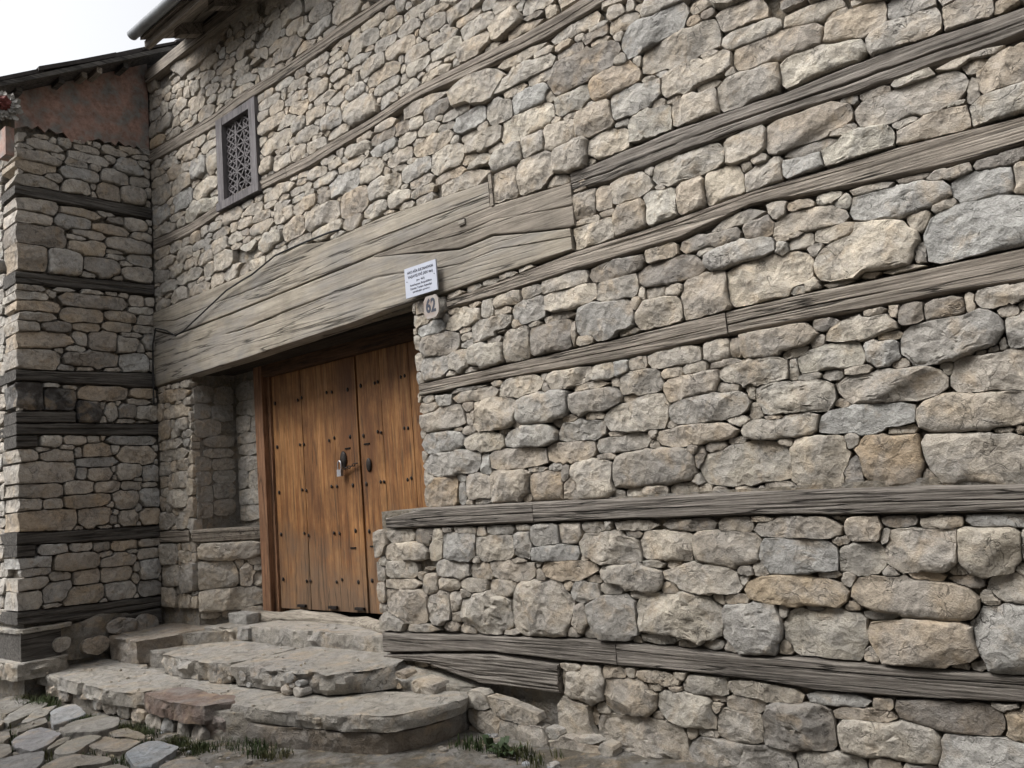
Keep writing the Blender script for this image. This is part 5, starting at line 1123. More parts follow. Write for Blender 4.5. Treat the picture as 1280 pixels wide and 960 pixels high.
('low', 1, '''
-1461 1300 - 105 87 70 54 42 34 30 31 30 30 30 31 34 39 46 55 63 99 113 96 60 41 36 30 27 24 24 22 24 24 27 30 40 53 78 101
-1165 1292 - 41 40 40 43 34 30 28 27 28 30 34 39 40 40 40 40 40 39 36 34 31 31 31 34 40 40 39 37
-1007 1321 d 38 35 18 13 10 10 10 12 15 24 39 37 30 22 18 16 15 16 19 23 34
-842 1307 - 43 44 33 22 18 15 18 16 18 15 18 22 27 40 42 40 27 19 15 13 15 15 15 16 19 24 27 41
-603 1310 g 75 56 29 20 19 16 13 13 12 12 12 13 13 16 19 25 38 72 74 62 41 27 21 18 15 13 13 13 13 13 15 21 25 33 41 68
-1485 1170 g 97 98 91 75 59 52 46 43 40 40 40 43 49 57 68 86 91 91 93 91 83 82 66 55 49 45 43 42 43 45 49 51 57 74 98 96
-1847 1215 - 90 99 92 72 57 51 45 42 39 39 39 48 52 58 70 84 94 90 91 93 92 76 63 57 52 49 48 49 54 58 54 60 68 82 92 88
-1189 1158 - 52 52 55 52 53 45 39 36 34 34 37 39 39 40 45 50 51 49 51 52 55 59 48 43 42 44 40 39 40 39 42 47 48 49 52 52
-939 1191 - 70 75 79 87 65 58 51 48 48 48 51 52 55 63 70 66 63 69 72 72 76 70 66 65 54 49 48 43 45 49 54 61 66 70 74 72
-676 1190 w 57 60 63 68 66 60 52 48 46 45 46 48 55 63 68 64 60 57 58 60 63 63 61 64 60 60 58 52 52 52 57 59 54 57 59 57
-508 1198 - 24 27 28 30 30 37 50 43 42 42 42 42 40 36 30 27 24 27 25 27 28 30 34 39 41 50 51 49 50 43 36 30 27 24 25 24
-1510 1007 b 123 109 85 62 54 49 43 40 39 37 39 40 43 49 58 71 94 118 128 122 89 66 51 44 44 40 39 39 36 37 37 43 51 67 105 121
-779 1062 d 33 28 20 18 15 13 10 12 15 25 35 24 15 13 10 12 12 16 19 27 34
-997 991 - 129 113 90 68 53 48 42 39 37 39 49 48 49 55 66 91 116 125 128 112 91 69 54 48 49 46 43 43 43 46 49 57 72 93 118 128
-582 1031 - 54 52 51 52 49 42 33 27 25 28 33 34 33 37 45 52 59 61 64 53 49 46 42 34 34 31 30 30 30 31 34 39 46 49 51 52
-633 837 g 70 69 69 75 83 85 76 70 66 69 69 66 72 79 75 76 82 74 72 73 73 76 78 88 82 75 72 70 72 75 78 85 82 72 66 66
-1751 827 g 78 79 79 82 86 76 67 63 63 58 57 60 64 69 82 82 78 75 73 78 84 75 70 73 76 70 66 66 66 67 72 82 79 72 76 76
-1396 817 w 96 96 104 98 81 75 67 61 58 50 49 52 57 74 85 92 92 100 98 102 89 92 85 72 63 58 58 57 58 61 66 75 89 91 89 95
-983 802 - 105 103 107 94 74 62 58 54 51 49 51 54 58 59 69 83 108 111 109 105 100 101 80 66 58 54 51 51 51 54 58 65 65 78 98 109
-1724 525 - 96 77 47 36 28 24 21 22 21 21 21 22 24 27 37 42 62 93 95 81 51 35 27 22 22 21 22 22 25 24 27 30 36 41 60 92
-1372 529 g 72 46 24 16 13 10 10 10 10 10 13 16 24 47 76 69 44 30 24 21 19 18 16 18 19 25 38 59
-1272 467 - 71 63 34 27 21 18 13 13 13 15 18 22 33 51 69 65 35 20 15 13 12 12 12 13 15 19 29 52
-915 508 d 100 98 81 60 38 31 27 28 27 27 27 28 30 34 42 54 71 108 110 105 77 59 51 46 43 40 39 37 39 40 43 49 56 71 94 101
-631 499 b 28 31 36 52 52 52 46 42 40 39 40 33 31 36 39 43 44 40 39 40 42 52 48 45 39 39 37 37 37 36 33 33 30 28 27 25
-1832 454 - 52 52 40 28 22 19 18 16 18 19 22 28 40 49 51 54 40 28 22 19 18 18 18 19 22 28 40 48
-1872 349 - 60 61 64 65 52 45 39 36 34 34 34 36 39 48 56 54 58 58 61 61 64 64 57 52 46 42 40 39 40 42 46 52 57 65 61 61
-1574 380 d 85 87 90 91 84 75 66 61 55 54 52 54 58 67 75 85 83 88 87 88 96 102 87 72 67 63 57 52 49 52 54 61 72 86 91 87
-1187 368 - 111 112 107 86 70 62 49 42 37 36 37 39 42 48 57 74 98 107 106 108 108 81 69 53 46 39 37 37 37 42 46 52 63 77 104 109
-783 333 g 95 101 97 89 72 63 61 57 51 51 51 54 55 63 75 95 96 91 93 103 101 94 78 64 57 52 51 49 53 52 54 57 64 76 94 96
-1907 160 g 152 154 147 111 88 71 61 57 54 54 54 57 64 71 84 107 125 133 134 147 136 126 88 73 64 60 54 49 48 49 54 62 77 83 104 136
-1444 208 - 81 81 84 72 60 51 48 47 42 42 39 40 45 51 58 72 82 81 76 78 82 82 69 58 51 46 39 34 36 34 37 42 46 58 77 78
-1213 225 - 36 37 43 46 38 36 33 33 33 33 36 39 37 34 34 34 40 46 37 31 30 28 33 36 40 39 37 37
-1054 235 - 36 41 42 41 36 31 28 24 25 27 31 40 42 42 40 39 36 30 21 18 16 13 13 15 16 18 24 27
-3265 1100 - 93 91 50 34 24 21 22 24 31 33 35 45 65 94 88 86 66 45 40 34 31 34 34 42 45 56 73 89
-2830 1102 - 109 99 55 42 33 28 27 25 25 25 30 38 55 92 102 91 69 53 45 33 30 30 33 36 42 48 56 74
-2410 1061 - 98 96 76 59 50 51 48 43 39 37 39 40 40 46 54 70 94 103 100 86 53 45 42 40 44 37 36 36 36 37 41 54 64 78 88 93
-1990 1057 - 99 97 82 63 52 45 42 39 37 40 41 49 52 55 63 69 83 114 108 76 73 61 52 48 42 42 40 39 40 44 42 48 57 74 99 108
-3350 988 - 49 59 42 30 28 25 27 30 39 53 58 59 48 34 27 24 27 28 34 37 45
-3068 871 - 119 131 126 116 118 111 102 90 82 81 88 87 92 103 110 108 109 112 111 110 118 122 114 106 94 84 79 79 79 84 91 99 117 113 115 117
-2725 981 - 49 46 47 36 30 27 24 27 30 33 34 43 47 47 53 52 53 46 40 36 33 31 30 28 30 33 40 49
-2784 822 - 27 28 30 39 49 46 43 39 30 24 25 28 34 31 33 40 41 30 27 28 31
-2552 846 g 74 78 78 85 82 83 70 63 60 58 60 63 67 69 72 81 92 91 87 85 82 79 78 82 73 67 64 63 64 67 73 77 77 88 84 78
-2150 863 w 124 128 113 106 87 76 72 69 65 56 57 60 65 80 92 112 121 128 123 126 126 96 75 66 58 54 54 57 57 60 66 89 89 108 125 126
-2786 456 - 61 66 71 70 76 76 67 61 58 58 44 43 43 49 58 68 67 67 69 71 78 69 61 51 45 45 43 45 49 56 55 55 61 67 63 60
-2503 422 - 85 90 72 70 66 60 57 51 49 51 49 48 52 60 68 83 81 79 81 82 83 76 72 64 57 52 46 46 49 52 57 60 71 75 83 85
-2314 537 - 66 51 36 30 22 19 21 21 21 21 22 30 42 63 68 49 32 22 18 15 13 13 13 18 25 31 39 62
-2038 519 - 63 64 62 44 34 30 27 27 27 30 34 43 52 57 67 66 47 36 28 25 22 22 22 25 28 32 46 62
-2152 396 - 68 69 74 71 58 49 43 43 40 40 43 43 46 49 59 80 88 87 89 84 79 72 61 55 52 51 49 45 46 48 52 56 66 84 82 80
-2443 210 - 136 137 131 108 86 72 69 61 58 55 55 58 67 72 86 108 140 144 144 143 125 98 81 63 55 51 49 48 49 51 55 63 81 104 133 135
-2467 31 - 54 69 65 45 34 28 25 24 25 25 25 27 28 36 48 62 64 55 46 37 30 19 15 12 10 10 9 9 9 10 10 12 15 19 30 42
-2992 1305 g 54 55 59 52 42 36 34 33 34 36 42 48 52 54 52 54 52 50 40 34 33 31 33 31 36 46 59 55
-2799 1320 - 40 39 45 33 27 25 25 30 37 46 42 42 46 49 39 37 36 39 42 43 44
-2358 1338 - 72 46 26 21 18 16 16 18 24 33 70 63 24 18 15 13 12 13 16 23 44
-2033 1339 d 79 59 31 21 16 13 13 12 13 13 16 21 31 59 80 60 38 26 24 21 19 19 22 21 24 31 38 69
-1779 1324 - 46 45 41 33 25 22 21 21 21 22 25 33 40 46 48 48 33 22 18 16 15 13 15 16 22 28 40 45
-3160 1253 g 36 34 36 47 40 37 39 43 46 39 36 36 39 47 45 43 42 50 42 36 37
-3394 1233 - 81 82 84 63 50 43 40 39 40 46 49 59 81 79 79 82 73 66 55 45 39 37 39 42 48 61 73 82
-2922 1194 g 92 89 59 41 36 31 25 25 25 28 33 36 53 83 91 88 57 35 27 24 22 21 22 24 27 34 44 82
-2536 1220 - 97 95 81 62 58 62 55 54 49 48 49 48 52 56 66 90 92 103 99 96 75 69 58 55 53 46 43 43 43 46 49 57 63 81 104 103
-2177 1229 - 75 76 81 70 60 49 43 40 42 40 44 43 48 54 64 76 77 83 79 78 82 71 56 46 45 40 42 39 39 40 45 51 64 77 76 73
-4275 1334 - 75 63 34 24 19 18 19 21 27 44 76 69 58 38 28 25 25 27 33 41 69
-3908 1271 w 28 33 37 48 53 49 50 32 25 24 24 33 43 50 65 61 57 53 38 31 27
-3703 1247 g 72 78 83 66 52 45 42 40 45 52 60 70 77 75 76 78 86 68 57 49 46 48 49 53 64 67 76 75
-4223 1216 - 116 101 68 57 45 39 36 34 33 36 40 53 75 97 106 105 69 48 37 33 30 30 30 33 37 48 74 112
-4277 1094 - 84 82 71 50 39 34 31 30 31 34 39 50 71 78 82 80 65 45 36 31 28 28 28 31 36 45 66 82
-3778 1094 - 74 78 64 45 39 34 31 30 31 37 44 57 70 76 78 75 52 36 28 24 22 22 22 24 33 50 59 75
-3532 1087 - 44 46 46 39 33 27 25 28 36 49 48 48 46 33 25 22 22 27 32 46 49
-4242 846 - 105 109 110 100 95 77 67 63 60 58 60 63 67 76 87 110 106 102 106 104 81 67 57 54 52 51 58 57 58 60 66 75 84 103 114 107
-3920 850 - 49 51 54 62 64 58 57 55 48 49 52 58 57 52 54 55 60 66 71 63 58 59 55 50 52 59 54 54
-3500 834 - 106 105 109 98 81 69 64 64 71 67 64 64 70 76 81 87 108 114 117 115 114 80 72 76 76 70 67 66 67 70 76 85 80 97 109 105
-2548 -44 - 195 70 37 29 38 89 133 201 201 136 77 60 59 68 104
-2869 244 - 53 57 75 66 66 84 79 65 64 70 69 63 69 83 76
-4411 730 - 70 47 32 27 33 45 55 64 64 59 31 27 27 37 65
'''),
('low', 0, '''
-1266 1340 - 14 9 4 3 6 7 10 18 10 7 4 4 7 13 13
-1074 1252 - 9 10 18 20 18 13 9 10 10 16 20 15 12 9 7
-929 1080 - 38 27 14 10 12 10 10 12 15 18 37 28 15 9 7 6 6 6 12 17 32
-702 994 - 12 9 10 10 15 16 18 19 18 18 19 16 18 16 16 15 15 15 18 21 19
-1430 929 - 24 12 6 4 4 6 9 22 19 10 7 6 6 7 15
-1140 906 - 40 25 14 9 7 7 7 7 11 24 39 37 23 15 10 10 9 10 12 18 24
-848 712 - 19 15 7 6 6 6 9 13 19 9 6 4 6 8 17
-778 720 - 16 15 15 10 7 9 10 15 15 16 13 12 13 12 15
-1183 529 - 24 25 22 12 10 10 10 12 15 20 19 22 24 23 18 16 16 16 21 22 24
-707 566 - 26 22 6 4 3 3 3 4 4 9 25 25 18 15 12 13 10 9 9 13 16
-1750 1099 - 19 19 18 13 13 15 18 22 23 16 10 9 13 16 22
-1764 1054 - 9 13 13 12 12 13 16 13 10 13 15 16 12 10 10
-1820 959 - 34 30 24 18 15 13 13 16 17 25 30 30 28 18 13 12 12 9 12 17 31
-1672 1109 - 13 15 15 13 15 16 18 18 19 22 21 18 19 23 21 18 18 19 19 23 15
-2395 970 - 22 20 12 9 9 10 15 22 19 15 13 13 12 15 18
-2280 742 - 55 29 15 10 12 10 12 13 16 28 57 54 28 21 16 15 15 15 18 23 40
-1964 731 - 28 26 18 15 10 12 15 28 33 21 16 15 15 16 22
-2879 556 - 41 28 15 10 9 7 9 9 12 20 38 38 27 23 14 12 12 12 15 21 30
-2586 542 - 39 37 30 24 19 18 19 21 27 36 40 37 37 24 15 13 13 13 16 24 35
-2343 490 - 25 20 11 9 7 9 15 18 18 15 10 9 14 15 22
-2215 486 - 20 20 13 10 10 9 13 22 18 10 7 6 6 9 9
-1990 422 - 13 19 16 13 12 14 12 12 12 13 15 16 13 13 12
-1976 464 - 22 16 9 7 6 7 12 19 20 12 9 4 4 9 18
-2144 271 - 16 18 20 16 16 18 19 15 12 15 15 13 10 12 12
-2951 476 - 12 15 18 29 30 32 9 4 3 2 2 2 2 3 4 10 39 30 19 15 12
-2746 286 - 10 15 19 24 28 16 10 9 9 13 18 23 21 15 12
-3341 1345 - 56 44 24 16 13 13 13 15 19 30 58 56 37 24 18 16 15 16 19 29 49
-3156 1357 - 35 18 9 7 6 7 12 33 34 22 15 13 13 18 29
-2638 1344 - 42 40 24 18 15 13 13 15 20 31 41 39 35 24 21 18 18 19 24 27 42
-2378 1295 d 30 19 10 7 7 9 18 30 25 12 10 9 12 16 24
-3212 1150 - 30 21 11 12 10 13 15 26 18 9 3 3 3 3 8
-2711 1169 - 15 13 8 9 7 9 13 16 19 13 10 9 9 12 15
-2264 1134 - 33 20 15 10 10 12 18 36 31 12 10 9 9 16 24
-4023 1315 d 37 43 48 36 30 28 28 33 42 49 48 50 43 31 25 25 27 35 36 34 36
-3808 1363 - 25 11 4 4 3 4 6 20 21 18 15 13 13 16 25
-3639 1353 - 48 31 17 12 9 9 9 10 13 22 55 47 26 16 12 10 10 12 13 20 47
-4022 1111 - 44 4 2 2 2 2 2 6 6 17 12 7 7 9 25
-4268 1000 - 94 60 32 22 18 16 18 19 26 42 86 89 42 26 19 18 18 19 22 32 61
-3994 1001 - 32 37 42 44 40 37 36 40 40 36 39 39 46 43 42 36 33 31 34 38 37
-3819 1013 - 55 47 30 22 18 16 18 19 26 40 50 51 53 35 31 30 30 28 30 42 52
-3594 1005 - 56 52 32 22 19 18 18 24 31 42 55 57 39 30 27 27 22 24 30 40 53
-3776 891 - 28 33 34 41 37 36 33 34 30 27 21 21 24 30 37 33 31 28 29 25 27
-3820 737 - 34 28 15 15 16 16 21 32 38 28 21 18 18 24 31
-4093 710 - 91 45 27 19 13 12 12 15 14 24 65 77 33 20 15 13 13 15 16 24 38
-535 280 - 30 37 50 43 42 44 34 32 37 45 50 39 37 41 33
-1969 -23 - 83 54 34 33 34 39 53 79 56 37 23 19 17 21 34
-526 442 - 37 39 39 46 53 42 33 30 41 40 44 39 40 47 39
-475 637 - 27 30 46 53 52 42 34 28 28 35 51 52 47 33 27
-436 937 - 28 32 47 53 49 42 36 33 33 40 52 49 50 35 28
-412 1120 - 29 36 47 43 45 44 33 30 36 43 47 39 40 38 29
-4480 1273 - 37 39 43 53 52 52 36 30 30 36 57 46 39 33 29
-391 1273 - 27 33 37 29 28 31 34 31 31 37 36 32 36 37 30
-1567 61 - 100 55 38 29 31 36 43 70 64 52 29 22 22 26 42
-916 178 - 91 66 37 27 30 34 45 72 92 51 28 24 21 26 40
-1267 109 - 97 60 38 29 28 27 34 76 71 42 26 19 19 21 35
-4495 931 - 24 27 33 39 40 41 27 22 22 27 35 32 35 33 27
-4495 1075 - 27 27 25 22 26 43 27 22 22 27 38 32 35 33 30
-448 790 - 23 28 31 24 24 27 28 27 30 34 27 24 24 29 25
-670 208 - 28 31 31 24 21 24 30 38 30 28 19 15 15 17 28
-1732 10 - 30 22 16 15 15 17 25 30 35 29 17 12 12 15 21
-4333 454 - 53 36 20 15 15 17 26 42 42 20 13 12 12 15 22
-4501 829 - 25 24 21 17 19 22 23 19 19 23 22 16 16 21 25
-2182 1012 - 20 22 19 18 15 19 21 24 29 29 20 18 18 24 28
-3502 1342 - 21 19 19 15 15 16 20 18 21 25 19 18 18 24 25
-2878 -206 - 36 23 15 12 12 14 25 35 35 19 9 9 9 8 14
-2680 340 - 19 15 15 18 18 16 21 26 24 21 16 15 15 19 25
-4150 463 - 40 25 14 10 10 12 17 35 35 17 12 7 7 9 18
-2479 556 - 15 17 15 12 12 13 19 16 13 16 16 18 18 19 14
-3676 724 - 34 28 20 18 15 17 29 36 44 26 17 15 15 20 35
-1204 730 - 14 15 16 18 20 18 18 15 18 20 16 15 15 19 19
-1594 736 - 14 15 16 18 20 18 15 15 15 20 16 15 15 19 19
-2842 745 - 17 15 13 16 19 18 18 18 18 20 15 13 13 18 25
-2725 748 - 22 21 19 21 23 19 19 19 25 25 17 15 15 19 29
-3775 796 - 21 24 26 18 14 16 23 22 22 25 19 18 18 23 24
-3676 946 - 26 21 15 12 15 17 25 21 21 25 16 12 12 15 21
-2548 1000 - 37 25 15 12 12 17 30 41 41 30 20 18 18 24 35
-2848 1012 - 18 21 19 15 15 16 19 18 15 13 16 15 17 15 13
-4084 1057 - 14 19 13 13 13 15 17 15 15 16 15 16 19 16 15
-3049 1072 - 16 13 15 15 20 19 19 16 16 23 19 18 18 23 23
-1264 1060 - 16 20 19 18 18 18 13 15 15 15 13 15 17 15 13
-4468 1153 - 25 20 21 22 19 18 18 23 21 21 18 16 19 21 20
-2101 -65 - 19 13 13 10 10 12 16 19 19 16 12 7 7 9 17
-1849 40 - 35 27 15 12 12 13 20 36 28 15 9 9 12 15 27
-2974 136 - 11 12 12 9 12 16 13 12 12 13 9 9 9 12 19
-2050 289 - 31 25 14 10 10 12 17 29 29 17 12 10 10 14 25
-2335 343 - 16 13 13 13 13 12 12 16 19 16 12 10 10 13 17
-4015 469 - 21 8 6 4 4 4 8 24 22 12 7 7 7 9 11
-454 511 - 9 9 12 16 16 18 18 15 12 10 12 16 17 8 6
-2176 562 - 16 20 12 9 9 9 15 23 18 15 12 12 15 15 15
-1882 721 - 16 12 12 11 16 17 13 15 18 16 12 10 10 18 22
-3307 721 - 32 24 18 10 10 8 12 28 33 12 7 7 7 9 18
-2116 724 - 37 21 15 12 12 13 19 28 28 15 9 9 9 12 21
-2419 727 - 12 13 15 13 10 12 12 13 16 12 7 7 7 9 17
-1585 910 - 13 13 15 15 15 16 12 10 10 12 15 17 15 15 11
-1255 943 - 18 18 13 13 13 15 12 16 20 16 12 10 10 13 18
-1912 958 - 14 15 15 12 12 13 19 20 15 13 9 12 15 19 19
-2668 1051 - 28 25 14 13 10 12 12 21 32 17 12 10 13 18 25
-1354 1081 - 33 25 9 7 7 7 12 23 23 12 7 7 7 9 18
-1072 1102 - 13 12 12 9 12 13 13 15 20 18 13 12 12 15 20
-802 1105 - 16 12 12 13 13 12 12 15 20 16 12 10 10 13 17
-571 1111 - 9 10 10 13 13 8 11 10 13 12 12 13 13 13 13
-2149 1129 - 23 23 14 10 10 12 16 21 22 16 12 10 7 9 13
-3055 1135 - 10 13 10 10 7 7 12 13 10 12 12 10 10 10 10
-3559 1159 - 16 13 13 13 13 9 12 16 22 16 12 10 10 13 17
-1273 1237 - 23 18 17 10 10 12 12 20 19 12 14 10 10 10 18
-1633 1351 - 31 11 9 7 7 7 12 30 28 12 7 7 7 9 18
-2533 1351 - 9 13 13 10 10 12 16 10 10 12 17 16 16 15 10
'''),
('foot', 1, '''
-2800 119 - 83 72 68 52 40 34 30 27 25 25 29 40 43 50 63 72 77 108 101 80 47 36 30 27 24 22 21 24 24 25 27 31 38 54 80 112
-3259 319 - 24 8 7 7 6 4 4 4 3 3 3 4 4 4 6 14 32 104 99 94 84 75 67 60 52 49 46 49 49 55 60 64 72 92 100 89
-3509 192 - 63 67 60 55 52 42 36 34 36 39 48 57 71 69 67 57 42 34 31 30 28 30 37 46 56 58 60 58
-3324 155 - 33 38 50 43 37 34 36 43 39 33 34 35 50 43 37 36 36 39 45 33 31
-3142 145 - 66 61 56 59 51 45 40 40 37 40 44 55 55 54 58 64 65 58 51 48 43 39 37 40 43 49 57 69
-3424 -53 - 129 127 60 42 37 41 88 123 128 84 47 38 37 44 70
-2908 13 - 137 71 44 36 37 43 70 119 127 64 37 31 28 33 56
-3553 325 - 42 43 37 29 28 32 41 40 41 51 32 31 33 42 53
'''),
('foot', 0, '''
-2747 188 - 40 23 12 9 9 7 11 30 29 14 9 7 7 10 20
-3416 51 - 51 51 32 27 22 24 24 27 35 37 43 46 34 25 16 13 13 12 13 19 29
-3577 103 - 52 33 24 22 25 32 44 40 40 41 29 25 26 37 41
-2605 148 - 18 23 24 21 21 27 31 31 22 19 19 21 33 27 21
-2599 31 - 10 11 19 19 16 15 16 13 13 12 15 13 13 13 10
-2983 193 - 28 25 18 14 16 18 26 28 22 19 18 16 14 18 21
'''),
('strip', 1, '''
-6964 1697 - 120 101 68 53 46 43 45 51 60 85 82 82 75 48 37 33 33 36 42 60 106
-6974 1561 - 121 104 61 44 36 33 34 39 50 77 76 76 80 59 49 43 43 46 51 67 105
-6888 2729 - 83 86 77 62 55 52 54 61 74 101 120 117 95 62 48 42 45 48 57 79 86
'''),
('strip', 0, '''
-6904 2564 - 92 94 65 47 39 39 40 45 59 91 111 110 68 47 36 34 35 43 55 72 95
-6946 2271 b 95 70 44 34 31 30 30 34 41 63 90 90 53 38 30 27 25 27 33 47 79
-6914 2164 - 94 74 47 33 28 25 27 30 39 62 103 97 56 39 34 30 33 32 37 49 84
-6833 1867 - 55 58 66 58 52 49 47 52 62 65 63 63 72 61 52 47 49 52 58 66 58
-7070 1890 - 54 60 61 49 43 43 45 49 39 31 28 28 31 39 54 52 51 52 58 64 57
-7003 2429 - 66 74 57 45 37 34 36 43 55 68 63 63 68 65 56 52 51 51 61 71 69
-6771 2391 - 24 25 30 40 50 45 46 51 58 54 50 52 61 54 44 42 46 53 40 30 25
-6943 2030 - 110 93 55 42 36 36 37 42 50 74 92 92 66 44 36 39 37 40 44 59 96
'''),
('wing', 1, '''
-1047 5227 - 33 19 10 7 4 6 9 21 45 32 24 21 19 24 31
-1029 5131 c 92 68 37 31 31 28 28 30 42 60 80 79 50 40 31 27 27 28 31 38 63
-1064 5009 c 101 69 51 48 42 36 33 33 33 36 34 39 56 94 96 97 68 47 37 31 30 28 30 31 37 47 67 91
-1079 4898 cb 79 85 46 33 27 25 25 30 38 60 86 86 66 45 39 34 33 36 34 36 44
-1072 4761 c 90 72 51 40 36 37 34 33 34 37 43 54 68 74 92 90 71 45 36 31 28 25 25 28 31 40 56 90
-849 5222 - 37 32 34 23 22 23 32 33 30 35 30 27 37 37 41
-639 5207 - 66 51 32 27 22 21 21 21 25 35 64 65 41 30 22 21 19 21 25 36 59
-616 5117 - 100 72 48 30 25 24 24 27 35 62 103 100 55 35 27 27 25 24 30 43 88
-375 5261 - 71 42 27 19 16 18 18 24 39 55 63 68 54 38 30 30 28 31 33 42 61
-545 5274 - 21 22 23 18 18 17 25 22 22 23 16 14 18 22 19
-419 5159 - 27 32 28 25 24 27 31 35 24 21 16 16 24 27 27
-236 5124 g 73 61 56 59 54 53 48 51 61 67 65 78 74 57 44 39 40 41 49 63 81
-736 5037 - 52 51 29 21 16 16 19 22 29 50 51 59 49 32 25 22 21 24 28 33 54
-564 5037 - 27 31 21 16 15 18 27 31 31 32 25 23 26 25 27
-706 4927 g 90 90 73 56 45 39 36 31 33 36 40 51 73 91 97 88 76 48 37 33 30 30 33 36 42 54 69 85
-384 4982 - 72 75 56 43 38 40 45 46 55 67 70 70 74 50 39 34 36 39 49 56 75
-134 5001 - 61 61 49 39 30 24 25 28 32 46 51 51 56 45 36 31 31 33 36 42 58
-741 4787 - 64 61 62 45 42 39 39 45 52 62 63 72 78 53 40 33 31 34 41 56 67
-444 4820 b 57 63 68 56 49 46 48 54 55 58 56 61 61 62 52 46 45 49 54 75 63
-192 4834 - 68 65 68 65 55 51 55 56 63 74 68 67 72 71 57 51 49 50 58 68 63
-50 5114 - 19 21 22 19 22 25 22 19 19 21 24 27 34 28 21
-117 5269 - 48 41 16 12 10 12 14 26 50 36 21 18 15 20 37
-1075 4528 c 85 87 83 59 46 40 37 36 34 37 42 54 70 92 90 92 73 51 40 34 31 31 31 34 40 51 72 78
-699 4543 b 98 68 42 33 31 28 30 30 39 55 101 99 44 27 21 18 18 19 23 38 71
-378 4544 d 42 45 26 16 13 15 18 37 45 32 24 21 22 29 43
-173 4528 - 59 55 53 46 39 36 37 42 50 68 60 62 58 48 43 35 34 33 40 51 58
-1107 4399 c 76 80 57 41 34 31 33 37 47 72 75 74 68 44 32 27 27 28 34 48 70
-782 4443 g 86 90 69 50 39 34 31 30 31 34 39 50 69 74 83 85 79 64 55 50 38 34 34 37 40 50 66 86
-418 4432 b 93 73 48 35 33 30 31 32 40 58 94 93 53 38 33 28 28 30 36 47 77
-1045 4255 cd 106 97 107 90 72 53 45 43 45 48 56 71 94 107 105 108 115 83 65 57 52 51 55 62 65 82 104 108
-637 4342 - 84 69 38 31 25 24 22 24 27 44 80 72 33 24 19 19 25 27 30 41 67
-111 4413 - 49 52 39 36 30 28 25 28 36 50 57 59 43 31 25 20 22 24 29 44 52
-650 4206 b 83 92 83 66 57 46 42 34 33 33 37 42 62 89 90 93 69 53 45 46 42 42 42 42 49 57 81 84
-250 4300 - 117 111 78 54 46 43 46 45 43 44 51 63 84 109 118 111 74 55 44 47 45 40 42 42 48 60 80 115
-1133 4034 cb 63 64 69 79 74 64 60 58 60 64 74 79 69 63 61 63 69 79 83 76 70 69 68 73 80 76 69 64
-853 4027 g 78 81 86 85 75 69 66 67 66 72 79 89 84 78 76 78 84 96 84 69 64 63 64 69 76 85 81 78
-520 4034 d 88 90 86 75 60 51 51 49 51 51 60 71 92 88 87 90 72 58 50 50 61 60 58 61 65 63 72 90
-396 4208 - 49 27 18 13 13 15 23 42 42 21 11 9 9 12 24
-381 4159 - 48 34 18 13 13 15 23 47 50 26 18 18 19 21 32
-139 4164 - 64 67 62 42 34 33 31 34 44 61 70 69 51 43 37 33 31 34 41 56 67
-166 4021 - 77 80 67 48 40 37 39 38 44 67 86 86 79 57 48 45 45 48 57 74 80
-371 3945 - 30 30 25 14 13 15 16 21 29 22 15 13 13 14 25
-872 3767 - 58 23 12 9 9 10 15 31 52 25 16 13 15 15 28
-614 3770 - 59 35 18 13 13 15 24 51 56 18 10 9 9 12 25
-318 3775 - 27 27 22 18 16 19 23 22 25 16 13 12 12 19 26
-1148 3742 c 66 52 27 19 16 12 12 13 18 29 54 55 39 24 19 16 16 18 18 24 46
-1133 3673 c 71 59 36 25 21 19 18 19 26 40 62 62 55 35 27 21 21 22 27 38 61
-595 3685 d 164 143 82 51 40 36 33 31 33 36 40 47 69 131 166 149 84 63 50 43 39 39 39 43 53 57 78 135
-189 3731 - 37 39 44 42 37 36 36 40 44 42 42 39 40 38 30 27 25 28 30 41 42
-58 3742 - 24 25 32 28 27 28 32 27 27 28 29 25 27 29 25
-1097 3574 cb 98 96 70 49 35 30 28 27 28 30 34 39 57 80 79 80 60 41 33 28 22 22 22 25 28 36 53 91
-145 3644 - 67 66 41 28 21 19 19 19 24 39 63 69 44 31 24 22 18 19 24 33 53
-710 3531 b 100 100 85 60 46 40 37 39 40 43 48 60 78 95 102 104 85 64 44 37 34 31 31 34 39 50 72 96
-345 3565 b 79 68 45 37 31 28 30 30 39 60 84 82 63 39 31 28 30 31 38 53 78
-1118 3481 c 98 78 41 29 24 19 19 22 30 46 69 70 55 36 27 24 21 25 34 38 62
-97 3554 - 43 45 50 33 27 25 25 28 37 44 43 44 53 40 31 28 27 30 35 48 45
-1189 3385 c 58 59 45 30 24 22 24 27 33 37 34 34 37 42 32 27 27 28 30 43 59
-936 3402 d 66 65 46 35 31 30 24 27 30 42 66 67 54 39 30 30 30 31 34 42 65
-672 3425 b 68 65 38 27 22 21 21 24 31 42 66 64 46 30 27 24 25 27 26 36 58
-381 3455 b 73 71 42 30 28 27 27 31 39 55 74 77 60 39 33 30 28 28 30 42 68
-124 3459 - 55 57 35 24 19 19 19 23 33 45 56 56 50 33 26 25 25 24 28 35 54
-1049 3263 cb 135 122 97 64 54 46 46 45 46 43 47 58 77 105 103 106 100 66 48 42 39 37 39 42 48 51 66 96
-523 3301 d 61 63 74 74 63 55 54 55 48 48 55 66 73 67 66 68 76 73 61 53 52 51 52 57 64 74 67 63
-295 3290 - 56 69 61 44 37 34 34 39 61 54 52 52 57 66 55 46 45 45 51 55 51
-250 3384 - 60 36 23 18 14 16 20 52 50 20 13 12 12 15 30
-71 3330 g 30 31 36 47 50 43 42 46 39 39 43 37 31 32 40 45 45 50 47 36 31
-921 3184 - 22 23 16 13 12 11 16 23 21 18 12 13 14 22 25
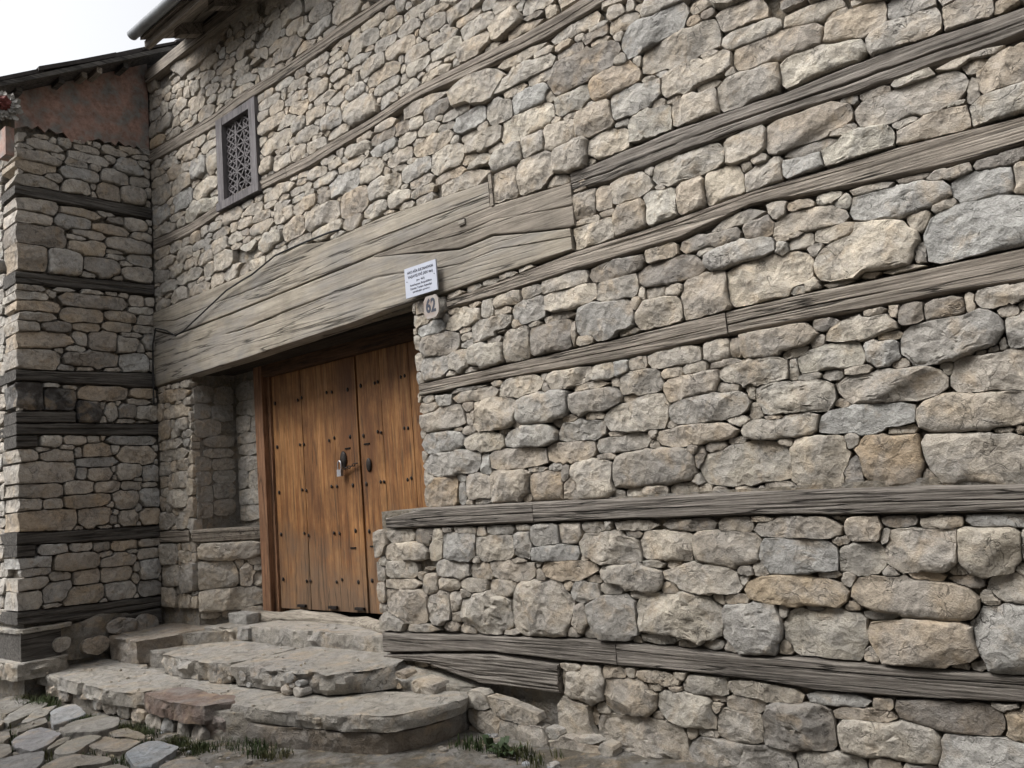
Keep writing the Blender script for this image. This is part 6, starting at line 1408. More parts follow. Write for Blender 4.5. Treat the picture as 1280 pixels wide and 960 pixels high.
-782 3205 - 51 44 26 22 21 19 18 16 21 30 40 45 34 21 16 15 15 15 19 27 40
-1067 3092 c 81 85 76 64 58 51 48 46 48 51 56 69 92 94 91 94 94 82 66 57 52 51 52 57 66 77 74 79
-636 3115 d 126 130 96 66 54 49 45 44 50 45 45 51 69 118 130 123 79 57 45 39 36 36 39 55 61 62 77 121
-216 3108 g 69 70 74 70 67 56 54 52 51 52 57 68 84 81 82 83 75 80 62 52 48 48 48 52 61 71 76 68
-54 3092 - 18 19 25 32 34 21 14 13 13 16 21 35 31 25 19
-1139 2743 ck 42 43 46 54 63 74 69 67 69 74 74 64 45 42 40 45 45 52 57 68 64 63 64 69 71 54 46 43
-911 2733 k 72 70 76 69 58 51 46 48 49 54 63 74 77 72 70 72 75 86 70 61 55 55 55 61 70 77 73 70
-974 2853 - 36 25 18 13 13 15 23 42 42 17 12 10 10 14 25
-824 2839 - 36 27 18 15 13 16 24 36 31 11 7 9 9 12 29
-532 2793 b 118 122 86 59 46 40 37 36 37 40 46 59 85 109 119 118 80 60 48 45 37 34 35 44 48 60 73 108
-135 2806 b 61 63 49 35 30 27 28 31 41 62 74 74 55 38 28 25 25 27 36 42 63
-667 2620 k 64 57 57 65 61 54 49 51 52 57 68 66 60 58 51 52 57 66 70 61 57 55 57 61 68 64 61 65
-462 2619 - 33 32 37 39 50 49 46 42 34 30 31 37 37 35 42 52 52 46 43 40 34
-310 2634 d 41 46 47 38 34 33 33 40 40 42 44 42 46 56 43 36 37 40 49 49 43
-118 2617 w 52 55 63 48 40 34 36 40 50 55 54 54 59 52 42 36 39 42 61 64 55
-317 2531 - 52 30 17 12 15 14 21 44 52 20 12 10 12 15 29
-1004 2345 w 52 58 48 34 28 27 27 31 40 46 43 43 46 37 30 27 28 34 40 46 53
-787 2351 - 51 50 37 27 22 21 21 27 36 49 55 52 46 30 23 24 25 27 33 38 50
-625 2359 - 30 32 22 18 16 20 29 31 28 29 21 18 18 24 36
-257 2346 g 121 92 49 33 25 22 21 21 21 22 25 33 49 105 133 93 55 42 34 28 27 25 27 28 34 42 62 105
-1194 2218 c 48 47 40 39 33 30 31 34 40 34 31 31 34 41 33 28 28 30 33 44 50
-942 2212 - 72 71 44 34 30 33 34 38 36 48 75 75 58 38 30 26 28 30 36 51 76
-861 2288 - 37 27 14 10 10 15 22 30 32 17 15 12 13 17 31
-762 2236 - 15 16 22 28 27 27 24 16 16 21 26 25 27 25 17
-600 2254 b 66 65 55 49 39 33 34 39 49 62 64 64 69 47 36 31 31 34 41 57 75
-218 2199 - 102 84 81 73 58 51 46 45 46 51 59 77 86 90 104 90 79 60 49 45 40 40 44 56 63 73 88 90
-591 2144 g 98 77 41 29 24 22 22 25 33 53 98 98 53 36 28 24 24 25 31 44 73
-1025 2064 c 120 120 117 89 69 61 54 51 48 46 48 54 61 69 78 95 121 117 115 117 121 96 74 61 54 51 48 48 48 51 54 62 78 90 117 118
-736 2042 g 24 28 35 30 29 35 28 24 27 32 31 30 31 32 25
-573 2029 - 63 56 56 41 34 31 33 36 46 59 55 57 56 44 41 33 33 36 42 53 56
-303 2042 - 64 70 61 48 40 40 42 51 60 65 60 64 63 61 48 43 42 42 39 54 64
-85 2021 g 36 39 44 45 45 42 42 45 52 48 44 46 48 57 51 42 41 48 59 45 39
-1085 1904 c 96 93 73 51 40 34 31 31 31 34 40 51 73 87 85 87 63 49 39 33 31 30 34 40 46 54 78 96
-760 1915 - 63 71 52 40 34 34 36 40 47 66 69 66 70 48 37 33 33 34 42 52 68
-510 1908 - 60 65 47 37 28 25 27 30 39 55 58 61 60 39 34 30 30 34 39 44 59
-281 1906 - 45 55 33 23 22 24 24 28 36 49 54 53 46 29 22 19 19 24 29 46 52
-106 1901 - 46 37 21 18 18 21 26 38 39 20 12 10 12 15 28
-1167 1791 c 47 52 44 32 27 25 25 29 41 49 45 45 49 44 32 28 27 30 36 49 49
-981 1779 - 43 42 41 32 30 28 28 33 37 46 45 45 43 31 25 22 21 24 28 39 46
-694 1789 b 109 108 72 51 40 36 33 31 30 31 37 47 68 107 99 99 72 57 42 36 33 33 33 36 42 48 69 94
-342 1778 - 60 63 65 55 46 43 44 53 59 71 64 56 58 58 55 49 48 52 58 58 60
-105 1783 g 46 49 57 59 49 46 48 54 60 62 57 59 52 52 55 49 48 51 65 57 49
-1015 1638 cb 118 120 120 89 73 61 54 51 48 46 48 54 58 62 74 95 127 123 120 122 114 84 69 58 51 46 48 48 48 51 54 66 78 107 112 119
-624 1637 - 72 83 79 66 58 49 46 45 43 46 54 67 83 78 76 77 73 66 67 61 56 44 42 45 52 60 70 65
-463 1595 d 21 24 28 23 24 21 19 16 16 19 22 22 22 26 24
-324 1604 b 48 48 45 50 40 37 37 43 50 45 46 46 50 46 49 43 42 45 53 48 50
-118 1604 b 52 55 61 52 43 40 42 46 45 52 54 54 50 53 52 46 45 48 58 64 55
-989 1387 g 63 59 36 25 21 19 24 27 35 55 65 65 55 39 31 30 30 29 34 44 67
-752 1378 - 52 51 27 19 16 18 18 21 27 48 53 51 44 33 25 22 22 24 29 40 52
-570 1362 d 39 44 36 27 22 21 21 24 30 41 38 40 41 34 32 24 22 25 30 36 40
-362 1349 b 62 63 44 30 25 24 24 27 36 56 64 64 53 38 33 30 28 24 30 37 66
-122 1354 - 55 53 27 19 16 18 19 21 27 43 56 56 49 33 28 25 25 27 31 41 57
-133 1244 - 61 62 45 36 30 28 28 33 42 53 55 61 56 36 28 25 24 25 31 44 62
-529 1284 - 32 28 24 15 15 16 24 34 34 25 16 12 12 15 24
-795 1246 b 103 100 84 67 54 46 43 42 46 49 58 72 95 100 99 99 74 56 48 45 42 37 39 42 48 60 86 103
-416 1212 - 82 80 61 48 49 42 39 40 42 46 42 42 54 80 87 88 56 42 34 30 27 27 27 30 34 42 68 75
-123 1092 g 55 58 67 64 54 51 51 58 68 53 48 53 53 61 55 48 48 51 60 54 58
-1133 1261 cg 66 70 74 57 48 42 44 32 33 39 45 61 68 63 60 42 21 15 10 9 9 9 9 9 15 19 29 67
-1135 1223 g 67 24 11 10 9 9 9 10 13 22 57 61 59 42 33 30 28 30 36 51 67
-706 1103 - 60 63 62 42 34 33 33 37 48 65 63 63 65 48 40 36 34 37 45 62 63
-439 1101 - 77 74 64 45 36 31 28 27 28 31 36 50 71 75 73 75 78 64 51 45 40 40 40 45 51 64 73 73
-1149 1112 c 64 63 45 33 27 25 25 30 38 59 54 54 59 45 34 31 30 33 39 46 55
-1176 969 c 48 51 55 51 42 39 40 49 55 45 40 40 45 54 46 43 43 46 55 55 54
-951 1008 g 47 62 67 71 57 49 45 43 45 49 52 57 61 67 63 64 69 71 57 49 45 45 48 46 45 45 42 42
-739 950 b 90 93 90 65 52 45 42 40 42 48 55 60 65 66 71 92 90 63 54 46 43 42 43 49 58 73 81 92
-401 938 g 75 70 63 61 52 45 42 40 42 45 52 65 84 78 76 77 70 67 54 49 46 45 46 49 58 72 71 76
-133 915 d 61 62 54 50 42 39 40 45 58 57 58 58 54 53 46 40 40 43 51 69 63
-727 3309 - 34 37 41 36 37 42 47 43 32 31 36 37 39 46 37
-928 1143 - 49 36 21 19 22 26 40 49 45 37 26 22 23 30 47
-427 2262 - 18 26 26 21 21 24 26 22 20 24 27 29 24 19 18
-154 3264 - 19 19 21 24 32 24 19 18 21 28 29 24 24 29 25
-946 4845 - 44 40 34 23 19 18 23 36 44 29 22 22 25 33 41
-1222 5169 - 17 28 34 25 22 25 21 18 18 21 31 28 28 21 15
-217 5313 - 66 46 30 22 19 22 28 59 52 28 23 30 23 25 34
-262 1029 - 21 22 25 25 28 25 21 21 21 18 22 28 32 26 25
-253 1134 - 16 18 24 27 26 20 19 19 16 19 24 24 26 24 18
-205 2721 - 77 41 21 16 16 18 33 54 48 23 19 19 17 21 41
-52 3201 - 19 22 21 17 19 22 28 29 21 18 18 19 22 25 22
-751 4290 - 49 29 15 12 12 14 26 48 45 26 17 15 15 19 29
-37 4899 - 12 13 20 32 31 28 24 19 16 19 25 31 32 20 13
-76 5193 - 32 35 25 20 22 25 33 41 30 25 22 16 14 25 35
-58 5343 - 22 25 25 17 16 18 23 35 21 18 18 16 20 29 25
-997 891 - 45 27 18 13 13 15 23 42 35 12 7 7 7 9 25
-211 1692 - 19 18 19 21 26 24 19 17 22 24 25 21 18 19 18
-535 2538 - 15 14 19 21 23 21 16 14 19 25 17 15 15 19 20
-847 3024 - 35 28 19 15 15 17 34 40 48 26 17 15 15 20 35
-688 3015 - 39 31 18 13 13 15 23 41 40 13 7 7 7 9 18
-442 3027 - 48 33 14 10 10 12 17 35 40 17 12 10 10 14 26
-979 3708 - 24 28 20 18 21 26 25 28 17 16 16 18 23 24 24
-424 3783 - 28 28 18 10 10 12 17 35 32 22 15 13 13 18 25
-640 3936 - 36 28 17 15 15 20 34 36 38 25 17 15 12 15 28
-283 4104 - 35 21 15 15 18 17 24 37 34 25 14 12 12 15 28
-475 4581 - 52 33 18 13 13 15 23 45 36 24 21 22 14 14 24
-904 5064 - 34 35 24 15 15 17 26 40 28 19 13 12 15 26 31
-1186 5082 - 38 21 15 12 12 16 25 35 35 19 9 12 12 15 28
-949 5208 - 18 21 23 21 21 16 16 14 19 23 19 18 15 19 21
-712 5259 - 33 31 21 14 13 15 17 35 35 17 12 10 10 13 18
-541 1533 - 40 26 18 10 10 12 17 34 21 8 7 7 7 9 18
-1066 2271 - 37 25 14 10 13 15 22 32 27 21 15 10 10 13 20
'''),
('wing', 0, '''
-225 1962 - 25 21 12 9 9 9 15 18 20 15 9 9 9 12 25
-37 4776 - 12 13 19 24 29 27 19 16 16 23 19 18 18 19 13
-34 2265 - 10 12 16 19 16 18 20 18 15 13 18 19 19 16 12
-535 2679 - 12 14 23 22 19 20 16 13 13 16 21 25 22 15 10
-31 4494 - 9 10 15 21 23 19 12 13 16 19 19 18 20 15 10
-37 4581 - 12 13 19 16 16 18 23 19 16 16 18 19 19 19 13
-580 4752 - 11 12 12 18 21 22 18 15 15 20 16 15 12 15 19
-1234 4824 - 18 19 15 15 18 19 13 12 12 13 16 18 15 15 13
-589 4830 - 15 18 19 18 18 19 19 16 16 16 19 18 18 15 13
-619 5277 - 12 13 17 10 10 12 16 16 13 12 15 13 13 17 13
-256 861 - 12 12 13 16 13 12 12 12 15 16 12 10 10 13 15
-562 867 - 16 15 16 13 13 12 12 18 20 12 7 7 7 9 17
-25 996 - 6 7 10 20 18 13 9 10 13 12 13 15 20 10 7
-292 1284 - 28 21 12 9 12 13 15 27 24 15 9 9 9 15 25
-424 1533 - 16 12 12 13 10 12 13 15 15 12 7 7 7 9 17
-226 1539 - 12 12 12 13 16 12 10 12 15 16 12 10 10 16 15
-769 1548 - 24 20 12 12 12 15 15 17 24 15 9 9 9 15 23
-433 1665 - 15 17 15 13 16 18 16 13 16 16 15 13 16 15 13
-484 1737 - 16 19 21 19 16 12 12 15 23 16 15 13 16 18 19
-442 1989 - 10 12 12 16 16 15 12 12 12 13 15 13 13 17 12
-445 2076 - 9 11 19 15 13 13 16 10 10 12 15 20 18 15 10
-31 2127 - 9 10 15 16 16 15 12 13 13 16 15 13 16 15 10
-538 2373 - 8 14 13 10 10 12 16 12 12 13 18 19 13 12 9
-148 2523 - 35 20 13 10 10 12 17 29 29 8 4 4 4 6 11
-1237 2637 - 13 13 15 13 13 15 12 10 10 12 12 10 10 13 13
-1243 2691 - 10 10 15 19 16 15 9 7 7 9 14 13 13 14 10
-391 2703 - 12 17 18 13 13 15 16 13 13 16 15 16 13 10 10
-34 2742 - 10 12 14 12 12 13 15 17 12 10 9 12 17 16 12
-1243 2763 - 10 10 15 22 22 15 9 7 7 9 15 19 16 13 10
'''),
('reveal', 1, '''
130 2398 - 84 87 68 57 44 40 39 44 56 61 55 55 61 65 55 51 45 48 53 69 84
280 2259 b 78 77 49 39 33 33 31 34 41 59 86 88 60 42 33 30 28 30 36 48 77
299 1785 - 66 66 61 47 39 36 36 42 56 64 56 55 58 55 44 39 37 40 48 62 66
298 1627 - 63 63 59 51 42 39 40 46 54 61 55 55 61 54 46 43 43 43 49 58 63
342 2703 - 48 49 57 61 54 54 52 55 61 58 57 57 68 60 47 42 40 43 52 56 49
324 2545 - 55 58 65 48 39 37 37 42 54 65 66 66 65 52 46 46 46 46 51 63 58
'''),
('reveal', 0, '''
86 2546 - 53 58 59 51 45 42 43 45 44 36 33 33 36 44 39 34 34 37 41 52 55
265 2148 - 84 65 41 31 27 25 25 28 33 53 82 82 51 32 28 25 24 27 27 39 67
68 2049 - 56 61 52 42 39 39 39 43 33 27 24 24 27 33 37 33 31 34 41 56 58
304 2041 - 66 65 49 39 33 30 28 31 40 56 61 61 58 42 33 28 28 30 36 49 65
54 1909 - 61 64 61 47 39 36 37 35 24 19 18 18 19 24 35 34 34 36 43 55 64
316 1920 - 60 62 51 40 33 31 31 36 46 58 64 64 58 45 36 31 30 33 39 53 62
68 1764 - 59 61 66 48 40 37 39 43 33 27 24 24 27 33 41 37 36 39 47 69 64
68 1620 - 58 61 56 44 37 34 36 40 33 27 24 24 27 33 44 43 42 45 51 62 61
119 2717 - 54 60 62 52 46 43 45 48 52 55 51 51 55 56 48 42 42 45 49 58 55
'''),
('cant', 1, '''
290 1221 - 154 154 111 77 59 49 46 43 40 40 40 43 46 53 67 89 128 140 138 139 106 78 66 56 52 48 45 48 48 51 51 54 66 94 123 154
126 1012 - 124 118 117 110 91 78 70 66 66 64 66 72 78 87 73 64 60 57 57 57 60 64 73 81 69 64 61 60 61 64 69 79 95 121 132 127
255 781 - 171 169 137 97 84 70 61 57 54 54 54 57 61 70 84 108 128 123 121 123 127 100 78 66 61 57 54 49 51 52 58 66 78 94 114 171
'''),
('cant', 0, '''
442 988 - 36 44 38 47 50 58 51 43 41 34 31 31 34 42 55 55 54 57 45 37 32
548 1047 - 25 23 15 12 10 13 19 21 21 19 16 15 15 19 24
548 934 - 25 27 34 33 34 31 27 21 25 30 31 30 31 32 27
480 659 - 57 46 26 22 22 22 27 49 55 33 23 19 19 26 46
99 650 - 50 36 20 15 15 17 26 42 42 26 17 15 15 20 36
285 647 - 39 39 21 16 16 18 27 40 39 23 15 13 13 18 32
381 1097 - 18 23 21 19 22 22 26 19 16 16 21 25 17 18 18
534 1106 - 31 35 24 18 18 17 26 41 36 25 19 18 18 24 31
''')]
BEAMS = [
('main', 'timber_beam', [(-7.897,5.366),(-6.591,5.304),(-6.116,5.321),(-5.454,5.304),(-4.641,5.336),(-4.231,5.323),(-3.943,5.322)], [(-7.904,5.235),(-6.488,5.160),(-6.124,5.212),(-5.309,5.196),(-4.441,5.227),(-3.951,5.241)]),
('main', 'timber_beam', [(-7.766,4.400),(-7.044,4.373),(-6.181,4.433),(-5.137,4.414),(-4.214,4.461),(-3.798,4.497),(-3.102,4.480),(-2.867,4.465),(-2.577,4.473),(-2.305,4.494)], [(-7.750,4.288),(-7.051,4.258),(-6.187,4.345),(-5.146,4.313),(-3.828,4.412),(-3.114,4.365),(-2.673,4.357),(-2.210,4.394),(-2.122,4.398)]),
('main', 'timber_beam', [(-2.470,3.454),(-1.899,3.478),(-1.453,3.456),(-0.876,3.457),(-0.254,3.432),(-0.164,3.427)], [(-2.600,3.331),(-2.306,3.313),(-1.839,3.328),(-1.469,3.329),(-0.942,3.319),(-0.621,3.313),(-0.271,3.306),(-0.181,3.303)]),
('main', 'timber_beam', [(-3.694,2.900),(-3.267,2.915),(-2.618,2.967),(-2.120,2.973),(-1.510,2.999),(-0.797,2.999),(-0.318,2.969),(-0.229,2.964)], [(-3.700,2.837),(-3.275,2.836),(-2.599,2.855),(-1.947,2.863),(-1.519,2.934),(-1.020,2.876),(-0.558,2.839),(-0.334,2.849),(-0.245,2.846)]),
('main', 'timber_beam', [(-4.019,2.366),(-3.325,2.375),(-2.355,2.395),(-1.583,2.420),(-1.238,2.423),(-0.733,2.418),(-0.394,2.418),(-0.305,2.418)], [(-4.027,2.281),(-3.333,2.293),(-2.427,2.271),(-1.599,2.292),(-1.096,2.288),(-0.633,2.288),(-0.413,2.279),(-0.324,2.275)]),
('low', 'timber_beam', [(-4.371,1.458),(-3.988,1.508),(-3.233,1.503),(-2.368,1.490),(-1.673,1.487),(-1.184,1.474),(-0.520,1.451),(-0.433,1.447)], [(-4.383,1.378),(-3.247,1.377),(-2.549,1.375),(-1.688,1.370),(-1.054,1.348),(-0.535,1.336),(-0.449,1.333)]),
('low', 'timber_beam', [(-4.423,0.671),(-3.450,0.696),(-2.799,0.717),(-2.187,0.706),(-1.773,0.689),(-1.559,0.702),(-1.212,0.694),(-0.624,0.693),(-0.538,0.693)], [(-4.493,0.519),(-3.460,0.599),(-2.967,0.580),(-2.202,0.582),(-1.787,0.577),(-1.518,0.552),(-1.106,0.558),(-0.639,0.584),(-0.553,0.587)]),
('low', 'timber_beam', [(-4.471,0.512),(-3.461,0.593),(-2.974,0.568)], [(-4.474,0.488),(-4.048,0.488),(-3.579,0.398),(-3.482,0.397),(-2.960,0.389)]),
('main', 'lintel_beam', [(-7.787,3.640),(-6.238,3.647),(-5.283,3.703),(-4.925,3.639),(-4.243,3.654),(-3.260,3.597)], [(-7.797,3.459),(-7.395,3.333),(-6.260,3.346),(-3.241,3.421)]),
('main', 'lintel_beam', [(-7.797,3.455),(-7.395,3.328),(-6.260,3.342),(-4.410,3.389),(-3.833,3.268),(-3.532,3.211),(-3.235,3.225),(-2.889,3.155),(-2.628,3.111)], [(-7.830,2.871),(-7.139,2.887),(-6.293,2.894),(-4.802,2.926),(-4.015,2.957),(-3.740,2.944),(-3.262,2.965),(-2.648,2.979)]),
('main', 'lintel_beam', [(-4.399,3.385),(-4.268,3.383),(-3.213,3.427),(-2.594,3.389)], [(-4.400,3.375),(-3.833,3.272),(-3.531,3.215),(-3.234,3.229),(-2.889,3.159),(-2.628,3.115)]),
('cant', 'timber_beam', [(-0.031,1.442),(0.093,1.441),(0.602,1.420)], [(-0.034,1.329),(0.070,1.316),(0.597,1.296)]),
('main', 'timber_beam', [(-7.836,1.446),(-7.238,1.446)], [(-7.830,1.334),(-7.246,1.328)]),
('wing', 'timber_beam', [(-1.248,4.689),(-1.025,4.707),(-0.037,4.737)], [(-1.249,4.593),(-1.044,4.606),(-0.018,4.616)]),
('wing', 'timber_beam', [(-1.252,3.880),(-0.015,3.931)], [(-1.253,3.770),(-0.017,3.830)]),
('wing', 'timber_beam', [(-1.257,2.987),(-1.058,2.983),(-0.029,3.014)], [(-1.258,2.886),(-1.059,2.883),(-0.000,2.862)]),
('wing', 'timber_beam', [(-1.234,2.610),(-0.790,2.621)], [(-1.234,2.510),(-0.788,2.512)]),
('wing', 'timber_beam', [(-1.260,2.502),(-0.010,2.508)], [(-1.260,2.408),(-0.013,2.389)]),
('wing', 'timber_beam', [(-1.265,1.555),(-0.714,1.520),(-0.006,1.507)], [(-1.265,1.455),(-0.715,1.414),(0.001,1.389)]),
('wing', 'timber_beam', [(-1.276,0.884),(-0.537,0.849),(-0.025,0.826)], [(-1.277,0.774),(-0.726,0.725),(-0.028,0.730)]),
('wing', 'timber_beam', [(-0.596,0.702),(-0.029,0.714)], [(-0.597,0.653),(-0.033,0.562)]),
('wing', 'timber_beam', [(-1.260,2.389),(-1.112,2.392)], [(-1.261,2.290),(-1.113,2.301)]),
('wing', 'timber_beam', [(-1.265,1.446),(-1.137,1.438)], [(-1.266,1.343),(-1.138,1.332)])]

XC, XJ, YD, WF = -7.808, -7.149, .45, -1.25
CD = Vector((.419, .45, 0)).normalized()
FACES = {   # origin, along, outward normal
    'main': (Vector((0, 0, 0)), Vector((1, 0, 0)), Vector((0, -1, 0))),
    'low': (Vector((0, -.06, 0)), Vector((1, 0, 0)), Vector((0, -1, 0))),
    'foot': (Vector((0, -.16, 0)), Vector((1, 0, 0)), Vector((0, -1, 0))),
    'strip': (Vector((0, YD, 0)), Vector((1, 0, 0)), Vector((0, -1, 0))),
    'wing': (Vector((XC, 0, 0)), Vector((0, 1, 0)), Vector((1, 0, 0))),
    'reveal': (Vector((XJ, 0, 0)), Vector((0, 1, 0)), Vector((1, 0, 0))),
    'cant': (Vector((XJ, 0, 0)), CD, Vector((CD.y, -CD.x, 0))),
    'front': (Vector((0, WF, 0)), Vector((1, 0, 0)), Vector((0, -1, 0))),
    'stepface': (Vector((0, -1.06, 0)), Vector((1, 0, 0)), Vector((0, -1, 0))),
    'riser': (Vector((0, -.66, 0)), Vector((1, 0, 0)), Vector((0, -1, 0))),
}
PAL = {'-': (.365, .325, .272), 'w': (.43, .39, .325), 'g': (.335, .322, .298), 'd': (.225, .197, .165), 'k': (.055, .05, .047), 'b': (.345, .275, .195), 'r': (.2, .115, .085)}
def stone_tint(tags, face, r):
    t = tags.replace('c', '') or '-'
    c = PAL[t[0]]
    k = r.uniform(.86, 1.12)
    if t == '-':
        q = r.random()
        if q < .12: c = tuple(.5 * a + .5 * b for a, b in zip(c, PAL['g']))
        elif q < .26: c = tuple(.6 * a + .4 * b for a, b in zip(c, PAL['b']))
        elif q < .46: c = tuple(.6 * a + .4 * b for a, b in zip(c, PAL['w']))
        elif q < .50: c = tuple(.5 * a + .5 * b for a, b in zip(c, PAL['d']))
    if face == 'wing' and t != 'k': m_ = sum(c) / 3; k *= 1.15; c = tuple(.72 * a + .28 * m_ for a in c)
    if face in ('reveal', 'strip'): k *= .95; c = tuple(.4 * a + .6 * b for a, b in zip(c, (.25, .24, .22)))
    h = r.uniform(-.03, .03)
    return (c[0] * k * (1 + h), c[1] * k, c[2] * k * (1 - h), r.random())

def stone_geo(c, rad, face, r, back=.07, prot=None, rings=None, up=None, flat=None):
    """One stone: outline rad (metres, about c = (along, height)) on a wall face; split or water-worn outer face."""
    n = len(rad); O, A, Nn = FACES[face] if isinstance(face, str) else face
    B = Vector((0, 0, 1)) if up is None else up
    rm = float(np.mean(rad)); rmin = float(np.percentile(rad, 25))
    p = prot if prot is not None else min(.062, max(.014, .46 * rmin)) * r.uniform(.75, 1.2)
    off = r.uniform(-.010, .012) if prot is None else 0
    if rings is None: rings = 4 if n <= 15 else (6 if n <= 21 else (9 if n <= 28 else 13))
    fl = r.uniform(.5, 1.) if flat is None else flat
    kx = 2.0 + 3.4 * fl
    fs = [1 - (i / rings) ** 2.0 * .98 for i in range(rings)]
    planes = [(r.uniform(-.5, .5), r.uniform(-.6, .4), r.uniform(.35, .8)) for _ in range(r.choice((0, 1, 1, 2, 3)))]
    for _ in range(r.choice((0, 1, 2, 3, 4))):          # chipped arrises
        q_ = r.uniform(0, 6.283); st = r.uniform(.5, 1.3); planes.append((-math.cos(q_) * st, -math.sin(q_) * st, .8 + r.uniform(.1, .75) * st * rm * .5 / max(p, .01)))
    sd = r.uniform(0, 100); craggy = r.choice((.15, .25, .35, .5, .65, .8))
    th = np.arange(n) * 2 * math.pi / n
    ca, sa = np.cos(th), np.sin(th)
    s0 = 1 / max(rm, .02)
    V, F = [], []
    def put(a, b, y):
        q = O + A * (c[0] + a) + B * (c[1] + b) + Nn * y; V.append((q.x, q.y, q.z))
    for i in range(n): put(rad[i] * ca[i] * .97, rad[i] * sa[i] * .97, -back)
    for k in range(rings):
        f = fs[k]
        for i in range(n):
            a, b = rad[i] * ca[i] * f, rad[i] * sa[i] * f
            y = p * (max(0, 1 - f ** kx)) ** (1 / kx) if k else -.1 * p
            for (u, v, h) in planes: y = min(y, max(.22 * p, p * (h + .2) + (u * a + v * b) * .5))
            q = Vector((a * s0 * 1.15 + sd, b * s0 * 1.15, sd))
            w_ = min(1, k / 2)
            e = .20 * p * noise.noise(q * 1.1) + .16 * p * craggy * noise.noise(q * 2.6) + .09 * p * craggy * noise.noise(q * 5.5)
            cr_ = abs(noise.noise(q * 1.7 + Vector((9, 4, 2))))
            e -= craggy * .4 * p * max(0, .10 - cr_) / .10 * .5
            y += w_ * e
            jx = 1 + .03 * noise.noise(Vector((a * 30 + sd, b * 30, k * .25)))
            put(a * jx, b * jx, off + y)
    y = p
    for (u, v, h) in planes: y = min(y, p * (h + .2))
    put(0, 0, off + y + .2 * p * noise.noise(Vector((sd, 0, sd)) * 1.1))
    for k in range(rings):
        for i in range(n):
            j = (i + 1) % n; F.append((k * n + i, k * n + j, (k + 1) * n + j, (k + 1) * n + i))
    t = len(V) - 1; k = rings
    for i in range(n): F.append((k * n + i, k * n + (i + 1) % n, t))
    return V, F

def decode(txt):                     # centre (mm), colour tag, outline radii (2 mm units)
    for ln in txt.strip().split('\n'):
        a, b, tg, *q = ln.split(' ')
        yield (int(a) / 1000, int(b) / 1000), np.array([int(v) for v in q]) / 500, tg

def stone_obj(name, V, F, tint, parent, m=None, sharp=24):
    me = from_np(name, V, F, np.tile(tint, (len(V), 1)))
    return link(name, me, m or M['stone'], parent, sharp)
class Heap:                          # many small pieces joined into one mesh
    def __init__(s): s.V, s.F, s.T = [], [], []
    def add(s, V, F, t):
        o = len(s.V); s.V += V; s.F += [tuple(i + o for i in f) for f in F]; s.T += [t] * len(V)
    def build(s, name, m, parent, sharp=24):
        return link(name, from_np(name, s.V, s.F, s.T), m, parent, sharp)

def superellipse(hx, hz, n, r, ex=None):
    th = np.arange(n) * 2 * math.pi / n; e = ex or r.uniform(.45, .85)
    rad = 1 / ((np.abs(np.cos(th)) / hx) ** (2 / e) + (np.abs(np.sin(th)) / hz) ** (2 / e)) ** (e / 2)
    return rad * (1 + .06 * np.sin(2 * th + r.uniform(0, 6)) + .05 * np.sin(3 * th + r.uniform(0, 6)) + .03 * np.sin(5 * th + r.uniform(0, 6)))
def poly_radial(pts, n):
    """outline given as corner points -> centre and n radii, corners rounded a little"""
    P_ = np.array(pts); x, y = P_[:, 0], P_[:, 1]; x2, y2 = np.roll(x, -1), np.roll(y, -1); cr = x * y2 - x2 * y; ar = cr.sum() / 2
    c = np.array([((x + x2) * cr).sum(), ((y + y2) * cr).sum()]) / (6 * ar); out = []
    for t in np.arange(n) * 2 * math.pi / n:
        d = (math.cos(t), math.sin(t)); b = 0
        for p, q in zip(P_, np.roll(P_, -1, 0)):
            e = q - p; det = -d[0] * e[1] + e[0] * d[1]
            if abs(det) < 1e-12: continue
            k = p - c; rr = (-k[0] * e[1] + e[0] * k[1]) / det; u = (d[0] * k[1] - k[0] * d[1]) / det
            if rr > 0 and -1e-6 <= u <= 1 + 1e-6: b = max(b, rr)
        out.append(b)
    out = np.array(out); out[out <= 0] = np.median(out)
    out = .8 * out + .1 * np.roll(out, 1) + .1 * np.roll(out, -1)
    return c, out

